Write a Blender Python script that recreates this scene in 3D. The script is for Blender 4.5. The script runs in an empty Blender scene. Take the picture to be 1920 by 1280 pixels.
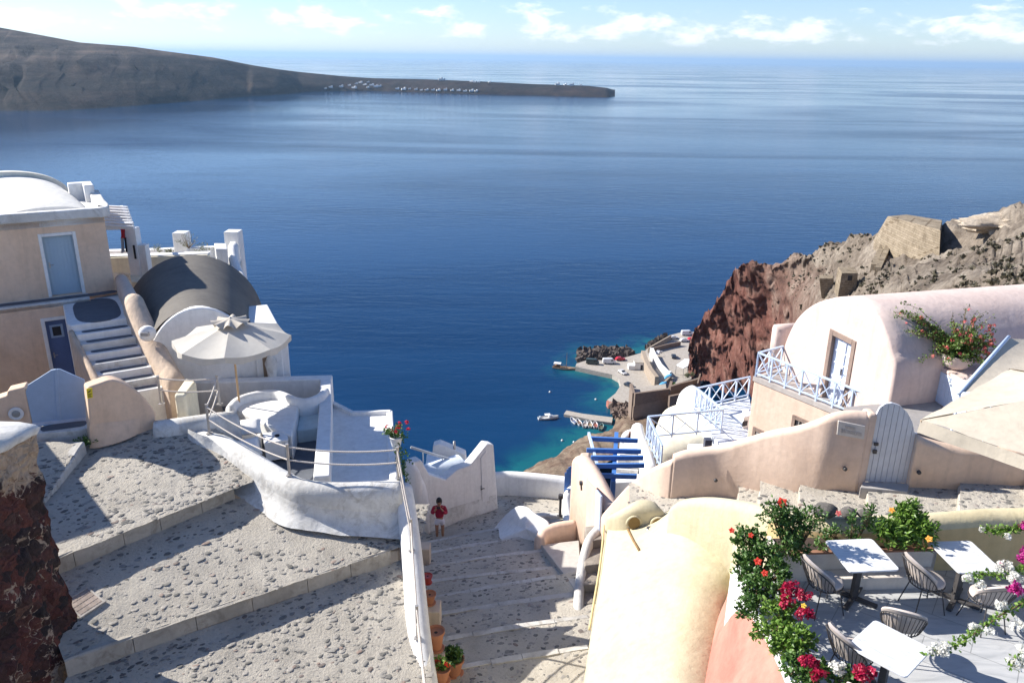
import bpy, bmesh, math, random
import numpy as np
from mathutils import Vector, Matrix, noise as mnoise
random.seed(7)
SC = bpy.context.scene
COL = SC.collection
PI = math.pi
# ---------------------------------------------------------------- survey camera (station at the origin, sea 120 m below)
FPX = 1493.0
PITCH = math.atan(530/FPX); ROLL = math.atan(.0151)
_fw = Vector((0, math.cos(PITCH), -math.sin(PITCH)))
_r0 = Vector((1, 0, 0)); _u0 = Vector((0, math.sin(PITCH), math.cos(PITCH)))
_rt = _r0*math.cos(ROLL)+_u0*math.sin(ROLL); _up = _u0*math.cos(ROLL)-_r0*math.sin(ROLL)
SEA = -120.0
def ray(px, py): return _fw+_rt*((px-960)/FPX)+_up*((640-py)/FPX)
def Z(px, py, z):
    d = ray(px, py); return d*(z/d.z)
def Y(px, py, y):
    d = ray(px, py); return d*(y/d.y)
def W(px, py, p0, u):                       # point on the upright plane through p0 along u
    n = Vector((-u[1], u[0], 0)); d = ray(px, py)
    return d*((n.x*p0[0]+n.y*p0[1])/(n.x*d.x+n.y*d.y))
def V(*a): return Vector(a)
def lerp(a, b, t): return a+(b-a)*t
def spline(pts, n=8, closed=False):         # Catmull-Rom through points
    pts = [Vector(p) for p in pts]; out = []
    m = len(pts)
    for i in range(m if closed else m-1):
        p0 = pts[(i-1) % m] if closed or i > 0 else pts[0]*2-pts[1]
        p1 = pts[i]; p2 = pts[(i+1) % m]
        p3 = pts[(i+2) % m] if closed or i+2 < m else pts[-1]*2-pts[-2]
        for k in range(n):
            t = k/n
            out.append(0.5*((2*p1)+(p2-p0)*t+(2*p0-5*p1+4*p2-p3)*t*t+(3*p1-p0-3*p2+p3)*t**3))
    if not closed: out.append(pts[-1])
    return out
# ---------------------------------------------------------------- mesh builder
class MB:
    def __init__(s): s.v = []; s.f = []; s.m = []; s.mi = 0
    def add(s, vs, fs):
        o = len(s.v); s.v += [tuple(p) for p in vs]
        for f in fs: s.f.append(tuple(i+o for i in f)); s.m.append(s.mi)
        return s
    def box(s, c, size, rz=0, M=None):
        x, y, z = (k/2 for k in size)
        vs = [Vector(p) for p in ((-x,-y,-z),(x,-y,-z),(x,y,-z),(-x,y,-z),(-x,-y,z),(x,-y,z),(x,y,z),(-x,y,z))]
        R = M if M is not None else Matrix.Rotation(rz, 3, 'Z')
        vs = [R@p+Vector(c) for p in vs]
        return s.add(vs, [(0,3,2,1),(4,5,6,7),(0,1,5,4),(1,2,6,5),(2,3,7,6),(3,0,4,7)])
    def bar(s, a, b, w, h, up=(0,0,1)):      # square bar between two points
        a = Vector(a); b = Vector(b); d = b-a; L = d.length; d.normalize()
        u = Vector(up); r = d.cross(u)
        if r.length < 1e-4: r = d.cross(Vector((0,1,0)))
        r.normalize(); u = r.cross(d)
        M = Matrix((r, d, u)).transposed()
        return s.box((a+b)/2, (w, L, h), M=M)
    def prism(s, pts, z0, z1):               # outline (x,y[,z]) from z1 (or own z) down to z0
        n = len(pts); A = []; B = []
        ar = sum(pts[i][0]*pts[(i+1)%n][1]-pts[(i+1)%n][0]*pts[i][1] for i in range(n))
        if ar < 0: pts = list(reversed(pts)); 
        for p in pts:
            zt = z1 if z1 is not None else p[2]
            A.append((p[0], p[1], zt)); B.append((p[0], p[1], z0))
        fs = [tuple(range(n)), tuple(range(2*n-1, n-1, -1))]
        fs += [(i, n+i, n+(i+1)%n, (i+1)%n) for i in range(n)]
        return s.add(A+B, fs)
    def tube(s, path, r, seg=8, caps=True):
        path = [Vector(p) for p in path]; n = len(path); rings = []
        r = r if isinstance(r, (list, tuple)) else [r]*n
        ref = None
        for i, p in enumerate(path):
            d = (path[min(i+1, n-1)]-path[max(i-1, 0)]).normalized()
            if ref is None:
                ref = d.cross(Vector((0,0,1)))
                if ref.length < .1: ref = d.cross(Vector((0,1,0)))
            a = (ref-d*ref.dot(d)).normalized(); b = d.cross(a); ref = a
            rings.append([p+(a*math.cos(2*PI*k/seg)+b*math.sin(2*PI*k/seg))*r[i] for k in range(seg)])
        vs = [q for R_ in rings for q in R_]
        fs = [(i*seg+k, i*seg+(k+1)%seg, (i+1)*seg+(k+1)%seg, (i+1)*seg+k) for i in range(n-1) for k in range(seg)]
        if caps: fs += [tuple(range(seg-1, -1, -1)), tuple((n-1)*seg+k for k in range(seg))]
        return s.add(vs, fs)
    def lathe(s, prof, c=(0,0,0), seg=24, sx=1, sy=1):
        vs = []; n = len(prof)
        for r, z in prof:
            for k in range(seg):
                a = 2*PI*k/seg; vs.append((c[0]+r*sx*math.cos(a), c[1]+r*sy*math.sin(a), c[2]+z))
        fs = [(i*seg+k, i*seg+(k+1)%seg, (i+1)*seg+(k+1)%seg, (i+1)*seg+k) for i in range(n-1) for k in range(seg)]
        if prof[0][0] > 1e-5: fs.append(tuple(range(seg-1, -1, -1)))
        if prof[-1][0] > 1e-5: fs.append(tuple((n-1)*seg+k for k in range(seg)))
        return s.add(vs, fs)
    def grid(s, rows):                       # rows of points
        n = len(rows); m = len(rows[0]); vs = [p for r in rows for p in r]
        return s.add(vs, [(i*m+j, i*m+j+1, (i+1)*m+j+1, (i+1)*m+j) for i in range(n-1) for j in range(m-1)])
    def quad(s, a, b, c, d): return s.add([a, b, c, d], [(0,1,2,3)])
    def ribbon(s, path, th, zb, rnd=5, closed=False, side=0):
        # wall along path [(x,y,ztop)], thickness th, bottom zb (number or list), rounded top
        P = [Vector(p) for p in path]; n = len(P); rings = []
        zbs = zb if isinstance(zb, (list, tuple)) else [zb]*n
        ths = th if isinstance(th, (list, tuple)) else [th]*n
        for i, p in enumerate(P):
            a = P[max(i-1,0)] if not closed else P[i-1]; b = P[min(i+1,n-1)] if not closed else P[(i+1)%n]
            d = Vector((b.x-a.x, b.y-a.y, 0)).normalized(); nn = Vector((-d.y, d.x, 0))
            t = ths[i]; off = nn*(side*t/2); ring = []
            ring.append(Vector((p.x, p.y, zbs[i]))+off+nn*(t/2))
            if rnd:
                rr = min(t/2, .5*(p.z-zbs[i]))
                for k in range(rnd+1):
                    an = PI*k/rnd
                    ring.append(Vector((p.x, p.y, p.z-rr*(1-math.sin(an))))+off+nn*(t/2*math.cos(an)))
            else:
                ring.append(Vector((p.x,p.y,p.z))+off+nn*(t/2)); ring.append(Vector((p.x,p.y,p.z))+off-nn*(t/2))
            ring.append(Vector((p.x, p.y, zbs[i]))+off-nn*(t/2))
            rings.append(ring)
        m = len(rings[0]); vs = [q for r in rings for q in r]; fs = []
        for i in range(n if closed else n-1):
            j = (i+1) % n
            for k in range(m): fs.append((i*m+k, j*m+k, j*m+(k+1)%m, i*m+(k+1)%m))
        if not closed: fs += [tuple(range(m)), tuple((n-1)*m+k for k in range(m-1,-1,-1))]
        return s.add(vs, fs)
    def build(s, name, mats, parent=None, smooth=False, bevel=0, seg=2, subsurf=0, recalc=True, auto=None):
        me = bpy.data.meshes.new(name)
        me.from_pydata(s.v, [], s.f)
        mats = mats if isinstance(mats, (list, tuple)) else [mats]
        for m in mats: me.materials.append(m)
        if len(mats) > 1: me.polygons.foreach_set('material_index', s.m)
        if recalc:
            bm = bmesh.new(); bm.from_mesh(me); bmesh.ops.recalc_face_normals(bm, faces=bm.faces[:]); bm.to_mesh(me); bm.free()
        if smooth or bevel: me.polygons.foreach_set('use_smooth', [True]*len(me.polygons))
        if auto: me.set_sharp_from_angle(angle=math.radians(auto))
        me.update()
        o = bpy.data.objects.new(name, me); COL.objects.link(o)
        if parent is not None: o.parent = parent
        if bevel:
            b = o.modifiers.new('bevel', 'BEVEL'); b.width = bevel; b.segments = seg; b.limit_method = 'ANGLE'; b.angle_limit = math.radians(40)
            b.harden_normals = True
        if subsurf:
            b = o.modifiers.new('subsurf', 'SUBSURF'); b.levels = b.render_levels = subsurf
        return o
def tag(o, label=None, cat=None, group=None, kind=None):
    if label: o['label'] = label
    if cat: o['category'] = cat
    if group: o['group'] = group
    if kind: o['kind'] = kind
    return o
def thing(name, label, cat, loc=(0,0,0), rz=0, group=None):
    o = bpy.data.objects.new(name, None); COL.objects.link(o); o.location = loc; o.rotation_euler = (0,0,rz)
    o.empty_display_size = .2
    return tag(o, label, cat, group)
def kids(o): return [c for c in bpy.data.objects if c.parent == o]
def dup(root, loc, rz=0, label=None, group=None, scale=None):
    r = root.copy(); COL.objects.link(r); r.location = loc; r.rotation_euler = (0,0,rz)
    if scale: r.scale = (scale,)*3
    if label: r['label'] = label
    if group: r['group'] = group
    for ch in kids(root):
        c = ch.copy(); COL.objects.link(c); c.parent = r
        for g in kids(ch):
            d = g.copy(); COL.objects.link(d); d.parent = c
    return r
# ---------------------------------------------------------------- materials
def mat(name):
    m = bpy.data.materials.new(name); m.use_nodes = True
    nt = m.node_tree; b = nt.nodes['Principled BSDF']
    return m, nt, b
def N(nt, t, **k):
    n = nt.nodes.new(t)
    for a, v in k.items():
        if a in n.inputs: n.inputs[a].default_value = v
        else: setattr(n, a, v)
    return n
def ramp(nt, src, stops):
    r = nt.nodes.new('ShaderNodeValToRGB'); e = r.color_ramp.elements
    while len(e) < len(stops): e.new(.5)
    for i, (p, c) in enumerate(stops):
        e[i].position = p; e[i].color = (c, c, c, 1) if isinstance(c, (int, float)) else (*c, 1)
    nt.links.new(src, r.inputs[0]); return r
def mixc(nt, fac, a, b):
    m = nt.nodes.new('ShaderNodeMix'); m.data_type = 'RGBA'
    for s_, v in ((0, fac), (6, a), (7, b)):
        if hasattr(v, 'is_linked') or hasattr(v, 'links'): nt.links.new(v, m.inputs[s_])
        elif s_ == 0: m.inputs[0].default_value = v
        else: m.inputs[s_].default_value = (*v, 1)
    return m.outputs[2]
def noise(nt, scale, detail=4, rough=.55, vec=None, dist=0):
    n = N(nt, 'ShaderNodeTexNoise'); n.inputs['Scale'].default_value = scale; n.inputs['Detail'].default_value = detail
    n.inputs['Roughness'].default_value = rough; n.inputs['Distortion'].default_value = dist
    if vec is not None: nt.links.new(vec, n.inputs['Vector'])
    return n
def coords(nt, world=True, scale=None):
    if world:
        g = nt.nodes.new('ShaderNodeNewGeometry'); v = g.outputs['Position']
    else:
        g = nt.nodes.new('ShaderNodeTexCoord'); v = g.outputs['Object']
    if scale:
        m = nt.nodes.new('ShaderNodeMapping'); m.inputs['Scale'].default_value = scale; nt.links.new(v, m.inputs[0]); v = m.outputs[0]
    return v
def bump(nt, b, h, strength, dist, prev=None):
    n = nt.nodes.new('ShaderNodeBump'); n.inputs['Strength'].default_value = strength; n.inputs['Distance'].default_value = dist
    nt.links.new(h, n.inputs['Height'])
    if prev is not None: nt.links.new(prev, n.inputs['Normal'])
    nt.links.new(n.outputs[0], b.inputs['Normal']); return n.outputs[0]
MATS = {}
def plaster(name, col, stain=None, amt=.35, rough=.85, bs=.5, grime=None):
    """limewashed render: broad tone drift, patchy stains, trowel bumps"""
    if name in MATS: return MATS[name]
    m, nt, b = mat(name); v = coords(nt)
    stain = stain or tuple(c*.82 for c in col)
    n1 = noise(nt, .9, 5, .6, v, .4); n2 = noise(nt, 7, 5, .65, v); n3 = noise(nt, 45, 3, .6, v)
    r1 = ramp(nt, n1.outputs[0], [(.42, 0), (.68, 1)])
    mm = N(nt, 'ShaderNodeMath', operation='MULTIPLY'); nt.links.new(r1.outputs[0], mm.inputs[0]); mm.inputs[1].default_value = amt
    c = mixc(nt, mm.outputs[0], col, stain)
    r2 = ramp(nt, n2.outputs[0], [(.35, .93), (.65, 1.03)])
    mu = nt.nodes.new('ShaderNodeMix'); mu.data_type = 'RGBA'; mu.blend_type = 'MULTIPLY'; mu.inputs[0].default_value = 1
    nt.links.new(c, mu.inputs[6]); nt.links.new(r2.outputs[0], mu.inputs[7]); c = mu.outputs[2]
    if grime:
        ng = noise(nt, 2.3, 6, .7, v, 1.0); rg = ramp(nt, ng.outputs[0], [(.50, 0), (.68, .8)])
        c = mixc(nt, rg.outputs[0], c, grime)
    ns = noise(nt, 1, 5, .65, coords(nt, True, (4.5, 4.5, .55)), .3); rs = ramp(nt, ns.outputs[0], [(.30, .86), (.5, 1.0), (.8, 1.03)])
    m3 = nt.nodes.new('ShaderNodeMix'); m3.data_type = 'RGBA'; m3.blend_type = 'MULTIPLY'; m3.inputs[0].default_value = .8
    nt.links.new(c, m3.inputs[6]); nt.links.new(rs.outputs[0], m3.inputs[7]); c = m3.outputs[2]
    nt.links.new(c, b.inputs['Base Color']); b.inputs['Roughness'].default_value = rough
    b.inputs['Specular IOR Level'].default_value = .25
    p = bump(nt, b, n1.outputs[0], .35*bs, .12)
    p = bump(nt, b, n2.outputs[0], .5*bs, .02, p); bump(nt, b, n3.outputs[0], .35*bs, .004, p)
    MATS[name] = m; return m
def paint(name, col, rough=.5, var=.1, metal=0, scale=6, bumpy=.15):
    if name in MATS: return MATS[name]
    m, nt, b = mat(name); v = coords(nt, False)
    n = noise(nt, scale, 5, .65, v); r = ramp(nt, n.outputs[0], [(.3, tuple(c*(1-var) for c in col)), (.7, tuple(min(1, c*(1+var)) for c in col))])
    nt.links.new(r.outputs[0], b.inputs['Base Color']); b.inputs['Roughness'].default_value = rough; b.inputs['Metallic'].default_value = metal
    if bumpy: bump(nt, b, n.outputs[0], bumpy, .01)
    MATS[name] = m; return m
def wood(name, col, col2, rough=.7, sc=(1, 14, 14)):
    if name in MATS: return MATS[name]
    m, nt, b = mat(name); v = coords(nt, False, sc); n = noise(nt, 3, 5, .6, v, .6)
    r = ramp(nt, n.outputs[0], [(.3, col), (.7, col2)]); nt.links.new(r.outputs[0], b.inputs['Base Color'])
    b.inputs['Roughness'].default_value = rough; bump(nt, b, n.outputs[0], .3, .005); MATS[name] = m; return m
def rock(name, cols, scale=.12, bstr=.8, bdist=.6, extra=None):
    if name in MATS: return MATS[name]
    m, nt, b = mat(name); v = coords(nt); n = noise(nt, scale, 10, .65, v, .3); n2 = noise(nt, scale*9, 6, .7, v)
    k = len(cols); r = ramp(nt, n.outputs[0], [(.3+.4*i/(k-1), c) for i, c in enumerate(cols)])
    r2 = ramp(nt, n2.outputs[0], [(.3, .6), (.7, 1.25)])
    mu = nt.nodes.new('ShaderNodeMix'); mu.data_type = 'RGBA'; mu.blend_type = 'MULTIPLY'; mu.inputs[0].default_value = 1
    nt.links.new(r.outputs[0], mu.inputs[6]); nt.links.new(r2.outputs[0], mu.inputs[7]); c = mu.outputs[2]
    nt.links.new(c, b.inputs['Base Color']); b.inputs['Roughness'].default_value = .95; b.inputs['Specular IOR Level'].default_value = .15
    p = bump(nt, b, n.outputs[0], bstr, bdist); bump(nt, b, n2.outputs[0], bstr, bdist*.25, p)
    MATS[name] = m; return m
WHITE = plaster('white_limewash', (.80, .79, .77), (.70, .69, .68), .3)
WHITE_WORN = plaster('worn_white_limewash', (.72, .71, .68), (.52, .50, .46), .75, bs=1.4, grime=(.40, .375, .335))
CREAM = plaster('cream_limewash', (.80, .74, .58), (.72, .64, .46), .4)
YELLOW = plaster('pale_yellow_limewash', (.58, .515, .355), (.54, .455, .285), .6, bs=1.0)
BOUNCE_YELLOW = plaster('bounce_warmed_yellow', (.62, .47, .25), (.56, .40, .19), .5)  # yellow limewash with warm patio bounce light put into the colour
PEACH = plaster('peach_render', (.76, .56, .41), (.68, .47, .32), .6)
PEACH2 = plaster('pale_peach_render', (.72, .55, .44), (.64, .46, .35), .6)
PINK = plaster('pale_pink_render', (.66, .53, .47), (.60, .46, .40), .6, bs=.8)
CORAL = plaster('coral_render', (.44, .17, .13), (.50, .26, .20), .9)
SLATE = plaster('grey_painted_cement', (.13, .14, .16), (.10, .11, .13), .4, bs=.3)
BLUEPAINT = wood('pale_blue_painted_wood', (.33, .45, .55), (.39, .51, .60), .5)
LBLUE = paint('light_blue_paint', (.52, .62, .78), .5)
ROYAL = paint('royal_blue_paint', (.07, .20, .52), .5)
STEEL = paint('galvanised_steel', (.42, .40, .38), .45, .2, .5)
ROPE = paint('cream_rope', (.62, .56, .50), .9, .25, 0, 60)
DARK = paint('dark_opening', (.02, .02, .025), .6)
IRON = paint('dark_grey_iron', (.06, .055, .055), .5, .3)
EXPOSURE = 0.85
HAZE = 0.00004
CLOUD = 9
SKYS = 0.085
SUNS = 5.0
# ================================================================ sky, sun, air
SUN_EL = math.radians(34); SUN_AZ = Vector((-.952, .307, 0)).normalized()
w = bpy.data.worlds.new('World'); SC.world = w; w.use_nodes = True
nt = w.node_tree; bg = nt.nodes['Background']
sky = nt.nodes.new('ShaderNodeTexSky'); sky.sky_type = 'NISHITA'; sky.sun_disc = False
sky.sun_elevation = SUN_EL; sky.sun_rotation = math.atan2(SUN_AZ.x, SUN_AZ.y); sky.altitude = 120; sky.air_density = .9; sky.dust_density = .15; sky.ozone_density = 2.0
tc = nt.nodes.new('ShaderNodeTexCoord')
# cumulus bank and veil low over the sea, by direction
sep = nt.nodes.new('ShaderNodeSeparateXYZ'); nt.links.new(tc.outputs['Generated'], sep.inputs[0])
mp = nt.nodes.new('ShaderNodeMapping'); mp.inputs['Scale'].default_value = (1, 1, 2.6); mp.inputs['Location'].default_value = (.37, .2, .1); nt.links.new(tc.outputs['Generated'], mp.inputs[0])
cn = noise(nt, 19, 9, .60, mp.outputs[0], .15); cn2 = noise(nt, 3.0, 2, .5, mp.outputs[0])
band = ramp(nt, sep.outputs[2], [(0, 0), (.012, .3), (.024, .85), (.036, 1), (.050, .80), (.066, .35), (.085, .15), (.2, .3), (.6, .2)])
m1 = N(nt, 'ShaderNodeMath', operation='MULTIPLY_ADD'); nt.links.new(band.outputs[0], m1.inputs[0]); m1.inputs[1].default_value = .30; nt.links.new(cn.outputs[0], m1.inputs[2])
m2 = N(nt, 'ShaderNodeMath', operation='MULTIPLY_ADD'); nt.links.new(cn2.outputs[0], m2.inputs[0]); m2.inputs[1].default_value = .35; nt.links.new(m1.outputs[0], m2.inputs[2])
puff = N(nt, 'ShaderNodeMapRange'); nt.links.new(m2.outputs[0], puff.inputs[0]); puff.inputs[1].default_value = .90; puff.inputs[2].default_value = 1.10; puff.interpolation_type = 'SMOOTHSTEP'
mk = N(nt, 'ShaderNodeMath', operation='MULTIPLY'); nt.links.new(puff.outputs[0], mk.inputs[0]); mk.inputs[1].default_value = .8
cc = mixc(nt, mk.outputs[0], (0, 0, 0), (CLOUD, CLOUD*1.01, CLOUD*1.03))
tint = nt.nodes.new('ShaderNodeMix'); tint.data_type = 'RGBA'; tint.blend_type = 'MULTIPLY'; tint.inputs[0].default_value = 1; tint.inputs[7].default_value = (.87, .955, 1.15, 1)
nt.links.new(sky.outputs[0], tint.inputs[6]); nt.links.new(tint.outputs[2], nt.nodes[cc.node.name].inputs[6])
nt.links.new(cc, bg.inputs[0]); bg.inputs[1].default_value = SKYS
sl = bpy.data.lights.new('sun', 'SUN'); sl.energy = SUNS; sl.angle = math.radians(.53); sl.color = (1, .95, .87)
so = bpy.data.objects.new('sun', sl); COL.objects.link(so)
sd = Vector((SUN_AZ.x*math.cos(SUN_EL), SUN_AZ.y*math.cos(SUN_EL), math.sin(SUN_EL)))
so.rotation_euler = sd.to_track_quat('Z', 'Y').to_euler()
cam = bpy.data.cameras.new('camera'); co = bpy.data.objects.new('camera', cam); COL.objects.link(co); SC.camera = co
cam.sensor_width = 36; cam.lens = 36*FPX/1920; cam.clip_start = .1; cam.clip_end = 300000
co.matrix_world = Matrix((_rt, _up, -_fw)).transposed().to_4x4()
SC.view_settings.view_transform = 'Standard'; SC.view_settings.look = 'None'; SC.view_settings.exposure = EXPOSURE; SC.view_settings.gamma = 1
# ================================================================ sea
QUAY_PX = [(1079,687),(1081,681),(1100,675),(1130,675),(1152,675),(1186,666),(1207,660),(1216,651),(1257,628),(1280,622),(1306,622),(1330,690),(1310,720),(1257,722),(1229,730),(1197,732),(1190,738),(1189,750),(1177,760),(1141,753),(1139,749),(1154,737),(1164,722),(1160,709),(1148,702)]
QZ = SEA+1.9
QUAY = [Z(x, y, QZ) for x, y in QUAY_PX]
PIER_PX = [(1057,776),(1062,769),(1092,775),(1149,782),(1147,792),(1110,787)]
SHORE_PX = [(950,900),(968,890),(985,879),(1010,866),(1040,853),(1058,838),(1072,828),(1090,818),(1110,811),(1135,806),(1150,795),(1152,780),(1160,765)]
SHORE = [Z(x, y, SEA) for x, y in SHORE_PX]
FARSHORE = [Z(x, y, SEA) for x, y in [(1079,690),(1110,660),(1190,658),(1225,640)]]
def shallow_dist(P):
    d = np.full(len(P), 1e9)
    for poly in (SHORE, FARSHORE, [Z(x, y, SEA) for x, y in [(1160,765),(1141,753),(1154,740),(1164,722),(1148,706),(1079,690)]]):
        for a, b in zip(poly[:-1], poly[1:]):
            a = np.array((a.x, a.y)); b = np.array((b.x, b.y)); ab = b-a
            t = np.clip(((P-a)@ab)/(ab@ab), 0, 1); d = np.minimum(d, np.linalg.norm(P-(a+t[:,None]*ab), axis=1))
    return d
xs = np.unique(np.concatenate([np.arange(-40, 160, 2.5), -40-np.geomspace(4, 70000, 60), 160+np.geomspace(4, 70000, 60)]))
ys = np.unique(np.concatenate([np.arange(190, 440, 2.5), 190-np.geomspace(4, 3000, 20), 440+np.geomspace(4, 75000, 80)]))
X, Yg = np.meshgrid(xs, ys); P = np.stack([X.ravel(), Yg.ravel()], 1)
me = bpy.data.meshes.new('sea'); nx, ny = len(xs), len(ys)
idx = np.arange(nx*ny).reshape(ny, nx)
fs = np.stack([idx[:-1,:-1].ravel(), idx[:-1,1:].ravel(), idx[1:,1:].ravel(), idx[1:,:-1].ravel()], 1)
me.from_pydata(np.column_stack([P, np.full(len(P), SEA)]).tolist(), [], fs.tolist())
at = me.attributes.new('shallow', 'FLOAT', 'POINT'); at.data.foreach_set('value', np.exp(-shallow_dist(P)/7.0).astype(np.float32))
sea = bpy.data.objects.new('sea', me); COL.objects.link(sea); tag(sea, kind='structure')
m, nt, b = mat('sea_water'); v = coords(nt)
lanes = noise(nt, 1, 4, .55, coords(nt, True, (.0008, .0022, 0)), .9)
lanes2 = noise(nt, 1, 3, .55, coords(nt, True, (.006, .03, 0)), .5)
la = N(nt, 'ShaderNodeMath', operation='MULTIPLY_ADD'); nt.links.new(lanes2.outputs[0], la.inputs[0]); la.inputs[1].default_value = .14; nt.links.new(lanes.outputs[0], la.inputs[2])
lr = ramp(nt, la.outputs[0], [(.44, 0), (.66, 1)])
sh = N(nt, 'ShaderNodeAttribute', attribute_name='shallow'); nb = noise(nt, .09, 6, .6, v, .4)
shn = N(nt, 'ShaderNodeMath', operation='MULTIPLY'); nt.links.new(sh.outputs['Fac'], shn.inputs[0]); nt.links.new(ramp(nt, nb.outputs[0], [(.32, .25), (.62, 1.35)]).outputs[0], shn.inputs[1])
deep = mixc(nt, lr.outputs[0], (.0015, .020, .066), (.003, .036, .105))
c = mixc(nt, ramp(nt, shn.outputs[0], [(.12, 0), (.75, 1)]).outputs[0], deep, (.007, .105, .13))
nt.links.new(c, b.inputs['Base Color']); b.inputs['IOR'].default_value = 1.33
spl = ramp(nt, lr.outputs[0], [(0, .05), (1, .21)]); nt.links.new(spl.outputs[0], b.inputs['Specular IOR Level'])
rr = ramp(nt, lr.outputs[0], [(0, .16), (1, .07)]); nt.links.new(rr.outputs[0], b.inputs['Roughness'])
w1 = noise(nt, 1, 4, .6, coords(nt, True, (.05, .16, .1)), .3); w2 = noise(nt, 1, 3, .6, coords(nt, True, (.25, .6, .3)), .2)
bp = nt.nodes.new('ShaderNodeBump'); bp.inputs['Distance'].default_value = 1.6; nt.links.new(w1.outputs[0], bp.inputs['Height'])
st = ramp(nt, lr.outputs[0], [(0, .33), (1, .10)]); sy = nt.nodes.new('ShaderNodeSeparateXYZ'); nt.links.new(v, sy.inputs[0])
far = N(nt, 'ShaderNodeMapRange'); nt.links.new(sy.outputs[1], far.inputs[0]); far.inputs[1].default_value = 1500; far.inputs[2].default_value = 9000; far.inputs[3].default_value = 1; far.inputs[4].default_value = .12
fm = N(nt, 'ShaderNodeMath', operation='MULTIPLY'); nt.links.new(st.outputs[0], fm.inputs[0]); nt.links.new(far.outputs[0], fm.inputs[1]); nt.links.new(fm.outputs[0], bp.inputs['Strength'])
bp2 = nt.nodes.new('ShaderNodeBump'); bp2.inputs['Distance'].default_value = .3; fm2 = N(nt, 'ShaderNodeMath', operation='MULTIPLY'); nt.links.new(far.outputs[0], fm2.inputs[0]); fm2.inputs[1].default_value = .25; nt.links.new(fm2.outputs[0], bp2.inputs['Strength'])
nt.links.new(w2.outputs[0], bp2.inputs['Height']); nt.links.new(bp.outputs[0], bp2.inputs['Normal']); nt.links.new(bp2.outputs[0], b.inputs['Normal'])
me.materials.append(m)
# ================================================================ air
hz = MB(); hz.box((0, 30000, 40), (140000, 90000, 322)); ho = hz.build('haze', [])
m = bpy.data.materials.new('sea_air'); m.use_nodes = True; nt = m.node_tree
for n in list(nt.nodes):
    if n.type == 'BSDF_PRINCIPLED': nt.nodes.remove(n)
pv = nt.nodes.new('ShaderNodeVolumePrincipled'); pv.inputs['Color'].default_value = (.48, .72, 1, 1); pv.inputs['Density'].default_value = HAZE; pv.inputs['Anisotropy'].default_value = .2
nt.links.new(pv.outputs[0], nt.nodes['Material Output'].inputs['Volume']); ho.data.materials.append(m); tag(ho, kind='stuff')
# ================================================================ far island
def fract(p, s, oct=6, h=.8): return mnoise.fractal(Vector(p)*s, h, 2.0, oct)
RIDGE = [(-260,14),(-120,34),(0,52),(60,63),(150,80),(250,88),(300,95),(400,108),(470,122),(520,130),(560,135),(640,143),(700,147),(800,149),(900,153),(1000,158),(1100,161),(1138,165),(1152,172)]
SHL = [(-260,215),(-120,212),(0,208),(100,208),(200,203),(300,195),(400,187),(470,181),(520,178),(560,173),(640,171),(700,171),(800,174),(900,177),(1000,179),(1100,182),(1138,183),(1153,181)]
def itp(tab, x): return float(np.interp(x, [t[0] for t in tab], [t[1] for t in tab]))
rows = [[] for _ in range(15)]
for i in range(281):
    px = -260+i*(1153+260)/280
    a = Z(px, itp(SHL, px), SEA); wgt = max(0, min(1, (620-px)/500)); run = 200+420*wgt
    b_ = Y(px, itp(RIDGE, px), a.y+run)
    for k in range(15):
        t = k/11
        if k <= 11:
            prof = t**(.62 if wgt < .3 else .95)
            p = Vector((lerp(a.x, b_.x, t), lerp(a.y, b_.y, t), lerp(SEA-1, b_.z, prof)))
            f = fract(p, .006, 6); f2 = fract(p+Vector((900, 0, 0)), .02, 5)
            amp = math.sin(PI*min(1, t))**.5 if 0 < t < 1 else 0
            gl = 1-abs(mnoise.fractal(Vector((p.x*.011, p.y*.002, p.z*.002)), .7, 2, 4)); p.z += (f*16+f2*6)*amp*(.25+.75*wgt); p.y += (f2*40-abs(f)*60*wgt-gl*45*wgt)*amp*(.2+.8*wgt)
        else:
            p = b_+Vector((b_.x/b_.y*(k-11)*250, (k-11)*250, -(b_.z-SEA+8)*((k-11)/3)**1.3))
        rows[k].append(p)
isl = MB().grid(rows).build('island_hills', rock('island_rock', [(.012, .012, .016), (.035, .024, .021), (.05, .041, .034), (.028, .025, .022), (.075, .064, .053)], .012, .9, 10), smooth=True); tag(isl, kind='structure')
nt = isl.data.materials[0].node_tree; b = nt.nodes['Principled BSDF']
g = nt.nodes.new('ShaderNodeNewGeometry'); sp = nt.nodes.new('ShaderNodeSeparateXYZ'); nt.links.new(g.outputs['Position'], sp.inputs[0])
nz = noise(nt, .01, 6, .65, coords(nt, True, (1, 1, .35))); ma = N(nt, 'ShaderNodeMath', operation='MULTIPLY_ADD'); nt.links.new(nz.outputs[0], ma.inputs[0]); ma.inputs[1].default_value = 130; nt.links.new(sp.outputs[2], ma.inputs[2])
mr = N(nt, 'ShaderNodeMapRange'); nt.links.new(ma.outputs[0], mr.inputs[0]); mr.inputs[1].default_value = 20; mr.inputs[2].default_value = 55
old = b.inputs['Base Color'].links[0].from_socket
c_ = mixc(nt, mr.outputs[0], old, (.11, .10, .088))
stn = noise(nt, 1, 6, .6, coords(nt, True, (.0025, .0025, .05)), .6); gln = noise(nt, 1, 5, .65, coords(nt, True, (.02, .01, .003)), .4)
for src_, lo, hi in ((stn, (.22, .20, .21), (.85, .72, .66)), (gln, (.6, .6, .62), (1.45, 1.4, 1.35))):
    r_ = ramp(nt, src_.outputs[0], [(.36, lo), (.64, hi)]); mu = nt.nodes.new('ShaderNodeMix'); mu.data_type = 'RGBA'; mu.blend_type = 'MULTIPLY'; mu.inputs[0].default_value = 1; nt.links.new(c_, mu.inputs[6]); nt.links.new(r_.outputs[0], mu.inputs[7]); c_ = mu.outputs[2]
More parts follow.
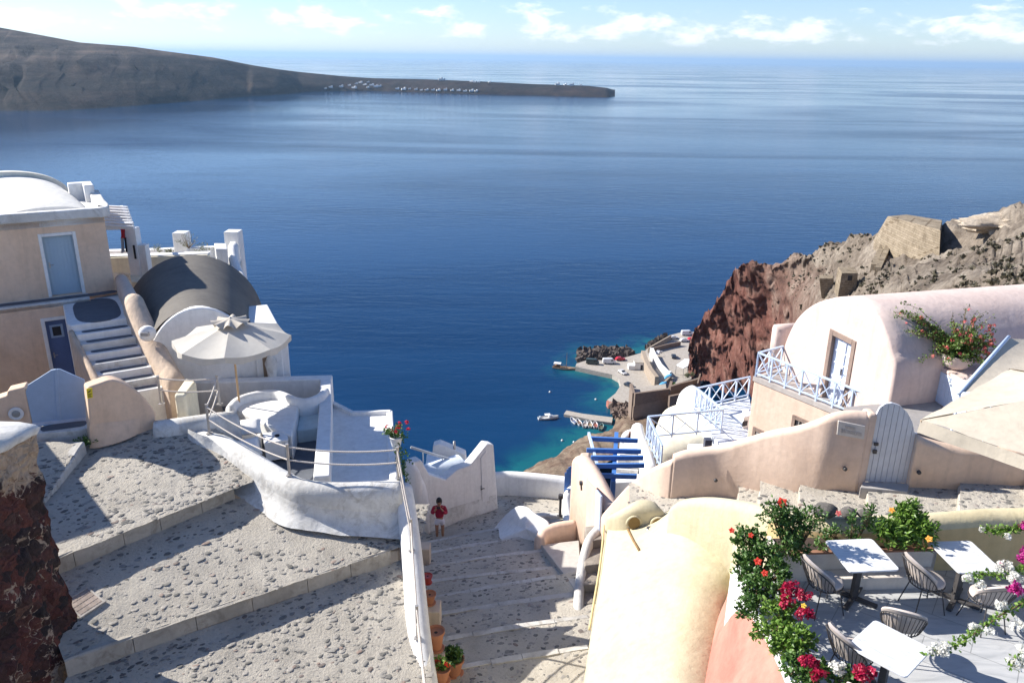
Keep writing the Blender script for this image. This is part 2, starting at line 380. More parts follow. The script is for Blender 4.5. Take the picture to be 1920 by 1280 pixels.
nt.links.new(c_, b.inputs['Base Color'])
# white houses scattered on the far shore: each one a thing
hw = MB(); hw.box((0,0,3), (16, 10, 6)); hw.box((5, 1, 8), (6, 8, 4)); hw.box((-5,-5.05,2), (2,.3,3)); 
far0 = None
spots = [(668,158),(676,156),(684,160),(690,155),(697,161),(705,164),(712,163),(664,166),(655,161),(690,165),(780,169),(790,170),(800,170),(812,170),(822,171),(835,170),(848,171),(860,171),(872,172),(884,172),(893,172),(745,168),(757,169),(768,168),(826,151),(832,151),(884,154),(890,155),(897,155),(918,155),(1045,160),(1060,160),(1072,161),(1088,161),(620,165),(610,167),(640,164)]
bvh = None
from mathutils.bvhtree import BVHTree
bvh = BVHTree.FromPolygons([v.co for v in isl.data.vertices], [tuple(p.vertices) for p in isl.data.polygons])
for i, (px, py) in enumerate(spots):
    d = ray(px, py).normalized(); hit = bvh.ray_cast(Vector((0,0,0)), d)
    if hit[0] is None: hit = bvh.ray_cast(Vector((0,0,0)), ray(px, py+4).normalized())
    if hit[0] is None: continue
    if far0 is None:
        far0 = hw.build('distant_house', paint('distant_white', (.75, .74, .72), .8))
        far0['category'] = 'house'; far0['label'] = 'tiny white cube house on the far low headland across the sea'; far0['group'] = 'white houses on the far headland'; o = far0
    else: o = far0.copy(); COL.objects.link(o)
    o.location = hit[0]; o.rotation_euler = (0, 0, random.uniform(-.5, .5)); s = random.uniform(.55, 1.05); o.scale = (s, s, s*random.uniform(.8, 1.1))
# ================================================================ red cliff and castle hill
R1 = [(1294,640,287),(1300,622,283),(1312,608,275),(1330,585,265),(1352,556,250),(1374,516,235),(1390,504,227),(1430,500,222),(1475,494,215),(1510,483,208),(1550,468,200),(1600,452,190),(1640,447,178),(1690,440,168),(1765,428,160),(1840,419,152),(1862,405,148),(1900,398,145),(1960,395,140),(2150,385,130)]
R2 = [(1294,652,287),(1300,650,284),(1312,640,276),(1335,622,266),(1360,598,252),(1380,560,238),(1397,542,229),(1440,530,216),(1480,525,205),(1515,520,195),(1555,505,185),(1600,495,172),(1650,490,160),(1700,490,150),(1780,480,140),(1840,470,130),(1870,465,125),(1900,460,120),(1960,455,115),(2150,450,110)]
R3 = [(1293,672,287),(1298,675,285),(1310,670,278),(1335,662,268),(1365,645,256),(1390,625,244),(1410,612,234),(1450,600,215),(1485,583,195),(1520,570,178),(1560,560,160),(1605,555,142),(1650,545,127),(1700,538,112),(1780,535,97),(1840,530,90),(1870,530,85),(1900,530,80),(1960,525,75),(2150,520,70)]
R4 = [(1289,690,288),(1294,703,286),(1308,715,280),(1330,724,270),(1360,727,262),(1390,730,250),(1415,732,240),(1450,733,220),(1480,730,190),(1520,720,150),(1560,720,120),(1605,720,100),(1650,720,85),(1700,720,75),(1780,700,65),(1840,690,60),(1870,680,57),(1900,680,55),(1960,660,50),(2150,640,45)]
ctrl = [[Y(*p) for p in r] for r in (R1, R2, R3, R4)]
back = [p+Vector((p.x*.3, 50+i*2, -38)) for i, p in enumerate(ctrl[0])]; back2 = [p+Vector((p.x*.1, 60, SEA-6-p.z)) for p in back]
ctrl = [back2, back]+ctrl
ctrl = [spline(r, 12) for r in ctrl]; ncol = len(ctrl[0])
colsp = [spline([ctrl[k][j] for k in range(6)], 14) for j in range(ncol)]
rows = []
for k in range(len(colsp[0])):
    row = []
    for j in range(ncol):
        p = colsp[j][k].copy(); dist = p.length
        a = dist/200; f = fract(p, .045, 7, .7); f2 = fract(p+Vector((300, 50, 9)), .16, 6, .6)
        cliff = max(0, min(1, (150-j)/60)) 
        edge = 1 if k > 26 else max(.25, (k-14)/12) if k > 14 else .3
        nd = p.normalized()
        p += nd*(f*4.6*a*(.4+.8*cliff))*edge+Vector((0, 0, 1))*(f*2.2+f2*1.5)*a*edge*(.45 if 26 < k < 30 else 1)
        row.append(p)
    rows.append(row)
cl = MB().grid(rows)
m, nt, b = mat('castle_hill_rock'); v = coords(nt)
n1 = noise(nt, .11, 9, .68, v, .6); n2 = noise(nt, .9, 6, .7, v); sp = nt.nodes.new('ShaderNodeSeparateXYZ'); nt.links.new(v, sp.inputs[0])
red = ramp(nt, n1.outputs[0], [(.3, (.065, .034, .029)), (.45, (.16, .068, .052)), (.58, (.22, .11, .085)), (.72, (.29, .18, .14))])
grey = ramp(nt, n1.outputs[0], [(.28, (.07, .055, .043)), (.42, (.155, .125, .098)), (.54, (.24, .20, .16)), (.75, (.37, .32, .26))])
# bearing decides where the red scoria ends and the ash covers the hill
dv = N(nt, 'ShaderNodeMath', operation='DIVIDE'); nt.links.new(sp.outputs[0], dv.inputs[0]); nt.links.new(sp.outputs[1], dv.inputs[1])
mz = N(nt, 'ShaderNodeMath', operation='MULTIPLY_ADD'); nt.links.new(sp.outputs[2], mz.inputs[0]); mz.inputs[1].default_value = .0060; nt.links.new(dv.outputs[0], mz.inputs[2])
mn = N(nt, 'ShaderNodeMath', operation='MULTIPLY_ADD'); nt.links.new(n1.outputs[0], mn.inputs[0]); mn.inputs[1].default_value = .22; nt.links.new(mz.outputs[0], mn.inputs[2])
mr = N(nt, 'ShaderNodeMapRange'); nt.links.new(mn.outputs[0], mr.inputs[0]); mr.inputs[1].default_value = .03; mr.inputs[2].default_value = .24
c = mixc(nt, mr.outputs[0], red.outputs[0], grey.outputs[0])
r2 = ramp(nt, n2.outputs[0], [(.3, .55), (.7, 1.25)]); mu = nt.nodes.new('ShaderNodeMix'); mu.data_type = 'RGBA'; mu.blend_type = 'MULTIPLY'; mu.inputs[0].default_value = 1
nt.links.new(c, mu.inputs[6]); nt.links.new(r2.outputs[0], mu.inputs[7]); nt.links.new(mu.outputs[2], b.inputs['Base Color']); b.inputs['Roughness'].default_value = .95; b.inputs['Specular IOR Level'].default_value = .1
p_ = bump(nt, b, n1.outputs[0], .7, 1.4); bump(nt, b, n2.outputs[0], .8, .5, p_)
clo = cl.build('cliff_hill', m, smooth=True); tag(clo, kind='structure')
hill_bvh = BVHTree.FromPolygons([v.co for v in clo.data.vertices], [tuple(p.vertices) for p in clo.data.polygons])
# ground of the village hillside, falling away to the water
prof = [(-12,-9.5),(2,-13),(8,-17),(14,-17.5),(24,-18.5),(31,-21),(40,-30),(60,-48),(120,-90),(190,-122),(230,-130)]
rows = []
for j in range(60):
    y = -12+(j/59)**1.3*242; row = []
    for i in range(60):
        x = -140+i*(220/59); z = float(np.interp(y, [p[0] for p in prof], [p[1] for p in prof]))
        k = max(0, (y-30)/30); p = Vector((x, y, z)); p.z += fract(p, .05)*2*min(2, k); row.append(p)
    rows.append(row)
HILLM = rock('shore_rock', [(.07,.04,.03),(.16,.11,.08),(.22,.17,.12),(.28,.22,.16)], .14, .8, 1.0)
hs = MB().grid(rows).build('hillside', HILLM, smooth=True); tag(hs, kind='structure')
# headland under the village, running out to the small boats
inner = [Z(x, y, z) for x, y, z in [(960,960,-112),(985,945,-111),(1010,925,-110),(1035,910,-109),(1060,900,-108),(1080,890,-108),(1105,880,-108),(1130,870,-109),(1150,860,-110),(1180,850,-112),(1200,835,-113),(1215,815,-114),(1230,790,-115)]]
mid = [lerp(a, b, .45)+Vector((0,0,1.5)) for a, b in zip(SHORE, inner)]
rows = []
for t in range(12):
    row = []
    a_, b_ = (SHORE, mid) if t <= 6 else (mid, inner); tt = t/6 if t <= 6 else (t-6)/5
    base = spline([lerp(a, b, tt) for a, b in zip(a_, b_)], 6)
    for p in base:
        f = fract(p, .2, 6, .7); row.append(p+Vector((0, 0, (-1.5 if t == 0 else f*1.1))))
    rows.append(row)
hd = MB().grid(rows).build('headland', HILLM, smooth=True); tag(hd, kind='structure')
# ================================================================ stone-paved path
def paving_mats():
    m, nt, b = mat('path_mortar'); v = coords(nt)
    n = noise(nt, 1.1, 6, .6, v); n2 = noise(nt, 16, 6, .7, v); n3 = noise(nt, 60, 4, .7, v)
    c = ramp(nt, n.outputs[0], [(.3, (.39, .355, .30)), (.5, (.48, .44, .375)), (.7, (.54, .495, .42))])
    r2 = ramp(nt, n2.outputs[0], [(.25, .62), (.42, .95), (.75, 1.1)]); mu = nt.nodes.new('ShaderNodeMix'); mu.data_type = 'RGBA'; mu.blend_type = 'MULTIPLY'; mu.inputs[0].default_value = 1
    nt.links.new(c.outputs[0], mu.inputs[6]); nt.links.new(r2.outputs[0], mu.inputs[7])
    nt.links.new(mu.outputs[2], b.inputs['Base Color']); b.inputs['Roughness'].default_value = .95; b.inputs['Specular IOR Level'].default_value = .15
    p = bump(nt, b, n2.outputs[0], .9, .04); bump(nt, b, n3.outputs[0], .6, .012, p)
    m2, nt, b = mat('path_stone'); v = coords(nt)
    g = nt.nodes.new('ShaderNodeNewGeometry')
    r = ramp(nt, g.outputs['Random Per Island'], [(0, (.12, .115, .105)), (.3, (.20, .19, .17)), (.6, (.30, .28, .25)), (.88, (.38, .35, .31)), (.95, (.30, .22, .18)), (1, (.11, .105, .10))])
    n = noise(nt, 22, 5, .7, v); r2 = ramp(nt, n.outputs[0], [(.3, .7), (.7, 1.2)]); mu = nt.nodes.new('ShaderNodeMix'); mu.data_type = 'RGBA'; mu.blend_type = 'MULTIPLY'; mu.inputs[0].default_value = 1
    nt.links.new(r.outputs[0], mu.inputs[6]); nt.links.new(r2.outputs[0], mu.inputs[7]); nt.links.new(mu.outputs[2], b.inputs['Base Color'])
    b.inputs['Roughness'].default_value = .8; bump(nt, b, n.outputs[0], .6, .015)
    return m, m2
PMORT, PSTONE = paving_mats()
KERBM = plaster('kerb_stone', (.46, .42, .36), (.30, .27, .22), .8, bs=1.2, grime=(.24, .21, .17))
KERBW = plaster('painted_kerb', (.60, .58, .54), (.40, .37, .33), .8, bs=1.0, grime=(.33, .30, .26))
def cobbles(mb, E0, E1, step=.06, dens=16, amp=.014, smin=.022, smax=.095, skip=None):
    """mortar sheet between two edge polylines with half-sunk field stones"""
    E0 = [Vector(p) for p in E0]; E1 = [Vector(p) for p in E1]
    def along(E, u):
        L = [0]
        for a, b in zip(E[:-1], E[1:]): L.append(L[-1]+(b-a).length)
        d = u*L[-1]
        for i in range(len(E)-1):
            if d <= L[i+1]+1e-6: return E[i].lerp(E[i+1], (d-L[i])/max(1e-6, L[i+1]-L[i]))
        return E[-1]
    lu = max(sum((b-a).length for a, b in zip(E[:-1], E[1:])) for E in (E0, E1)); lv = ((E0[0]-E1[0]).length+(E0[-1]-E1[-1]).length)/2
    nu = max(3, int(lu/step)); nv = max(3, int(lv/step))
    def S(u, v):
        p = along(E0, u).lerp(along(E1, u), v)
        p.z += mnoise.noise(p*1.3)*amp*1.5+mnoise.noise(p*4.5)*amp*.8+abs(mnoise.noise(p*11))*amp*.7
        return p
    mb.mi = 0; mb.grid([[S(i/nu, j/nv) for i in range(nu+1)] for j in range(nv+1)])
    mb.mi = 1; rng = random.Random(int(lu*1000)); n = int(lu*lv*dens)
    for _ in range(n):
        u = rng.random(); v_ = rng.random(); c = S(u, v_)
        if mnoise.noise(c*.7+Vector((9,3,0))) < -.32 and rng.random() < .8: continue
        s = (smin+(smax-smin)*rng.random()**1.7)*(1 if rng.random() < .9 else 1.3); e = rng.uniform(.5, .85); a = rng.gauss(.5, .7); h = s*rng.uniform(.03, .11)
        ca, sa = math.cos(a), math.sin(a); vs = []; K = 9
        wob = [rng.uniform(.78, 1.15) for _ in range(K)]
        for rr, zz in ((1, -.25), (.88, .45), (.55, .92)):
            for k in range(K):
                t = 2*PI*k/K; x = math.cos(t)*s*rr*wob[k]; y = math.sin(t)*s*e*rr*wob[k]
                vs.append((c.x+x*ca-y*sa, c.y+x*sa+y*ca, c.z+h*zz+rng.uniform(-.1, .1)*h))
        vs.append((c.x, c.y, c.z+h*rng.uniform(.8, 1.1)))
        fs = [(r*K+k, r*K+(k+1)%K, (r+1)*K+(k+1)%K, (r+1)*K+k) for r in range(2) for k in range(K)]+[(2*K+k, 2*K+(k+1)%K, 3*K) for k in range(K)]
        mb.add(vs, fs)
    mb.mi = 0
def kerb(path, width, h, name, parent, m=None, pieces=4, seed=1, side=1):
    """a run of kerb stones along a line; top at path z; stones of uneven length"""
    mb = MB(); rng = random.Random(seed); P = [Vector(p) for p in path]; L = [0]
    for a, b in zip(P[:-1], P[1:]): L.append(L[-1]+(b-a).length)
    def at(d):
        for i in range(len(P)-1):
            if d <= L[i+1]+1e-6: return P[i].lerp(P[i+1], (d-L[i])/(L[i+1]-L[i]))
        return P[-1]
    cuts = [0]+sorted((k+rng.uniform(-.25, .25))/pieces*L[-1] for k in range(1, pieces))+[L[-1]]
    for a, b in zip(cuts[:-1], cuts[1:]):
        a += .006; b -= .006; nseg = max(2, int((b-a)/.25)); rows = []
        dz = rng.uniform(-.015, .015); dw = rng.uniform(-.03, .03)
        for k in range(nseg+1):
            p = at(a+(b-a)*k/nseg); q = at(min(L[-1], a+(b-a)*k/nseg+.05)); r_ = at(max(0, a+(b-a)*k/nseg-.05)); d = (q-r_); d.z = 0; d.normalize()
            nn = Vector((d.y, -d.x, 0))*side; j = mnoise.noise(p*3)*.02; z = p.z+dz+mnoise.noise(p*5)*.012
            f = p+nn*(.0+j); bk = p-nn*(width+dw+mnoise.noise(p*2+Vector((5,5,5)))*.04)
            rows.append([Vector((f.x+nn.x*.03, f.y+nn.y*.03, z-h)), Vector((f.x+nn.x*.01, f.y+nn.y*.01, z-.03)), Vector((f.x-nn.x*.02, f.y-nn.y*.02, z)), Vector((bk.x, bk.y, z-.005)), Vector((bk.x, bk.y, z-h))])
        o = len(mb.v); mb.grid(rows); m_ = 5
        mb.add(rows[0], [(0,1,2,3,4)]); mb.add(rows[-1], [(4,3,2,1,0)])
    return mb.build(name, m or KERBM, parent, smooth=True, auto=35)
K1a, K1b = Z(60, 1064, -9.75), Z(437, 908, -9.75)
K2a, K2b = Z(120, 1238, -10.75), Z(732, 1030, -10.75)
def dz(p, z): return Vector((p.x, p.y, z))
pm = MB()
cobbles(pm, [Z(60, 800, -9.15), Z(280, 790, -9.12), Z(400, 800, -9.2)], [dz(K1a, -9.77), dz(K1b, -9.77)+Vector((.8, .6, 0))], dens=60)
cobbles(pm, [dz(K1a, -10.12), dz(K1b, -10.12), V(-2.0, 17.2, -10.4)], [dz(K2a, -10.77), K2a.lerp(K2b, .5)-V(0,0,.02), dz(K2b, -10.77)+(K2b-K2a).normalized()*.8], dens=60)
cobbles(pm, [dz(K2a, -11.12), dz(K2b, -11.12)+(K2b-K2a).normalized()*.8], [V(-8.2, 9.0, -12.0), V(-1.3, 11.6, -12.0)], dens=60)
# landing before the blue gate, one low step up
L0, L1 = Z(157, 828, -9.02), Z(82, 938, -9.45)
cobbles(pm, [Z(-10, 830, -9.0), L0-V(.05,0,.0)], [Z(-20, 1000, -9.5), L1], dens=40)
path = tag(pm.build('path', [PMORT, PSTONE], smooth=True, recalc=False), kind='structure')
kerb([K1a, K1b], .34, .5, 'kerb', path, KERBM, 5, 3)
kerb([K2a, K2a.lerp(K2b, .5)+V(-.03,.05,0), K2b], .3, .5, 'kerb', path, KERBM, 6, 5)
kerb([Z(640, 1302, -11.72), Z(738, 1262, -11.72)], .3, .4, 'kerb', path, KERBW, 2, 6)
kerb([L1, L0], .22, .4, 'kerb', path, KERBW, 3, 8, side=1)
# service cover in the paving
from mathutils.bvhtree import BVHTree
pbv = BVHTree.FromPolygons([v.co for v in path.data.vertices], [tuple(p.vertices) for p in path.data.polygons])
def on_path(px, py):
    h = pbv.ray_cast(Vector((0,0,0)), ray(px, py).normalized()); return h[0] if h[0] is not None else Z(px, py, -10.4)
cc4 = [on_path(x, y) for x, y in ((124,1128),(166,1101),(193,1131),(148,1160))]
for p in cc4: p.z += .012
cctr = sum(cc4, Vector())/4; ex = ((cc4[1]-cc4[0])+(cc4[2]-cc4[3])).normalized(); ey = (cc4[3]-cc4[0]); ey = (ey-ex*ey.dot(ex)).normalized(); ez = ex.cross(ey)
if ez.z < 0: ey = -ey; ez = ex.cross(ey)
wx_ = ((cc4[1]-cc4[0]).length+(cc4[2]-cc4[3]).length)/2; wy_ = ((cc4[3]-cc4[0]).length+(cc4[2]-cc4[1]).length)/2
g = thing('inspection_cover', 'rusty rectangular metal inspection cover set in the cobbled path beside the red stone wall', 'drain cover', cctr)
g.rotation_euler = Matrix((ex, ey, ez)).transposed().to_euler()
RCI = paint('rusty_cast_iron', (.36,.29,.24), .8, .35)
gm = MB(); gm.box((0,0,0), (wx_, wy_, .03)); gm.build('cover_plate', RCI, g, bevel=.004)
gm = MB()
for sx, sy, w_, d_ in ((0,wy_/2,wx_+.06,.04),(0,-wy_/2,wx_+.06,.04),(wx_/2,0,.04,wy_-.04),(-wx_/2,0,.04,wy_-.04)): gm.box((sx,sy,.006), (w_,d_,.04))
gm.build('rim', paint('cover_rim', (.42,.38,.33), .8, .3), g, bevel=.004)
gm = MB()
for i in range(4):
    for j in range(7): gm.box((-wx_/2+wx_*(j+.8)/7.6, -wy_/2+wy_*(i+.8)/4.6, .017), (wx_/9.5, wy_/6, .008))
gm.build('tread_pattern', RCI, g)
# ================================================================ rubble wall at the near left
WX, WY = Z(150, 1190, -10.9).x, Z(150, 1190, -10.9).y
zt = Y(62, 800, WY).z
ru = MB(); rows = []; A = Vector((WX, WY, 0)); cdir = Vector((-1, .04, 0)); fdir = Vector((-.25, -.97, 0))
# plan of the visible faces: along the far side, round the corner, then toward the viewer
plan = [A+cdir*3.2, A+cdir*1.8, A+cdir*.9, A+cdir*.35, A+cdir*.08+fdir*.02, A+fdir*.12, A+fdir*.6, A+fdir*1.3, A+fdir*2.4, A+fdir*4.0]
plan = spline(plan, 14); nn = 64
for k in range(nn+1):
    t = k/nn; z = lerp(-12.6, zt-.05, t); row = []
    for i, p in enumerate(plan):
        q = Vector((p.x, p.y, z)); batter = (1-t)**2*.38
        out = Vector((.75, .25, 0)) if i < 56 else Vector((.95, -.1, 0))
        cap = max(0, (t-.86)/.14)
        f = mnoise.fractal(q*2.2, .7, 2, 5)*.12+mnoise.noise(q*5)*.06*(1-cap); f -= .10*(1-cap)
        row.append(q+out*(batter+f*(1-.7*cap)))
    rows.append(row)
ru.grid(rows)
m, nt, b = mat('red_rubble'); v = coords(nt); vo = nt.nodes.new('ShaderNodeTexVoronoi'); vo.inputs['Scale'].default_value = 5.2
dn = noise(nt, 3.5, 4, .6, v); mv = nt.nodes.new('ShaderNodeMix'); mv.data_type = 'VECTOR'; mv.inputs[0].default_value = .22; nt.links.new(v, mv.inputs[4]); nt.links.new(dn.outputs[1], mv.inputs[5])
nt.links.new(mv.outputs[1], vo.inputs['Vector']); ed = nt.nodes.new('ShaderNodeTexVoronoi'); ed.feature = 'DISTANCE_TO_EDGE'; ed.inputs['Scale'].default_value = 5.2; vo.inputs['Randomness'].default_value = 1; nt.links.new(mv.outputs[1], ed.inputs['Vector'])
stc = ramp(nt, vo.outputs['Color'], [(.0, (.022, .02, .022)), (.3, (.045, .026, .025)), (.45, (.10, .034, .028)), (.62, (.15, .05, .038)), (.8, (.075, .035, .03)), (1, (.17, .09, .065))])
nf = noise(nt, 14, 6, .7, v); r2 = ramp(nt, nf.outputs[0], [(.3, .5), (.7, 1.3)]); mu = nt.nodes.new('ShaderNodeMix'); mu.data_type = 'RGBA'; mu.blend_type = 'MULTIPLY'; mu.inputs[0].default_value = 1
nt.links.new(stc.outputs[0], mu.inputs[6]); nt.links.new(r2.outputs[0], mu.inputs[7])
np_ = noise(nt, 1.7, 6, .72, v, .8); sp = nt.nodes.new('ShaderNodeSeparateXYZ'); nt.links.new(v, sp.inputs[0])
mrz = N(nt, 'ShaderNodeMapRange'); nt.links.new(sp.outputs[2], mrz.inputs[0]); mrz.inputs[1].default_value = zt-1.1; mrz.inputs[2].default_value = zt-.25; mrz.inputs[3].default_value = 0; mrz.inputs[4].default_value = .42
mrb = N(nt, 'ShaderNodeMapRange'); nt.links.new(sp.outputs[2], mrb.inputs[0]); mrb.inputs[1].default_value = -11.6; mrb.inputs[2].default_value = -10.9; mrb.inputs[3].default_value = .4; mrb.inputs[4].default_value = 0
ad = N(nt, 'ShaderNodeMath', operation='ADD'); nt.links.new(np_.outputs[0], ad.inputs[0]); nt.links.new(mrz.outputs[0], ad.inputs[1])
ad3 = N(nt, 'ShaderNodeMath', operation='ADD'); nt.links.new(ad.outputs[0], ad3.inputs[0]); nt.links.new(mrb.outputs[0], ad3.inputs[1]); ad = ad3
er = ramp(nt, ed.outputs['Distance'], [(0, .085), (.07, 0)]); ad2 = N(nt, 'ShaderNodeMath', operation='ADD'); nt.links.new(ad.outputs[0], ad2.inputs[0]); nt.links.new(er.outputs[0], ad2.inputs[1])
pr_ = ramp(nt, ad2.outputs[0], [(.60, 0), (.655, 1)])
pc = ramp(nt, nf.outputs[0], [(.3, (.36, .27, .20)), (.7, (.50, .39, .29))])
nt.links.new(mixc(nt, pr_.outputs[0], mu.outputs[2], pc.outputs[0]), b.inputs['Base Color']); b.inputs['Roughness'].default_value = .92
p_ = bump(nt, b, ed.outputs['Distance'], .9, .25); p_ = bump(nt, b, nf.outputs[0], .7, .03, p_); bump(nt, b, pr_.outputs[0], .5, .03, p_)
rw = ru.build('wall_face', m, None, smooth=True)
wt = thing('rubble_wall', 'tall wall of dark red and black volcanic rubble with a thick white cap beside the cobbled path', 'stone wall'); rw.parent = wt
cm = MB(); capo = []
rim = [Vector((p.x+(.8*.05), p.y, 0)) for p in plan]
rows = []
for s, dzz in ((1.0, -.10), (1.03, .0), (1.0, .07), (.9, .13), (.6, .17), (0, .18)):
    row = []
    for p in rim:
        c_ = Vector((WX-2.0, WY-.3, 0)); q = c_+(p-c_)*s; row.append(Vector((q.x, q.y, zt+dzz+mnoise.noise(Vector((q.x*4, q.y*4, 0)))*.035+(0.08*mnoise.noise(Vector((q.x*1.3, q.y*1.3, 7)))))))
    rows.append(row)
cm.grid(rows); cm.build('cap', WHITE_WORN, wt, smooth=True)
# ================================================================ curved white wall with posts and ropes
wp = [(388,778,-9.2),(370,783,-9.22),(361,794,-9.24),(368,806,-9.2),(390,812,-9.16),(420,820,-9.17),(470,848,-9.25),(545,893,-9.4),(585,903,-9.43),(640,906,-9.45),(700,904,-9.45),(752,902,-9.47)]
wm = MB(); pth = spline([Z(*p) for p in wp], 6); wm.ribbon(pth, [.40+.14*min(1, i/24) for i in range(len(pth))], -11.2, 7)
wo = thing('terrace_wall', 'thick white limewashed wall curving round the sunken terrace above the cobbles', 'wall'); wm.build('curved_run', WHITE_WORN, wo, smooth=True)
# foot spreading onto the cobbles
ft = MB(); rows = []
for i, p in enumerate(pth[19:]):
    i += 17; a = pth[max(0, i+1)]; b_ = pth[min(len(pth)-1, i+3)]; d = Vector((b_.x-a.x, b_.y-a.y, 0)).normalized(); nn_ = Vector((d.y, -d.x, 0))
    if nn_.y > 0: nn_ = -nn_
    gz = float(np.interp(p.x, [-9, -7.6, -6.6, -5.2, -2.6], [-9.45, -9.6, -10.0, -10.22, -10.55])); j = mnoise.noise(p*1.7)*.07
    rows.append([Vector((p.x, p.y, gz+.5))+nn_*.25, Vector((p.x, p.y, gz+.28))+nn_*(.285+j*.2), Vector((p.x, p.y, gz+.13))+nn_*(.33+j*.5), Vector((p.x, p.y, gz+.03))+nn_*(.42+j), Vector((p.x, p.y, gz-.08))+nn_*(.60+j*1.5)])
ft.grid(rows); ft.build('wall_foot', WHITE_WORN, wo, smooth=True)
w2 = MB(); p2 = spline([Z(757,904,-9.55), Z(765,960,-10.05), Z(773,1032,-10.6), Z(779,1110,-11.05), Z(788,1200,-11.5), Z(802,1300,-11.9), Z(830,1480,-12.5)], 5)
w2.ribbon(p2, [.42+.14*i/30 for i in range(len(p2))], -17.0, 7)
w2.build('wall', WHITE, None, smooth=True)
aw = bpy.data.objects['wall']; aw.name = 'alley_wall'; tag(aw, 'bright white wall with a rope rail dividing the upper cobbles from the alley below', 'wall')
w3 = MB(); w3.ribbon(spline([Z(288,790,-8.92), Z(330,785,-8.9), Z(400,775,-8.9), Z(440,770,-9.0)], 5), .5, -10.2, 5)
lw = w3.build('low_wall', WHITE_WORN, None, smooth=True); tag(lw, 'short low white wall between the tan gate wall and the curved terrace wall', 'wall')
rail = thing('rope_rail', 'galvanised posts strung with two cream ropes along the white terrace walls', 'railing')
posts = [Z(303,757,-8.87), Z(412,757,-8.9), Z(393,812,-9.15), Z(543,890,-9.38), Z(747,895,-9.45), Z(772,1030,-10.6), Z(783,1195,-11.48), Z(806,1400,-12.25)]
for p in posts:
    q = MB(); q.tube([p-V(0,0,.03), p+V(0,0,.8)], .034, 8); q.tube([p+V(0,0,.8), p+V(0,0,.815)], .04, 8); q.box((p.x, p.y, p.z+.006), (.14, .14, .014)); q.build('post', STEEL, rail, smooth=True, auto=35)
for h in (.74, .40):
    for a, b_ in zip(posts[:-1], posts[1:]):
        L = (b_-a).length; sag = .035*L if L > 1.2 else .02; pts = [a.lerp(b_, t/24)+V(0, 0, h-sag*4*(t/24)*(1-t/24)) for t in range(25)]
        r_ = [.021 if i % 2 else .017 for i in range(25)]
        q = MB(); fine = spline(pts, 6); q.tube(fine, [.019+.004*math.sin(i*2.1) for i in range(len(fine))], 6); q.build('rope', ROPE, rail, smooth=True)
# ================================================================ blue gate, tan gate walls
G0, G1 = Z(62, 800, -8.9), Z(165, 788, -8.9); gu = Vector((G1.x-G0.x, G1.y-G0.y, 0)).normalized(); gn = Vector((gu.y, -gu.x, 0))
def in_wall(mb, pxs, p0, u, thick, back=True):
    """upright slab: outline read on the plane through p0 along u, thick behind it"""
    P = [W(x, y, p0, u) for x, y in pxs]; n = Vector((-u.y, u.x, 0)).normalized()
    if n.y < 0: n = -n
    Q = [p+n*thick for p in P]; k = len(P)
    mb.add(P+Q, [tuple(range(k)), tuple(range(2*k-1, k-1, -1))]+[(i, k+i, k+(i+1)%k, (i+1)%k) for i in range(k)])
    return P
gt = thing('blue_gate', 'pale blue double wooden gate with a peaked top between the tan walls', 'gate')
GB = paint('gate_blue', (.33, .44, .60), .55, .06)
for pxs in ([(62,797),(48,735),(52,722),(96,694),(104,692),(111,792)], [(113,791),(106,692),(112,692),(158,712),(160,724),(166,785)]):
    q = MB(); in_wall(q, pxs, G0, gu, .05); q.build('gate_leaf', GB, gt, bevel=.006)
q = MB(); in_wall(q, [(107.5,791),(101,693),(108,692),(114.5,791)], G0-gn*.0+gn*.015, gu, .03); q.build('cover_strip', GB, gt, bevel=.005)
q = MB(); in_wall(q, [(61,799),(60,793),(166,782),(166,788)], G0+gn*.02, gu, .03); q.build('bottom_rail', paint('gate_rail', (.5, .55, .66), .5), gt, bevel=.005)
q = MB(); P = [Z(x, y, -8.88) for x, y in ((60,801),(166,787),(168,800),(150,806),(90,811),(70,811))]; q.prism(P, -9.4, -8.88)
st = q.build('threshold', WHITE_WORN, None, bevel=.03); tag(st, 'white edged grey painted threshold step below the blue gate', 'step')
q = MB(); P = spline([Z(x, y, -8.875) for x, y in ((76,803),(88,797),(150,789),(162,790),(160,796),(145,800),(92,807),(80,808))], 4, True); q.prism(P, -8.89, -8.874); q.build('painted_tread', SLATE, st)
T0, T1 = Z(170, 838, -9.25), Z(290, 808, -9.25); tu = Vector((T1.x-T0.x, T1.y-T0.y, 0)).normalized()
q = MB(); top = spline([V(163,727,0), V(185,719,0), V(212,712,0), V(240,722,0), V(266,742,0), V(285,762,0), V(293,775,0)], 4)
in_wall(q, [(172,850),(293,822)]+[(p.x, p.y) for p in reversed(top)], T0, tu, .42)
tw = thing('gate_wall', 'tan rendered garden wall with a curved top right of the blue gate', 'wall'); q.build('wall', PEACH, tw, bevel=.06, seg=3)
q = MB(); rows = []
for i in range(13):
    t = i/12; x = lerp(168, 262, t); row = []
    for k in range(6):
        s = k/5; p = W(x, lerp(840-30*t, 795-10*t, s), T0, tu); tn = Vector((tu.y, -tu.x, 0)); row.append(p+tn*(.20*math.sin(PI*min(1, t*1.0))**.6*(1-s)**.8+.002))
    rows.append(row)
q.grid(rows); q.build('swollen_foot', PEACH, tw, smooth=True)
q = MB(); in_wall(q, [(162,729),(173,727),(174,745),(164,747)], T0-Vector((-tu.y, tu.x, 0))*.02, tu, .015)
sg = q.build('warning_sign', paint('sign_yellow', (.70, .55, .02), .5, .03), None); tag(sg, 'small yellow notice with dark pictogram fixed on the tan wall beside the blue gate', 'sign')
q = MB()
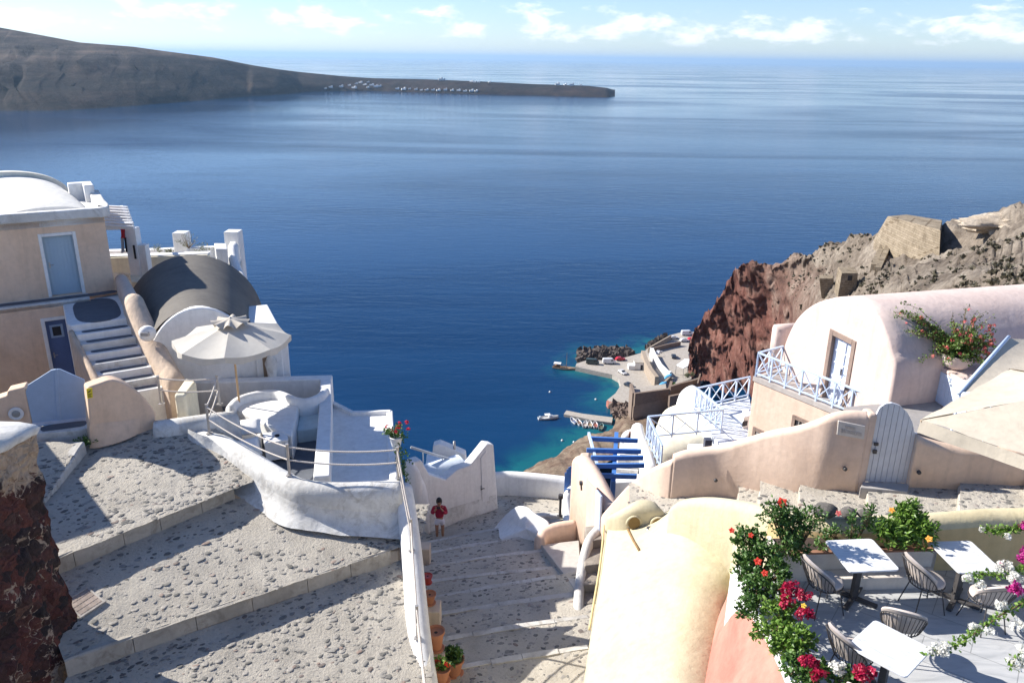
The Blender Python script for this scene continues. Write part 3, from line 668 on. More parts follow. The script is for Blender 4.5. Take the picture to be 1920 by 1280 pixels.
for pxs in ([(164.5,735.6),(166,733.6),(169,731.6),(170.4,731),(169.6,733.4),(167.6,735.4),(165,736.2)], [(165,738.6),(172,737.4),(172,738.4),(165,739.6)], [(165,741),(170,740.2),(170,741),(165,741.8)], [(165.4,743.2),(171.6,742.2),(171.6,743.4),(165.5,744.4)]):
    in_wall(q, pxs, T0-Vector((-tu.y, tu.x, 0))*.026, tu, .005)
q.build('pictogram', paint('sign_black', (.03, .025, .005), .6), sg)
q = MB(); in_wall(q, [(-60,860),(-60,765),(12,742),(13,733),(47,725),(49,735),(62,798),(64,812)], G0-gu*.02, gu, .4)
stub = thing('garden_wall', 'low tan wall with a pale cap and a round white lamp left of the blue gate', 'wall'); q.build('wall', PEACH, stub, bevel=.05, seg=3)
lc = W(31, 774, G0, gu)+gn*.03; q = MB(); q.lathe([(.17,0),(.17,.035),(.135,.05),(.12,.03)], seg=20); ring = q.build('lamp_ring', WHITE, stub, smooth=True, auto=40); 
q = MB(); q.lathe([(.12,0),(.12,.02),(.05,.05),(0,.052)], seg=16); gl = q.build('lamp_glass', paint('frosted_grey', (.30, .30, .29), .3), stub, smooth=True)
for o in (ring, gl): o.rotation_euler = gn.to_track_quat('Z', 'Y').to_euler(); o.location = lc
# ================================================================ peach house
D0 = Z(97, 557, -7.5); hu = Vector((.85, .52, 0)).normalized(); hn = Vector((hu.y, -hu.x, 0))
def H(s, t, z): return Vector((D0.x+hu.x*s+hn.x*t, D0.y+hu.y*s+hn.y*t, z))
def Hs(px, py, t=0):
    p = W(px, py, H(0, t, 0), hu); return (p-H(0, t, 0)).dot(hu), p.z
s1 = Hs(205, 470)[0]; zpar = Hs(100, 410)[1]
PH = thing('peach_house', 'two storey peach house with pale blue doors and a white vaulted roof', 'house')
a0, z0 = Hs(80, 445); a1, z1 = Hs(140, 438); zb = -7.47
a1 = Hs(146, 500)[0]; a0 = Hs(88, 500)[0]; ztop = Hs(110, 442)[1]
def slab(mb, s0, s1_, t0, t1, z0_, z1_): mb.prism([H(s0,t0,0), H(s1_,t0,0), H(s1_,t1,0), H(s0,t1,0)], z0_, z1_)
def wall_holes(mb, sA, sB, tF, th, zA, zB, holes):
    ss = sorted({sA, sB, *[h[0] for h in holes], *[h[1] for h in holes]}); zs = sorted({zA, zB, *[h[2] for h in holes], *[h[3] for h in holes]})
    n = {}
    def vid(s, t, z):
        k = (round(s, 4), round(t, 4), round(z, 4))
        if k not in n: n[k] = len(mb.v); mb.v.append(tuple(H(s, t, z)))
        return n[k]
    solid = lambda i, j: 0 <= i < len(ss)-1 and 0 <= j < len(zs)-1 and not any(h[0]-1e-6 <= ss[i] and ss[i+1] <= h[1]+1e-6 and h[2]-1e-6 <= zs[j] and zs[j+1] <= h[3]+1e-6 for h in holes)
    for i in range(len(ss)-1):
        for j in range(len(zs)-1):
            if not solid(i, j): continue
            a, b_, c, d = ss[i], ss[i+1], zs[j], zs[j+1]
            mb.f.append((vid(a,tF,c), vid(b_,tF,c), vid(b_,tF,d), vid(a,tF,d))); mb.m.append(mb.mi)
            mb.f.append((vid(a,tF-th,d), vid(b_,tF-th,d), vid(b_,tF-th,c), vid(a,tF-th,c))); mb.m.append(mb.mi)
            for di, dj, e in ((-1,0,(a,a,c,d)), (1,0,(b_,b_,c,d)), (0,-1,(a,b_,c,c)), (0,1,(a,b_,d,d))):
                if not solid(i+di, j+dj):
                    if di: mb.f.append((vid(e[0],tF,c), vid(e[0],tF,d), vid(e[0],tF-th,d), vid(e[0],tF-th,c)))
                    else: mb.f.append((vid(a,tF,e[2]), vid(b_,tF,e[2]), vid(b_,tF-th,e[2]), vid(a,tF-th,e[2])))
                    mb.m.append(mb.mi)
q = MB(); wall_holes(q, -7, s1, 0, .35, -7.7, zpar, [(a0, a1, zb, ztop)]); slab(q, s1-.35, s1, -.35, -6, -7.7, zpar); slab(q, -7, s1-.35, -6, -6.35, -11, zpar)
q.build('upper_wall', PEACH, PH)
def door(parent, s0, s1_, t, z0_, z1_, glass=False, leafm=None, leaves=1):
    q = MB(); slab(q, s0, s1_, t, t-.05, z0_, z1_); d_ = q.build('door', leafm or BLUEPAINT, parent)
    n = 7
    q = MB()
    for k in range(n):
        x0 = lerp(s0+.05, s1_-.05, k/n); slab(q, x0+.006, x0+(s1_-s0-.1)/n-.006, t+.012, t, z0_+.04, z1_-.04)
    q.build('boards', leafm or BLUEPAINT, d_)
    q = MB(); hx = s0+.09; q.tube([H(hx, t+.02, z0_+1.0), H(hx, t+.07, z0_+1.0), H(hx+.11, t+.07, z0_+1.0)], .012, 6); slab(q, hx-.02, hx+.02, t+.02, t+.014, z0_+.9, z0_+1.08); q.build('handle', STEEL, d_, smooth=True, auto=40)
    return d_
door(PH, a0, a1, -.14, zb, ztop)
q = MB(); fw = .1
for (sA, sB, zA, zB) in ((a0-fw, a0, zb-.02, ztop+fw), (a1, a1+fw, zb-.02, ztop+fw), (a0, a1, ztop, ztop+fw)): slab(q, sA, sB, .02, -.13, zA, zB)
q.build('door_frame', WHITE, PH, bevel=.012)
# ledge and lower storey
tl = .62; b0 = Hs(85, 610, tl)[0]; b1 = Hs(131, 640, tl)[0]; zlt = Hs(105, 600, tl)[1]; sR = Hs(150, 640, tl)[0]+.5
q = MB(); wall_holes(q, -7, sR, tl, .4, -11, -7.56, [(b0, b1, -10.3, zlt)]); q.build('lower_wall', PEACH, PH)
q = MB(); slab(q, -7, sR, tl, -.0, -7.7, -7.5); q.build('ledge', WHITE_WORN, PH, bevel=.03)
q = MB(); P = spline([H(-7,.12,0), H(0,.12,0), H(1.2,.12,0), H(1.75,.05,0), H(1.9,.3,0), H(1.2,.44,0), H(-.2,.46,0), H(-3,.47,0), H(-7,.47,0)], 4, True); q.prism(P, -7.51, -7.495); q.build('painted_ledge', SLATE, PH)
ld = door(PH, b0, b1, tl-.16, -10.3, zlt, leafm=paint('deep_blue_door', (.10, .16, .34), .5, .08))
q = MB(); sm = (b0+b1)/2; slab(q, sm-.2, sm+.18, tl-.12, tl-.147, zlt-.62, zlt-.18); wf = q.build('window_frame', GB, ld, bevel=.008)
q = MB(); slab(q, sm-.13, sm+.11, tl-.11, tl-.125, zlt-.55, zlt-.25); q.build('pane', DARK, ld)
q = MB()
for (sA, sB, zA, zB) in ((b0-.11, b0, -10.3, zlt+.11), (b1, b1+.11, -10.3, zlt+.11), (b0, b1, zlt, zlt+.11)): slab(q, sA, sB, tl+.02, tl-.15, zA, zB)
q.build('door_frame', WHITE, PH, bevel=.012)
WHITE_WARM = plaster('warm_white_limewash', (.80, .77, .70), (.72, .67, .58), .4)
# white roof edge, flat roof, vault
q = MB(); pr = [H(-7,.08,zpar+.30), H(-2,.08,zpar+.28), H(s1-.6,.08,zpar+.27), H(s1+.0,.06,zpar+.3), H(s1+.02,-1.5,zpar+.3), H(s1+.02,-3.2,zpar+.36)]
q.ribbon(spline(pr, 5), .34, zpar-.03, 0); q.build('parapet', WHITE_WORN, PH, bevel=.05, seg=3)
q = MB(); slab(q, -7, s1-.02, 0, -6.2, zpar-.25, zpar+.02); q.build('flat_roof', WHITE, PH)
# vault across the roof: rises behind the parapet, thick rim at its far end
cS = Hs(82, 400)[0]; vt = -.7
def vault(mb, c0, c1, a, h, zb_, seg=28, cap0=True, cap1=True, axis=None):
    rows = []
    for p, (aa, hh) in ((c0, (a, h)), (c1, (a, h))):
        d = (Vector(c1)-Vector(c0)); d.z = 0; d.normalize(); sd_ = Vector((d.y, -d.x, 0))
        rows.append([Vector((p[0], p[1], zb_))+sd_*(aa*math.cos(PI*k/seg))+V(0,0,hh*math.sin(PI*k/seg)) for k in range(seg+1)])
    N_ = 10; full = [[rows[0][k].lerp(rows[1][k], i/N_) for k in range(seg+1)] for i in range(N_+1)]
    mb.grid(full)
    if cap0: mb.add(rows[0], [tuple(range(seg+1))])
    if cap1: mb.add(rows[1], [tuple(range(seg, -1, -1))])
VM = MB(); rows = []
for i in range(13):
    t = i/12; c = H(lerp(cS+.15, cS-1.0, t), lerp(-.95, -4.6, t), 0); aa, hh = lerp(1.1, 1.9, t**.8), lerp(.20, .80, t**.75)
    rows.append([c+hu*(-aa*math.cos(PI*k/28))+V(0,0,zpar+.02+hh*math.sin(PI*k/28)-c.z) for k in range(29)])
VM.grid(rows); VM.add(rows[0], [tuple(range(29))]); VM.build('vault', WHITE_WARM, PH, smooth=True, auto=60)
VM = MB(); vault(VM, H(cS-1.0,-4.6,0), H(cS-1.05,-4.95,0), 2.06, .95, zpar+.02); VM.build('vault_rim', plaster('cream_rim', (.78,.73,.62), (.70,.63,.50), .4), PH, smooth=True, auto=50)
q = MB(); slab(q, s1-.75, s1+.02, -3.2, -3.6, zpar, zpar+.62); slab(q, s1-.3, s1+.02, -2.6, -3.2, zpar, zpar+.62); q.build('roof_upstand', WHITE, PH, bevel=.04)
# neighbour house beyond the left edge, whose corner shades the cobbles
nb = thing('neighbour_house', 'white house corner standing beyond the rubble wall at the far left', 'house')
q = MB(); q.prism([V(-24,16.8,0), V(-17.6,13.5,0), V(-13.75,16.6,0), V(-17.0,20.7,0)], -13, -6.3); q.build('wall', WHITE, nb, bevel=.08)
q = MB(); q.prism([V(-24.1,16.8,0), V(-17.6,13.4,0), V(-13.65,16.6,0), V(-17.0,20.8,0)], -6.3, -6.12); q.build('roof_slab', WHITE_WORN, nb, bevel=.05)
# ================================================================ stairs to the upper door
sl = Hs(142, 612, 1.3)[0]; sr_ = Hs(240, 597, 1.3)[0]
SL = (Z(135,607,-7.62)-H(0,0,0)).dot(hu); SRt = (Z(240,592,-7.62)-H(0,0,0)).dot(hu); T_land = (Z(190,602,-7.62)-H(0,0,0)).dot(hn)
stair = thing('staircase', 'white steps with grey painted treads climbing to the upper blue door', 'staircase')
n = 7; rz = (9.08-7.62)/n; tr = .36; shear = .085
def HS(s, t, z): return H(s+shear*max(0, t-T_land)*2.0, t, z)
q = MB(); q.prism([HS(SL-.12,tl,0), HS(SRt+.1,.0,0), HS(SRt+.1,T_land,0), HS(SL-.05,T_land,0), HS(SL-.14,T_land-.25,0)], -11, -7.62); q.build('landing', WHITE, stair, bevel=.05, seg=3)
q = MB(); cs = (SL+SRt)/2; P = [H(cs+.0+(SRt-SL)*.42*math.copysign(abs(math.cos(t))**.6, math.cos(t)), T_land*.5+.22+(T_land*.5-.22)*math.copysign(abs(math.sin(t))**.6, math.sin(t)), 0) for t in np.linspace(0, 2*PI, 28, endpoint=False)]
q.prism(P, -7.64, -7.615); q.build('painted_landing', SLATE, stair)
for k in range(n):
    t0 = T_land+k*tr; zz = -7.62-(k+1)*rz
    q = MB(); q.prism([HS(SL,t0-.02,0), HS(SRt,t0-.02,0), HS(SRt,t0+tr,0), HS(SL,t0+tr,0)], -11, zz); q.build('step', WHITE_WORN if k % 2 else WHITE, stair, bevel=.03, seg=2)
    q = MB(); m0, m1 = SL+.18, SRt-.1; tc_ = t0+.155; P = [HS(lerp(m0, m1, .5)+(m1-m0)*.5*math.copysign(abs(math.cos(a))**.35, math.cos(a)), tc_+.125*math.copysign(abs(math.sin(a))**.5, math.sin(a)), 0) for a in np.linspace(0, 2*PI, 28, endpoint=False)]
    q.prism(P, zz-.02, zz+.004); q.build('painted_tread', SLATE, stair)
ROUGHP = plaster('rough_peach_edge', (.70, .55, .42), (.55, .42, .31), .8, bs=1.8, grime=(.50, .40, .30))
q = MB(); pp = [HS(SRt+.2, -.05, -7.0), HS(SRt+.2, T_land-.9, -7.0), HS(SRt+.2, T_land-.45, -7.05)]; q.ribbon(spline(pp, 5), .42, -11, 5); q.build('side_wall', PEACH2, stair, smooth=True)
q = MB(); pp = [HS(SRt+.22, T_land-.5, -7.0), HS(SRt+.22, T_land-.1, -6.98), HS(SRt+.22, T_land+.5, -7.35), HS(SRt+.24, T_land+1.3, -7.95), HS(SRt+.26, T_land+2.1, -8.45), HS(SRt+.28, T_land+2.75, -8.75), HS(SRt+.28, T_land+2.95, -9.2)]; q.ribbon(spline(pp, 6), .60, -11, 8); q.build('side_wall', ROUGHP, stair, smooth=True)
q = MB(); pp = [HS(SL-.06, T_land, -7.75), HS(SL-.05, T_land+.8, -8.1), HS(SL-.04, T_land+1.6, -8.45), HS(SL-.02, T_land+2.3, -8.78)]; q.ribbon(spline(pp, 6), .16, -11, 3); q.build('stair_edge', ROUGHP, stair, smooth=True)
q = MB(); pb = Z(345,770,-9.0); q.prism([Z(330,772,-9.05), Z(352,772,-9.05), Z(372,745,-9.05), Z(352,738,-9.05)], -10.2, -8.55); pw = q.build('pale_block', CREAM, None, bevel=.08, seg=3); tag(pw, 'small pale sloping block at the foot of the peach stair wall behind the rope rail', 'wall block')
# ================================================================ sunken terrace with umbrella
TF = -10.25
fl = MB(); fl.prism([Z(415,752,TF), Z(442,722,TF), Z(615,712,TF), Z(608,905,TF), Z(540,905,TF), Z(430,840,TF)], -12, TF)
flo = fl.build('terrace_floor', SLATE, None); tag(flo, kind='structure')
fp = MB(); a, b_, c_ = Z(430,712,-9.45), Z(613,706,-9.5), Z(603,892,-9.7)
pw = thing('terrace_parapet', 'flat topped white parapet walls boxing in the sunken umbrella terrace on its sea side', 'wall')
for i, (p, r) in enumerate(((a, b_),)):
    fp.ribbon([p-V(1.6,.1,0), p, p.lerp(r, .5), r+V(.16,0,0)], .36, -12.5, 0)
fp.build('sea_side', WHITE, pw, bevel=.04, seg=3)
fp = MB(); fp.ribbon([b_-V(0,.19,0)+V(0,0,.003), b_.lerp(c_, .35), c_], [.34, .36, .40], -13, 0); fp.build('right_side', WHITE, pw, bevel=.04, seg=3)
# curved built-in bench
be = thing('built_in_bench', 'white plastered curved bench on the sunken terrace in the shade of the umbrella', 'bench')
q = MB(); out = [Z(x, y, -9.55) for x, y in ((434,762),(450,749),(482,742),(520,741),(545,746),(561,751),(557,778),(547,816),(522,806),(490,791),(462,777))]; q.prism(out, -10.3, -9.55); q.build('seat', WHITE, be, bevel=.06, seg=3)
q = MB(); q.ribbon(spline([Z(430,760,-9.36), Z(446,744,-9.32), Z(480,733,-9.30), Z(518,731,-9.30), Z(552,744,-9.34), Z(575,746,-9.34), Z(598,738,-9.34), Z(610,726,-9.34)], 5), .26, -10.3, 4); q.build('backrest', WHITE, be, smooth=True)
q = MB(); q.prism([Z(562,772,-9.85), Z(606,758,-9.85), Z(602,800,-9.85), Z(556,806,-9.85)], -10.3, -9.85); q.build('side_seat', paint('shade_blue_cement', (.50,.60,.62), .7), be, bevel=.05)  # bluish umbrella shade is put into this block's base colour
CUSH = paint('white_cotton', (.78, .77, .75), .95, .04, 0, 9, .4)
def cushion(mb, c, w_, d_, h_, rz, M=None):
    rows = []
    R = M if M is not None else Matrix.Rotation(rz, 3, 'Z')
    for i in range(9):
        for_s = []
        for j in range(9):
            u, v_ = i/8*2-1, j/8*2-1; k = ((1-u**4)*(1-v_**4))**.45; pin = 1-.08*(1-abs(u))*abs(v_)**3-.0
            for_s.append(R@Vector((u*w_/2*(1-.1*(1-abs(v_)**2)*abs(u)**6), v_*d_/2*(1-.1*(1-abs(u)**2)*abs(v_)**6), k*h_/2))+Vector(c))
        rows.append(for_s)
    mb.grid(rows)
    rows2 = [[R@(Matrix.Diagonal((1,1,-1))@(R.inverted()@(p-Vector(c))))+Vector(c) for p in r] for r in rows]
    mb.grid([list(reversed(r)) for r in rows2])
for i, (px, py, z, rz, lab) in enumerate(((468,800,-9.55,.3,'white cotton cushion lying flat on top of the pair by the terrace wall'),(466,838,-9.72,.5,'white cotton cushion propped lowest beside the terrace wall under the ropes'))):
    q = MB(); cushion(q, (0,0,0), .62, .55, .24, 0, Matrix.Rotation(rz, 3, 'Z')@Matrix.Rotation(.35+.3*i, 3, 'X')); o = q.build('cushion', CUSH, None, smooth=True); o.location = Z(px, py, z); tag(o, lab, 'cushion', 'white terrace cushions')
q = MB(); q.prism([Z(448,812,-9.85), Z(490,800,-9.85), Z(488,850,-9.85), Z(450,862,-9.85)], -10.3, -9.85); o = q.build('low_bench', WHITE, None, bevel=.05); tag(o, 'low white plastered seat block under the two cushions', 'bench')
# small table
tb = thing('side_table', 'small square white table with a dark ashtray standing on the dark terrace floor', 'table', Z(520,858,TF), .35)
q = MB(); q.box((0,0,.62), (.62,.62,.05)); q.build('tabletop', CUSH, tb, bevel=.01)
for sx in (-1,1):
    for sy in (-1,1): q = MB(); q.box((sx*.26, sy*.26, .3), (.07,.07,.6)); q.build('leg', CUSH, tb, bevel=.008)
q = MB(); q.box((0,.0,.32), (.5,.5,.5)); q.build('apron', CUSH, tb, bevel=.01)
q = MB(); q.lathe([(.05,0),(.07,.035),(.055,.03),(.045,.01)], seg=12); o = q.build('ashtray', DARK, None, smooth=True); o.location = Z(520,858,TF)+V(.05,0,.646); tag(o, 'small dark ashtray on the white side table', 'ashtray')
# umbrella
UY = 21.0; ub = Y(443,740,UY); uc = Y(431,630,UY); ua = Y(433,598,UY)
um = thing('sun_umbrella', 'large off-white canvas sun umbrella with a ruffled vent cap and wooden pole', 'umbrella', (uc.x+.06, UY, TF)); ox, oz = 0, TF
CANV, nt, b = mat('umbrella_canvas'); b.inputs['Base Color'].default_value = (.74,.72,.68,1); b.inputs['Roughness'].default_value = .9
v = coords(nt, False); n_ = noise(nt, 5, 5, .6, v, .5); nt.links.new(ramp(nt, n_.outputs[0], [(.3,(.58,.55,.49)),(.7,(.65,.62,.56))]).outputs[0], b.inputs['Base Color']); bump(nt, b, n_.outputs[0], .3, .03)
tr_ = nt.nodes.new('ShaderNodeBsdfTranslucent'); tr_.inputs[0].default_value = (.75,.66,.52,1); ms = nt.nodes.new('ShaderNodeMixShader'); ms.inputs[0].default_value = .22
nt.links.new(b.outputs[0], ms.inputs[1]); nt.links.new(tr_.outputs[0], ms.inputs[2]); nt.links.new(ms.outputs[0], nt.nodes['Material Output'].inputs[0])
rimz = uc.z-oz-.05; R0 = 1.60; apz = rimz+.42; ph = .2
rows = []
for i in range(11):
    t = i/10; row = []
    for k in range(8*8+1):
        a = ph+2*PI*k/64; f = (k % 8)/8; sc = math.cos(PI/8)/math.cos((f-.5)*PI/4)
        r = (.06+(R0-.06)*t)*(1-(1-sc)*1.0); sagv = -.085*math.sin(PI*f)*t**1.3
        row.append(V(r*math.cos(a), r*math.sin(a), apz-(apz-rimz)*(t**1.12)+sagv))
    rows.append(row)
q = MB(); q.grid(rows); q.build('canopy', CANV, um, smooth=True, auto=9)
for k8 in range(8):
    q = MB(); rows = []
    for j in range(9):
        f = j/8; a = ph+2*PI*(k8+f)/8; sc = math.cos(PI/8)/math.cos((f-.5)*PI/4); r = R0*sc
        base = V(r*math.cos(a), r*math.sin(a), rimz-.085*math.sin(PI*f)); dr = .165+.02*math.sin(f*PI*2+k8); wv = .03*math.sin(f*PI*4+k8*1.7)
        rows.append([base, base+V(wv*.5*math.cos(a), wv*.5*math.sin(a), -dr*.5), base+V(wv*math.cos(a), wv*math.sin(a), -dr)])
    q.grid(rows); q.build('valance', CANV, um, smooth=True)
q = MB(); rows = []
for i in range(6):
    t = i/5; row = []
    for k in range(65):
        a = ph+2*PI*k/64; wv = math.cos(8*a-8*ph)*t
        row.append(V((.03+.45*t)*(1+.10*wv)*math.cos(a), (.03+.45*t)*(1+.10*wv)*math.sin(a), apz+.17-.13*t+.075*wv*t))
    rows.append(row)
q.grid(rows); q.build('vent_cap', paint('beige_canvas', (.50,.45,.38), .95, .1), um, smooth=True)
q = MB(); q.lathe([(.0,.2),(.03,.19),(.035,.12),(.02,.08),(.02,-.05)], (0,0,apz), 10); q.build('finial', STEEL, um, smooth=True)
q = MB(); q.tube([V(0,0,0), V(0,0,apz)], .03, 10); q.build('pole', wood('umbrella_wood', (.52,.33,.17), (.62,.42,.24)), um, smooth=True, auto=40)
for k8 in range(8):
    a = ph+2*PI*k8/8; q = MB(); q.bar(V(.05*math.cos(a), .05*math.sin(a), apz-.04), V((R0-.03)*math.cos(a), (R0-.03)*math.sin(a), rimz-.02), .02, .025); q.build('rib', MATS['umbrella_wood'], um)
q = MB(); q.lathe([(.26,0),(.26,.07),(.05,.09),(.04,.3)], seg=16); q.build('base', IRON, um, smooth=True, auto=40)
# white flat roof and low parapet below the terrace, toward the alley
RZ = -10.4
rf = thing('white_roof_terrace', 'flat white roof terrace with a low rim on the sea side, below the umbrella terrace', 'roof terrace')
q = MB(); q.prism([Z(585,930,RZ), Z(742,930,RZ), Z(733,772,RZ), Z(655,774,RZ), Z(612,752,RZ)], -16, RZ); q.build('floor', WHITE, rf)
q = MB(); q.ribbon([Z(622,752,RZ+.12), Z(660,771,RZ+.12), Z(733,769,RZ+.12)], .16, -16, 0); q.build('rim', WHITE, rf, bevel=.03)
q = MB(); q.ribbon([Z(730,769,RZ+.10), Z(733,830,RZ+.10), Z(738,900,RZ+.10)], .2, -16, 0); q.build('rim', WHITE, rf, bevel=.03)
# ================================================================ white vaulted house behind the umbrella
gv = thing('vaulted_house', 'white cave house under a big dark grey barrel vault behind the umbrella', 'house')
p0 = Z(368,572,-7.05); p1 = Z(352,478,-6.75); ax = Vector((p1.x-p0.x, p1.y-p0.y, 0)); L = ax.length; ax.normalize(); side = Vector((ax.y, -ax.x, 0))
GREYV = plaster('dark_grey_cement', (.175,.16,.14), (.13,.12,.11), .8, bs=.35)
a_w, bz = 2.75, -9.4
def arch_pts(c, a, h, n=28, z0=bz): return [Vector((c.x, c.y, z0))+side*(a*math.cos(PI*k/n))+V(0,0,h*math.sin(PI*k/n)) for k in range(n+1)]
f0 = p0+ax*.14; rows = [arch_pts(f0.lerp(p1, t), lerp(1.78, 2.4, t), lerp(bz*-1-7.15, bz*-1-6.75, t)) for t in np.linspace(0, 1, 12)]
q = MB(); q.grid(rows); q.add(rows[-1], [tuple(range(28, -1, -1))]); q.build('vault', GREYV, gv, smooth=True, auto=60)
q = MB(); A_ = arch_pts(p0, 1.64, -7.14-bz); base = [p0+side*2.55, p0-side*1.68]
outl = [Vector((base[0].x, base[0].y, -11)), Vector((base[0].x, base[0].y, -8.55)), p0+side*2.2+V(0,0,-8.55-p0.z)]+A_[2:-1]+[Vector((base[1].x, base[1].y, -9.4)), Vector((base[1].x, base[1].y, -11))]
B_ = [p+ax*.3 for p in outl]; k = len(outl); q.add(outl+B_, [tuple(range(k)), tuple(range(2*k-1, k-1, -1))]+[(i, k+i, k+(i+1)%k, (i+1)%k) for i in range(k)])
q.build('gable_wall', WHITE, gv, bevel=.05, seg=3)
s_of = lambda px, py: (W(px, py, p0, side)-p0).dot(side)
q = MB(); e0 = s_of(476, 640); e1 = s_of(527, 640)
q.prism([p0+side*e0-ax*.12, p0+side*e1-ax*.12, p0+side*(e1-.05)+ax*2.6, p0+side*e0+ax*2.6], -11, -8.0); q.build('side_block', WHITE, gv, bevel=.05, seg=3)
n0, n1 = s_of(492, 680), s_of(509, 680); zt_ = W(500, 657, p0, side).z; zb_ = W(500, 704, p0, side).z
q = MB(); q.prism([p0+side*n0-ax*.135, p0+side*n1-ax*.135, p0+side*n1-ax*.11, p0+side*n0-ax*.11], zb_, zt_); q.build('niche', plaster('brown_stone', (.33,.24,.17), (.22,.16,.12), .7), gv)
q = MB(); nc = p0+side*((n0+n1)/2+.1)-ax*.3; q.lathe([(.10,0),(.13,.12),(.16,.4),(.2,.62),(.12,.8),(.07,.86),(.11,.96),(.1,1.1),(0,1.16)], (nc.x, nc.y, zb_-.1), 14); o = q.build('pale_statue', WHITE_WORN, None, smooth=True); tag(o, 'pale weathered bust standing before the brown niche under the umbrella edge', 'statue')
q = MB(); q.prism([p0+side*(e1)-ax*.12, p0+side*(e1+.95)-ax*.12, p0+side*(e1+.95)+ax*.4, p0+side*e1+ax*.4], -11, -10.0); q.build('low_step', WHITE, gv, bevel=.04)
q = MB(); lc = p0-side*1.42-ax*.02; q.lathe([(.24,0),(.23,.10),(.14,.16),(0,.18)], seg=18); o = q.build('lamp_hood', WHITE, gv, smooth=True); o.rotation_euler = (-ax).to_track_quat('Z','Y').to_euler(); o.location = Vector((lc.x, lc.y, -7.75))
q = MB(); q.box((lc.x, lc.y-.12, -7.72), (.24,.2,.12)); q.build('lantern', STEEL, gv, bevel=.02)
# ================================================================ terraces and pergola behind
ft = thing('upper_terrace', 'white terrace with square pillars and a cream front wall above the grey vault', 'terrace')
def pt(px, py, y): return Y(px, py, y)
q = MB(); q.ribbon([pt(196,482,31.2), pt(300,479,31.2), pt(392,476,31.2)], .3, -10.5, 0); q.build('front_wall', CREAM, ft, bevel=.03)
q = MB(); q.ribbon([pt(196,482,31.3)+V(0,.04,.06), pt(300,479,31.3)+V(0,.04,.06), pt(392,476,31.3)+V(0,.04,.06)], .42, -7.7, 0); q.build('coping', WHITE, ft, bevel=.03)
q = MB(); q.ribbon([pt(190,469,34), pt(300,466,34), pt(425,461,34)], .35, -10.5, 0); q.build('rear_parapet', WHITE, ft, bevel=.03)
q = MB(); q.prism([pt(190,485,31), pt(440,478,31), pt(455,470,34.2), pt(190,470,34.2)], -11, -8.35); q.build('floor', WHITE_WORN, ft)
for (xa, xb, yt, yy, zb2) in ((322,347,437,33.6,-10), (419,446,435,33.4,-12.5)):
    l = pt(xa, yt, yy); r = pt(xb, yt, yy); w_ = r.x-l.x; q = MB(); q.prism([l, r, r+V(.0,w_,0), l+V(0,w_,0)], zb2, l.z); q.build('pillar', WHITE, ft, bevel=.03)
q = MB(); q.ribbon(spline([pt(437,452,33.2), pt(437,470,32.4)-V(0,0,.25), pt(448,500,31.2)-V(0,0,.2), pt(462,540,29.6)], 4), .4, -13, 3); q.build('stepped_wall', WHITE, ft, smooth=True)
q = MB(); q.prism([pt(402,460,32.6), pt(424,458,32.6), pt(426,466,31.6), pt(404,468,31.6)], -10.5, pt(410,462,32).z); q.build('step_block', WHITE, ft, bevel=.03)
q = MB(); q.prism([pt(243,500,30), pt(258,498,30), pt(261,500,29.2), pt(246,503,29.2)], -10.5, pt(250,500,29.6).z+.02); q.prism([pt(243,520,29.2), pt(262,516,29.2), pt(264,525,28.2), pt(246,530,28.2)], -10.5, pt(250,520,28.8).z); q.build('cream_steps', CREAM, ft, bevel=.03)
pgz = -5.92
pg = thing('white_pergola', 'white slatted timber pergola on a square post beside the peach house', 'pergola')
PW = paint('white_painted_wood', (.80,.79,.78), .6, .05)
for i in range(8):
    y = 386.5+i*4.9+.12*i*i*.5; l = Z(188+i*1.3, y, pgz); r = Z(239+i*1.7, y+2.6, pgz); q = MB(); q.bar(l, r, .10, .09); q.build('slat', PW, pg, bevel=.008)
l = Z(198,424,pgz-.1); r = Z(251,423,pgz-.1); q = MB(); q.bar(l, r, .1, .28); q.build('front_beam', PW, pg, bevel=.01)
q = MB(); q.bar(Z(228,388,pgz-.1), Z(241,424,pgz-.1), .11, .12); q.build('cross_beam', PW, pg, bevel=.01)
pp = Z(241,426,pgz-.15); q = MB(); q.prism([pp+V(-.2,0,0), pp+V(.22,0,0), pp+V(.22,.4,0), pp+V(-.2,.4,0)], -9.2, pgz-.2); q.build('post', PW, pg, bevel=.02)
q = MB(); q.prism([pp+V(.22,.02,0), pp+V(.5,.02,0), pp+V(.5,.38,0), pp+V(.22,.38,0)], -9.2, -6.75); q.build('pier', WHITE, pg, bevel=.02)
q = MB(); q.box((pp.x+.1, pp.y-.02, -7.0), (.07,.04,.52)); q.build('wall_fitting', DARK, pg, bevel=.01)
hc = thing('hanging_cloth', 'red cloth above dark and pale cloth hanging in folds against the pergola post', 'cloth')
cy_ = pp.y-.12
def cloth(mb, pxs, amp=.03):
    P = [Y(x, y, cy_) for x, y in pxs]; a, b_, c, d = P; rows = []
    for i in range(9):
        rows.append([a.lerp(b_, j/10).lerp(d.lerp(c, j/10), i/8)+V(0, amp*math.sin(j*1.6+i*.3)-.02*i/8, 0) for j in range(11)])
    mb.grid(rows); mb.grid([[p+V(0,.012,0) for p in r] for r in rows])
q = MB(); cloth(q, ((226,430),(234,430),(235.5,446),(227,446))); q.build('red_panel', paint('red_fabric', (.52,.03,.05), .9), hc, smooth=True)
q = MB(); cloth(q, ((226,445),(231.5,446),(235,472),(227.5,475))); q.build('pale_panel', paint('grey_white_fabric', (.5,.48,.50), .9), hc, smooth=True)
q = MB(); cloth(q, ((232,446),(236,445),(240,472),(236,473))); q.build('dark_panel', paint('dark_fabric', (.03,.03,.04), .9), hc, smooth=True)
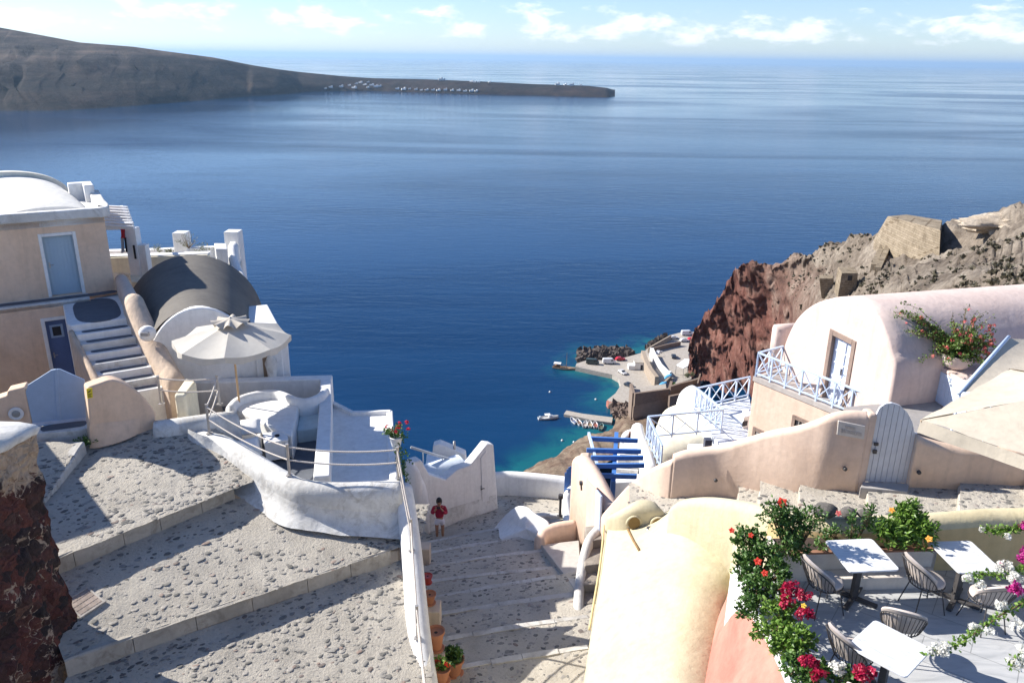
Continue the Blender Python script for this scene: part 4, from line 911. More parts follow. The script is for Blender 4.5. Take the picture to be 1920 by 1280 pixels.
# plants
LEAFM = {}
def leaf_mat(name, c1, c2, c3=None, tl=.25):
    if name in MATS: return MATS[name]
    m, nt, b = mat(name); g = nt.nodes.new('ShaderNodeNewGeometry'); r = ramp(nt, g.outputs['Random Per Island'], [(0, c1), (.6, c2), (1, c3 or c2)])
    nt.links.new(r.outputs[0], b.inputs['Base Color']); b.inputs['Roughness'].default_value = .45
    t = nt.nodes.new('ShaderNodeBsdfTranslucent'); hs_ = nt.nodes.new('ShaderNodeMix'); hs_.data_type = 'RGBA'; hs_.inputs[0].default_value = .0
    nt.links.new(r.outputs[0], t.inputs[0]); ms = nt.nodes.new('ShaderNodeMixShader'); ms.inputs[0].default_value = tl
    nt.links.new(b.outputs[0], ms.inputs[1]); nt.links.new(t.outputs[0], ms.inputs[2]); nt.links.new(ms.outputs[0], nt.nodes['Material Output'].inputs[0])
    MATS[name] = m; return m
GREEN = leaf_mat('glossy_leaf', (.035,.085,.015), (.075,.16,.03), (.14,.24,.05))
GREENL = leaf_mat('bright_leaf', (.08,.17,.02), (.16,.28,.04), (.22,.33,.07))
OLIVE = leaf_mat('dry_leaf', (.10,.12,.05), (.17,.18,.09), (.24,.22,.13))
RED = leaf_mat('red_petal', (.42,.01,.03), (.60,.015,.04), (.70,.03,.05), .3)
SCARLET = leaf_mat('scarlet_petal', (.65,.04,.02), (.78,.06,.03), (.8,.1,.05), .3)
MAGENTA = leaf_mat('magenta_bract', (.38,.01,.16), (.55,.03,.26), (.66,.08,.36), .35)
WHITEP = leaf_mat('white_bract', (.72,.71,.64), (.80,.79,.74), (.82,.78,.70), .35)
CRIMSON = leaf_mat('crimson_bract', (.30,.006,.03), (.45,.01,.06), (.58,.02,.08), .3)
PINKP = leaf_mat('coral_pink_bract', (.62,.08,.10), (.72,.16,.15), (.75,.3,.25), .35)
STEMM = paint('brown_stem', (.16,.10,.05), .9, .3)
def leaf(mb, c, d, up, L, w_, curl=.15):
    d = Vector(d).normalized(); s = d.cross(Vector(up)); 
    if s.length < .01: s = d.cross(Vector((1,0,0)))
    s.normalize(); n_ = s.cross(d); c = Vector(c)
    mb.add([c, c+d*L*.45+s*w_/2-n_*curl*L*.1, c+d*L-n_*curl*L*.6, c+d*L*.45-s*w_/2-n_*curl*L*.1, c+d*L*.5+n_*.03*L], [(0,1,4),(1,2,4),(2,3,4),(3,0,4)])
def rdir(rng, up=.3):
    while True:
        v_ = Vector((rng.uniform(-1,1), rng.uniform(-1,1), rng.uniform(-1,1)))
        if .1 < v_.length < 1: break
    v_.normalize(); v_.z += up; return v_.normalized()
def spray(mb, a, b_, rng, nl, L, w_, spread=.08, up=.4):
    a = Vector(a); b_ = Vector(b_); ax_ = (b_-a)
    for i in range(nl):
        t = rng.random()**.7; p = a+ax_*t+rdir(rng, 0)*rng.random()*spread; d = (ax_.normalized()*.5+rdir(rng, up)).normalized()
        s = rng.uniform(.7, 1.2); leaf(mb, p, d, rdir(rng, .8), L*s, w_*s, .3)
def flower(mb, c, n_, r, rng, petals=5):
    n_ = Vector(n_).normalized(); a = n_.cross(Vector((.3,.2,.9))); a.normalize(); b_ = n_.cross(a); t0 = rng.random()*6
    for k in range(petals):
        t = t0+2*PI*k/petals; d = (a*math.cos(t)+b_*math.sin(t)+n_*.35).normalized(); leaf(mb, c, d, n_, r, r*.95, .3)
def truss(mb, c, R_, n, r, rng, petals=4):
    for i in range(n):
        d = rdir(rng, .2); flower(mb, Vector(c)+d*R_*rng.uniform(.5, 1), d, r*rng.uniform(.8, 1.2), rng, petals)
rng = random.Random(3)
gp = thing('geranium_pot', 'red geraniums in a white pot on the wall corner, trailing leaves down the alley side', 'potted plant', Z(743,838,-9.9))
q = MB(); q.lathe([(.11,0),(.17,.3),(.185,.32),(.16,.33),(.14,.28)], seg=16); q.build('pot', WHITE, gp, smooth=True, auto=40)
q = MB()
for i in range(16): d = rdir(rng, .5); spray(q, (0,0,.32), Vector((0,0,.38))+d*.3, rng, 22, .07, .06, .1)
for i in range(14): a_ = Vector((.05+rng.uniform(-.1,.15), -.1, .2)); spray(q, a_, a_+V(rng.uniform(-.1,.4), -.2, -rng.uniform(.5, 1.5)), rng, 20, .07, .06, .12)
q.build('leaves', GREEN, gp)
q = MB()
for i in range(9): truss(q, (rng.uniform(-.3,.35), rng.uniform(-.25,.2), .5+rng.uniform(-.05,.2)), .06, 9, .035, rng)
q.build('flower_cluster', RED, gp); q = MB()
for i in range(4): truss(q, (rng.uniform(.1,.4), -.25, -rng.uniform(.6, 1.3)), .05, 6, .03, rng)
q.build('flower_cluster', RED, gp)
dp = thing('dry_shrub', 'sparse grey shrub growing by the square pillar on the upper white terrace', 'shrub', pt(354,466,33.4))
q = MB()
for i in range(12): d = rdir(rng, 1.2); q.tube([V(0,0,0), d*.3, d*.6+rdir(rng,.3)*.15], [.012,.008,.004], 4)
q.build('stems', STEMM, dp); q = MB()
for i in range(14): d = rdir(rng, .9); spray(q, d*.2, d*.65, rng, 14, .06, .03, .08)
q.build('leaves', OLIVE, dp)
for (x, y, s, lab) in ((297,468,.28,'low grey plant tuft behind the coping of the upper terrace near the pergola'),(318,470,.15,'tiny grey plant tuft at the foot of the square pillar on the upper terrace'),(383,466,.34,'brown dried plant clump on the upper terrace beside the tall end pillar')):
    t_ = thing('plant_tuft', lab, 'plant', pt(x, y+3, 32.4)); q = MB()
    for i in range(14): d = rdir(rng, .5); spray(q, (0,0,0), Vector((d.x*s*1.5, d.y*s, abs(d.z)*s)), rng, 8, .08, .04, .06)
    q.build('leaves', OLIVE, t_)
q = MB(); wp_ = Z(160, 832, -9.15)
for i in range(30): d = rdir(rng, .3); spray(q, wp_, wp_+Vector((d.x*.3, d.y*.15, abs(d.z)*.22)), rng, 10, .06, .04, .05)
o = q.build('weed_clump', GREEN, None); tag(o, 'dark green weed growing at the foot of the tan gate wall', 'weed')
# ================================================================ stepped alley
AW = spline([Z(850,1330,-12.8), Z(850,1280,-13.0), Z(836,1180,-13.75), Z(825,1110,-14.35), Z(810,1050,-15.2), Z(798,1005,-15.8)], 4)
am = MB()
E_px = [  # edge lines of the steps, left then right, descending away
 ((838,1345),(1110,1330),-12.5), ((838,1252),(1100,1208),-12.75), ((826,1195),(1100,1152),-13.05), ((815,1150),(1070,1110),-13.35), ((808,1118),(1040,1078),-13.7), ((806,1088),(1035,1062),-14.05),
 ((800,1060),(1028,1028),-14.45), ((797,1035),(1020,1000),-14.85), ((795,1016),(960,985),-15.3), ((793,1002),(950,962),-15.75)]
alley = None; am = MB(); prev = None
for i, (l, r, z) in enumerate(E_px):
    a = Z(*l, z); b_ = Z(*r, z); ext = (b_-a).normalized(); a2 = a-ext*.9; b2 = b_+ext*(.9 if i < 7 else .2)
    if prev:
        pa, pb = prev; zz = z-.0
        cobbles(am, [Vector((pa.x, pa.y, pa.z-.16)), Vector((pb.x, pb.y, pb.z-.16))], [Vector((a2.x,a2.y,z)), Vector((b2.x,b2.y,z))], step=.12, dens=34, amp=.012, smin=.025, smax=.09)
    prev = (a2, b2)
l = prev; cobbles(am, [dz(l[0], -15.92), dz(l[1], -15.92)], [Z(780,965,-16.1), Z(950,935,-16.3)], step=.12, dens=30, amp=.012, smax=.09)
alley = tag(am.build('stepped_alley', [PMORT, PSTONE], smooth=True, recalc=False), kind='structure')
for i, (l, r, z) in enumerate(E_px[1:-1]):
    a = Z(*l, z); b_ = Z(*r, z)
    kerb([a+V(0,0,.035), a.lerp(b_, .5)+V(0,.05,.035), b_+V(0,0,.035)], .17, .25, 'step_edge', alley, KERBW, 4, 20+i, side=-1)
lp = MB(); cobbles(lp, [Z(925,1010,-16.05), Z(1090,1010,-15.9)], [Z(925,905,-16.75), Z(1075,915,-16.75)], step=.12, dens=30, amp=.012, smax=.09)
lo = tag(lp.build('lower_path', [PMORT, PSTONE], smooth=True, recalc=False), kind='structure')
q = [Z(950,972,-16.1), Z(1000,968,-16.1), Z(1060,965,-16.1)]; kerb(q, .2, .2, 'step_edge', lo, KERBW, 3, 40)
# ================================================================ white courtyard walls with the door
cw = thing('courtyard_wall', 'white courtyard wall with stepped top and a white plank door beside the red shirted person', 'wall')
C0, C1 = Z(793,1000,-16.0), Z(932,957,-16.3); cu = Vector((C1.x-C0.x, C1.y-C0.y, 0)).normalized()
q = MB(); in_wall(q, [(797,1010),(797,985),(772,868),(790,862),(806,890),(836,899),(858,880),(882,872),(914,832),(926,833),(935,962)], C0, cu, .4)
q.build('wall', WHITE, cw, bevel=.05, seg=3)
q = MB(); q.prism([C0-cu*.1+V(0,-.9,0), C0+cu*.35+V(0,-.9,0), C0+cu*.4+V(0,.1,0), C0-cu*.12+V(0,.1,0)], -17, -15.9); 
q = MB(); rows = []
for i in range(10):
    t = i/9; x = lerp(800, 930, t); p = W(x, lerp(990, 950, t), C0, cu); n_ = Vector((cu.y, -cu.x, 0)); rows.append([p+V(0,0,.55)+n_*.005, p+V(0,0,.2)+n_*.06, p-V(0,0,.1)+n_*(.14+.05*math.sin(i)), p-V(0,0,.5)+n_*.2])
q.grid(rows); q.build('wall_foot', WHITE_WORN, cw, smooth=True)
cn_ = Vector((cu.y, -cu.x, 0))
PWD = paint('white_door_paint', (.74,.73,.72), .55, .05)
q = MB(); in_wall(q, [(905,958),(902,858),(912,845),(918,952)], C0+cn_*.03, cu, .06); d_ = q.build('door', PWD, cw, bevel=.012)
q = MB(); hp = W(902, 917, C0+cn_*.1, cu); q.tube([hp, hp+cu*.12, hp+cu*.16-V(0,0,.02)], .016, 6); q.tube([hp+V(0,0,-.03), hp+V(0,0,.16)], .012, 6); q.build('handle', IRON, d_, smooth=True)
q = MB(); mb_ = W(792, 957, C0+cn_*.05, cu); q.lathe([(.15,0),(.15,.05),(.1,.08),(0,.09)], seg=14); o = q.build('wall_lamp', STEEL, cw, smooth=True); o.location = W(798, 953, C0, cu)+cn_*.0; o.rotation_euler = cn_.to_track_quat('Z','Y').to_euler()
# left return beside the alley wall, with arch top
q = MB(); q.ribbon(spline([Z(764,860,-12.9), Z(776,868,-13.0), Z(790,895,-13.6), Z(797,960,-14.9)], 5), .35, -17, 5); q.build('return_wall', WHITE, cw, smooth=True)
# roof and railing wall behind
q = MB(); P = [Y(x, y, 28.2) for x, y in ((810,860),(812,836),(824,832),(872,852),(874,868))]; Q = [p+V(0,.45,0) for p in P]; k = len(P)
q.add(P+Q, [tuple(range(k)), tuple(range(2*k-1,k-1,-1))]+[(i,k+i,k+(i+1)%k,(i+1)%k) for i in range(k)]); o = q.build('white_parapet_block', WHITE, None, bevel=.04); tag(o, 'small white sloping parapet block behind the stepped courtyard wall', 'wall block')
q = MB(); q.prism([Z(795,905,-14.7), Z(880,885,-14.7), Z(878,862,-14.7), Z(800,850,-14.7)], -18, -14.7); o = q.build('courtyard_roof', plaster('blue_white_lime', (.70,.76,.82), (.66,.72,.79), .3), None, bevel=.04); tag(o, 'low bluish white vaulted roof inside the courtyard wall', 'roof')
q = MB(); VMa = Z(800,892,-14.6); vault(q, Z(792,890,-14.6), Z(862,868,-14.6), .5, .42, -14.7); o.data.materials.append(o.data.materials[0]); ov = q.build('vault', MATS['blue_white_lime'], o, smooth=True, auto=50)
hr = thing('steel_handrail', 'thin grey handrail sloping down behind the geraniums to the white parapet block', 'railing')
q = MB(); q.bar(Y(770,838,26.6), Y(866,868,27.0), .05, .09); q.build('top_rail', paint('pale_grey_rail', (.55,.56,.57), .5), hr)
for x, y in ((793,846),(829,857)): p = Y(x, y, 26.8); q = MB(); q.tube([p, p-V(0,0,.8)], .025, 6); q.build('post', MATS['pale_grey_rail'], hr)
p = Y(852,842,28.3); q = MB(); q.tube([p-V(0,0,.2), p+V(0,0,.35)], .05, 8); o = q.build('vent_pipe', STEEL, None, smooth=True); tag(o, 'short metal vent pipe on the white parapet block', 'pipe')
# far white wall on the edge of the lower path
q = MB(); q.ribbon(spline([Z(925,885,-15.6), Z(960,884,-15.6), Z(1010,888,-15.6), Z(1055,893,-15.6), Z(1085,898,-15.6)], 5), .4, -19, 5); o = q.build('sea_wall', WHITE, None, smooth=True); tag(o, 'long low white wall along the edge of the lower path above the rocky shore', 'wall')
q = MB(); q.ribbon(spline([Z(1072,905,-15.5), Z(1062,930,-15.9), Z(1064,958,-16.0), Z(1068,985,-15.7)], 5), .35, -18, 4); o = q.build('low_side_wall', WHITE, None, smooth=True); tag(o, 'low white wall edging the lower path toward the small blue gate', 'wall')
# white wedge below the alley steps
q = MB(); P = spline([Z(x, y, -14.2) for x, y in ((985,952),(1020,968),(1035,985))], 4)
A_ = [Z(905,1030,-15.65), Z(930,985,-15.4), Z(962,952,-14.55), Z(985,948,-14.25), Z(1005,962,-14.25), Z(1030,980,-14.3), Z(1022,1010,-14.35), Z(1012,1045,-15.2), Z(960,1042,-15.45)]
ctr = Z(985,995,-14.62); rows = []
N_ = len(A_); top = [p for p in spline(A_, 5, True)]
for s, dzz in ((1.0, -3), (1.0, -.02), (.93, .03), (.6, .10), (.25, .10), (0, .08)):
    rows.append([Vector((lerp(ctr.x, p.x, s), lerp(ctr.y, p.y, s), lerp(ctr.z, p.z, s)+dzz*(1 if s else 1))) for p in top+[top[0]]])
q.grid(rows); o = q.build('white_mound', WHITE, None, smooth=True); tag(o, 'smooth white plastered mound between the alley steps and the peach gateway', 'wall mound')
# ================================================================ peach gateway right of the alley
pgw = thing('peach_gateway', 'tall pale peach gateway with rounded top and a pale blue door right of the alley', 'gateway')
A0 = Z(1080,1015,-14.9); 
q = MB()
def face(px): return [Y(x, y, yy) for x, y, yy in px]
Lp = face([(1082,1015,21.2),(1077,860,22.3),(1083,851,22.4),(1092,850,22.4),(1100,858,22.2)])
q.ribbon(spline([Y(1086,853,22.6), Y(1098,856,22.2), Y(1118,885,21.3), Y(1138,925,20.2), Y(1150,950,19.4)], 5), .5, -15.5, 6); q.build('wall', PEACH2, pgw, smooth=True)
q = MB(); q.prism([Z(1080,1005,-14.7)-V(.02,0,0), Z(1098,1003,-14.7), Z(1100,985,-14.7), Z(1082,985,-14.7)], -16, Y(1086,880,21.9).z); q.build('pier', PEACH2, pgw, bevel=.08, seg=3)
q = MB(); d0, d1 = Y(1097,1000,20.9), Y(1124,1000,19.6); u_ = Vector((d1.x-d0.x, d1.y-d0.y, 0)).normalized()
in_wall(q, [(1098,1000),(1100,900),(1118,920),(1120,1000)], d0-Vector((.05,.25,0)), u_, .06); q.build('reveal', PEACH2, pgw)
q = MB(); in_wall(q, [(1115,1005),(1117,918),(1126,930),(1123,1005)], d0-Vector((.06,.34,0)), u_, .06); q.build('door', paint('pale_blue_door', (.48,.56,.72), .5), pgw, bevel=.01)
for x, y in ((1089,902),(1133,958)):
    p = Y(x, y, 21.0 if x < 1100 else 19.4); q = MB(); q.box((p.x, p.y-.1, p.z), (.1,.14,.08)); q.tube([p+V(0,-.12,0), p+V(.02,-.14,-.22)], .03, 6); q.build('lantern', IRON, pgw, bevel=.01)
# bench slab and curved peach wall at its foot
q = MB(); q.prism([Z(1014,1020,-14.3), Z(1086,1012,-14.3), Z(1088,1050,-13.9), Z(1078,1105,-13.5), Z(1064,1085,-13.65)], -16, None); o = q.build('stone_ramp', plaster('smooth_grey_cement', (.46,.44,.41), (.38,.36,.33), .5), None, bevel=.03); tag(o, 'smooth grey cement ramp slab leading up to the peach gateway', 'ramp')
q = MB(); q.ribbon(spline([Z(1012,1005,-14.0), Z(1022,990,-13.95), Z(1045,980,-13.9), Z(1080,975,-13.9)], 5), .35, -16, 6); o = q.build('curved_bench_wall', PEACH2, None, smooth=True); tag(o, 'low curved peach wall with rounded top behind the grey cement ramp', 'wall')
q = MB(); q.ribbon(spline([Z(1122,985,-12.35), Z(1104,1008,-12.45), Z(1093,1050,-12.75), Z(1086,1105,-13.05), Z(1084,1165,-13.35)], 5), .26, -16, 5); o = q.build('edge_wall', WHITE_WORN, None, smooth=True); tag(o, 'low uneven white wall edging the stone steps under the yellow house', 'wall')
rs = MB()
for i, (l, r, z) in enumerate((((1100,1005),(1132,995),-12.5), ((1096,1050),(1130,1040),-12.75), ((1094,1085),(1126,1080),-13.0), ((1092,1120),(1120,1115),-13.25), ((1090,1160),(1116,1150),-13.5))):
    a = Z(*l, z); b_ = Z(*r, z); rs.prism([a+V(-.02,.5,0), b_+V(.5,.5,0), b_+V(.5,-.25,0), a+V(-.02,-.25,0)], -16, z)
o = rs.build('stone_steps', plaster('rough_stone_steps', (.36,.32,.27), (.24,.21,.18), .9, bs=2, grime=(.2,.17,.14)), None, bevel=.04); tag(o, 'narrow rough stone steps squeezed between the low white wall and the yellow house', 'steps')
bl = Z(1050,968,-15.6); q = MB(); q.tube([bl, bl+V(0,0,.75)], .05, 8); q.tube([bl+V(0,0,.75), bl+V(0,0,.9)], .09, 8); q.box((bl.x, bl.y, bl.z), (.2,.2,.03)); o = q.build('bollard_lamp', IRON, None, smooth=True, auto=35); tag(o, 'small dark bollard lamp standing on the lower path', 'lamp')
sg = thing('small_blue_gate', 'small rounded blue slatted gate at the end of the low white wall', 'gate')
for i in range(6): p = Z(1060+i*3.0, 921, -15.9); hh = .75+.35*math.sin(PI*(i+.5)/7); q = MB(); q.bar(p, p+V(0,0,hh), .10, .03, up=(0,1,0)); q.build('slat', ROYAL, sg)
q = MB(); q.bar(Z(1059,917,-15.7), Z(1077,917,-15.7), .04, .05); q.build('rail', ROYAL, sg)
# ================================================================ royal blue pergola
bp_ = thing('blue_pergola', 'royal blue timber pergola of spaced beams on a tall post beside the peach gateway', 'pergola')
zb0 = -12.6
for (l, r) in (((1108,822),(1196,826)),((1100,844),(1202,846)),((1108,858),(1206,858)),((1116,873),(1208,872)),((1124,891),(1194,893))):
    q = MB(); q.bar(Z(*l, zb0), Z(*r, zb0), .09, .16); q.build('beam', ROYAL, bp_, bevel=.008)
q = MB(); q.bar(Z(1156,812,zb0-.14), Z(1150,905,zb0-.14), .14, .12); q.build('cross_beam', ROYAL, bp_, bevel=.008)
p = Z(1150,900,zb0-.2); q = MB(); q.box((p.x, p.y, p.z-1.4), (.15,.15,2.8)); q.build('post', ROYAL, bp_, bevel=.008)
q = MB(); q.bar(Z(1104,812,zb0+.02), Z(1122,880,zb0-.15), .09, .12); q.build('side_beam', LBLUE, bp_, bevel=.008)
# ================================================================ pots on plinths along the alley wall
TERRA = plaster('terracotta', (.46,.20,.11), (.38,.16,.09), .6, bs=.4); SOIL = paint('potting_soil', (.06,.04,.03), 1, .3)
def pot(loc, s, lab, name='plant_pot', m=TERRA, leaves=0, lm=None, fl=None, h=.3):
    t = thing(name, lab, 'potted plant' if leaves else 'pot', loc); q = MB(); q.lathe([(.10*s,0),(.145*s,h*s*.82),(.165*s,h*s*.84),(.17*s,h*s),(.15*s,h*s),(.14*s,h*s*.9),(0,h*s*.88)], seg=22); q.build('pot', m, t, smooth=True, auto=35)
    q = MB(); q.lathe([(.15*s,.0),(.16*s,.02),(.15*s,.03),(.11*s,.025)], seg=18); q.build('saucer', m, t, smooth=True)
    q = MB(); q.lathe([(.14*s,h*s*.87),(0,h*s*.89)], seg=14); q.build('soil', SOIL, t)
    if leaves:
        q = MB(); rg = random.Random(int(loc[0]*100))
        for i in range(leaves): d = rdir(rg, .8); spray(q, (0,0,h*s*.9), Vector((d.x*.17*s, d.y*.17*s, h*s*.95+abs(d.z)*.2*s)), rg, 14, .07*s, .045*s, .06*s)
        q.build('leaves', lm or GREEN, t)
        if fl:
            for i in range(5):
                q = MB(); truss(q, (rg.uniform(-.13,.13)*s, rg.uniform(-.13,.13)*s, h*s+.12*s), .035*s, 6, .03*s, rg)
                q.build('flower_cluster', fl, t)
    return t
for i, (px, py, z, w_, zb, lab) in enumerate(((797,1022,-14.1,.42,-16.2,'narrow pale plinth farthest along the alley wall near the person'),(811,1135,-12.75,.5,-15,'square pale plinth in the middle of the alley wall, carrying a brown pot'),(820,1219,-12.15,.45,-14,'square pale plinth nearest the viewer along the alley wall beside the big terracotta pot'))):
    p = Z(px, py, z); q = MB(); q.box((p.x-.05, p.y, (z+zb)/2), (w_, w_, z-zb)); o = q.build('plinth', plaster('pale_peach_block', (.66,.54,.42), (.58,.46,.35), .5), None, bevel=.03, seg=2); tag(o, lab, 'plinth', 'plinths along the alley wall')
pot(Z(802,1092,-13.3), .8, 'small pot with a red rim behind the middle plinth in the alley', m=paint('red_glaze', (.45,.06,.04), .4)); 
pot(Z(806,1130,-12.73), .95, 'brown clay pot standing on the middle plinth by the alley wall')
pot(Z(818,1215,-12.13), 1.15, 'large brown clay jar standing on the nearest plinth by the alley wall', h=.42)
pot(Z(851,1262,-12.75), 1.4, 'terracotta pot of dark green leaves standing on the alley step', leaves=26)
pot(Z(829,1275,-12.35), 1.15, 'terracotta pot with orange and green leaves at the bottom edge by the alley wall', leaves=18, lm=GREENL, fl=SCARLET)
pot(Z(818,1262,-12.3), 1.0, 'plain empty terracotta pot tucked against the alley wall behind the flowering pot')
# ================================================================ pink vaulted house on the right
D1 = Z(1540, 742, -10); pu = Vector((.262, -.965, 0)).normalized(); pa = Vector((.965, .262, 0)).normalized()
bu = Vector((.55, -.835, 0)).normalized(); ba = Vector((.835, .55, 0)).normalized()
def Q(s, t, z): return Vector((D1.x+pu.x*s+pa.x*t, D1.y+pu.y*s+pa.y*t, z))
def Qs(px, py, t=0):
    p = W(px, py, Q(0, t, 0), pu); return (p-Q(0, t, 0)).dot(pu), p.z
PK = thing('pink_house', 'pale pink house with barrel vaulted roof, stone framed white door and railed balcony', 'house')
ap = [(1458,706),(1468,655),(1477,628),(1494,596),(1520,573),(1550,561),(1584,556),(1617,565),(1645,590),(1662,625),(1672,660),(1678,700),(1688,770)]
ao = [Qs(x, y) for x, y in ap]; ao[0] = (ao[0][0], -10.05); ao[-1] = (ao[-2][0]+.02, -10.05)
ao = [(p.x, p.y) for p in spline([V(a, b_, 0) for a, b_ in ao], 5)]
ds0, ds1 = Qs(1545, 690)[0]+.02, Qs(1597, 695)[0]; dzt = Qs(1580, 627)[1]
rows = []
for s, t in ((.965, 0), (.985, .015), (1, .07), (1, .5), (1, 3), (1, 6), (1, 9.5)):
    cs_, cz_ = (ao[0][0]+ao[-1][0])/2, -10
    rows.append([Q(cs_+(a-cs_)*s, t, cz_+(b_-cz_)*s) for a, b_ in ao])
q = MB(); q.grid(rows); q.build('vault', PINK, PK, smooth=True)
# front wall with a door opening
q = MB(); fa = [(lerp(cs_, a, .966), lerp(-10, b_, .966)) for a, b_ in ao]
Lside = [p for p in fa if p[0] <= ds0]; Rside = [p for p in fa if p[0] >= ds1]; Mid = [p for p in fa if ds0 < p[0] < ds1]
zi = lambda s: float(np.interp(s, [p[0] for p in fa], [p[1] for p in fa]))
def poly(mb, pts, t=0.0): mb.add([Q(a, t, b_) for a, b_ in pts], [tuple(range(len(pts)))])
poly(q, Lside+[(ds0, zi(ds0)), (ds0, dzt), (ds0, -10.05)]); poly(q, [(ds1, -10.05), (ds1, dzt), (ds1, zi(ds1))]+Rside); poly(q, [(ds0, dzt), (ds0, zi(ds0))]+Mid+[(ds1, zi(ds1)), (ds1, dzt)])
for (a, b_) in (((ds0, -10.05), (ds0, dzt)), ((ds0, dzt), (ds1, dzt)), ((ds1, dzt), (ds1, -10.05))): q.quad(Q(a[0],0,a[1]), Q(b_[0],0,b_[1]), Q(b_[0],.4,b_[1]), Q(a[0],.4,a[1]))
q.build('front_wall', PINK, PK, recalc=False)
q = MB(); pl = Qs(1448, 660)[0]; q.ribbon([Q(pl, .0, -8.55), Q(pl, .5, -8.55), Q(pl, 2.2, -8.6)], .36, -10, 5); q.build('side_buttress', PINK, PK, smooth=True)
q = MB(); FRM = plaster('brown_carved_stone', (.30,.22,.18), (.20,.15,.13), .8, bs=1.6)
def qslab(mb, s0, s1_, t0, t1, z0_, z1_): mb.prism([Q(s0,t0,0), Q(s1_,t0,0), Q(s1_,t1,0), Q(s0,t1,0)], z0_, z1_)
for (a, b_, c, d) in ((ds0, ds0+.17, -10.02, dzt), (ds1-.17, ds1, -10.02, dzt), (ds0+.17, ds1-.17, dzt-.17, dzt)): qslab(q, a, b_, -.03, .16, c, d)
q.build('door_frame', FRM, PK, bevel=.015)
i0, i1, it = ds0+.17, ds1-.17, dzt-.17; WPN = paint('white_blue_door_paint', (.66,.70,.80), .5, .05)
mid_ = (i0+i1)/2
for k, (a, b_) in enumerate(((i0+.005, mid_-.012), (mid_+.012, i1-.005))):
    q = MB(); fr_ = .07; qslab(q, a, a+fr_, .10, .15, -10, it); qslab(q, b_-fr_, b_, .10, .15, -10, it)
    for zc in (-10, -9.25, it-.07): qslab(q, a+fr_, b_-fr_, .102, .148, zc, zc+.10 if zc > -10 else zc+.14)
    for zc in np.linspace(-9.15, it-.07, 4)[1:3]: qslab(q, a+fr_, b_-fr_, .11, .14, zc-.015, zc+.03)
    d_ = q.build('door_leaf', WPN, PK)
    q = MB(); qslab(q, a+fr_, b_-fr_, .135, .14, -9.2, it-.07); q.build('glass', paint('curtained_glass', (.55,.62,.74), .15, .08), d_)
    q = MB(); qslab(q, a+fr_, b_-fr_, .12, .135, -9.88, -9.25); q.build('panel', WPN, d_)
    if k: q = MB(); qslab(q, a+.02, a+.06, .08, .1, -9.05, -8.85); q.tube([Q(a+.04,.09,-8.95), Q(a+.04,.04,-8.95), Q(a+.16,.04,-8.95)], .012, 6); q.build('handle', IRON, d_)
# balcony and lower storey
P1 = Z(1412, 705, -10); s0_, t0_, sE = 0.0, 0.0, 4.25
def QB(s, t, z): return Vector((P1.x+bu.x*s+ba.x*t, P1.y+bu.y*s+ba.y*t, z))
def Bs(px, py):
    p = W(px, py, P1, bu); return (p-P1).dot(bu), p.z
def bslab(mb, s0, s1_, t0, t1, z0_, z1_): mb.prism([QB(s0,t0,0), QB(s1_,t0,0), QB(s1_,t1,0), QB(s0,t1,0)], z0_, z1_)
q = MB(); bslab(q, s0_, sE+2.2, t0_, 7, -10.16, -10.0); q.build('balcony_floor', plaster('weathered_deck', (.46,.42,.39), (.36,.33,.31), .6), PK)
q = MB(); bslab(q, s0_+.02, sE+2, t0_+.03, t0_+.4, -17, -10.16); bslab(q, s0_+.02, s0_+.4, t0_+.4, 8, -17, -10.16); q.build('lower_wall', PEACH2, PK, bevel=.05)
def low_window(x0, x1, yt, lab=None):
    a, z1_ = Bs(x0, yt); b_, z2_ = Bs(x1, yt+(x1-x0)*.36); zt_ = (z1_+z2_)/2
    q = MB()
    for (sa, sb, za, zb_) in ((a, a+.13, zt_-1.0, zt_), (b_-.13, b_, zt_-1.0, zt_), (a+.13, b_-.13, zt_-.13, zt_)): bslab(q, sa, sb, t0_-.02, t0_+.05, za, zb_)
    w_ = q.build('window_frame', FRM, PK, bevel=.01); q = MB(); bslab(q, a+.13, b_-.13, t0_+.015, t0_+.026, zt_-1.0, zt_-.13); q.build('pane', DARK, w_)
    q = MB()
    for k in (1,2,3): s = lerp(a+.13, b_-.13, k/4); bslab(q, s-.02, s+.02, t0_-.005, t0_+.012, zt_-1.0, zt_-.13)
    q.build('bar', STEEL, w_)
low_window(1486, 1527, 778); low_window(1412, 1432, 800)
def cross_rail(parent, a, b_, n, h=.85, m=LBLUE, mid=False):
    a = Vector(a); b_ = Vector(b_); L = (b_-a)
    q = MB(); q.bar(a+V(0,0,h), b_+V(0,0,h), .075, .05); q.build('top_rail', m, parent); q = MB(); q.bar(a+V(0,0,.12), b_+V(0,0,.12), .05, .045); q.build('bottom_rail', m, parent)
    for k in range(n+1):
        p = a+L*k/n; q = MB(); q.bar(p, p+V(0,0,h-.025), .055, .055, up=L.normalized()); q.build('post', m, parent)
    for k in range(n):
        p0_, p1_ = a+L*(k+.04)/n, a+L*(k+.96)/n; q = MB(); q.bar(p0_+V(0,0,.14), p1_+V(0,0,h-.03), .03, .032); q.bar(p0_+V(0,0,h-.03), p1_+V(0,0,.14), .03, .026)
        q.build('cross_brace', m, parent)
br = thing('balcony_railing', 'pale blue wooden railing with crossed panels along the pink house balcony', 'railing')
Z0 = V(0,0,0); cross_rail(br, QB(.06, .06, -10), QB(sE, .06, -10), 7)
cross_rail(br, QB(.06, .06, -10), QB(.06, 1.3, -10), 2)
sr = thing('stair_railing', 'short pale blue railing rising beside the arched plank gate', 'railing')
a_, b_ = Z(1640,776,-9.15), Z(1672,724,-9.15); cross_rail(sr, a_-V(0,0,.85), b_-V(0,0,.85), 3)
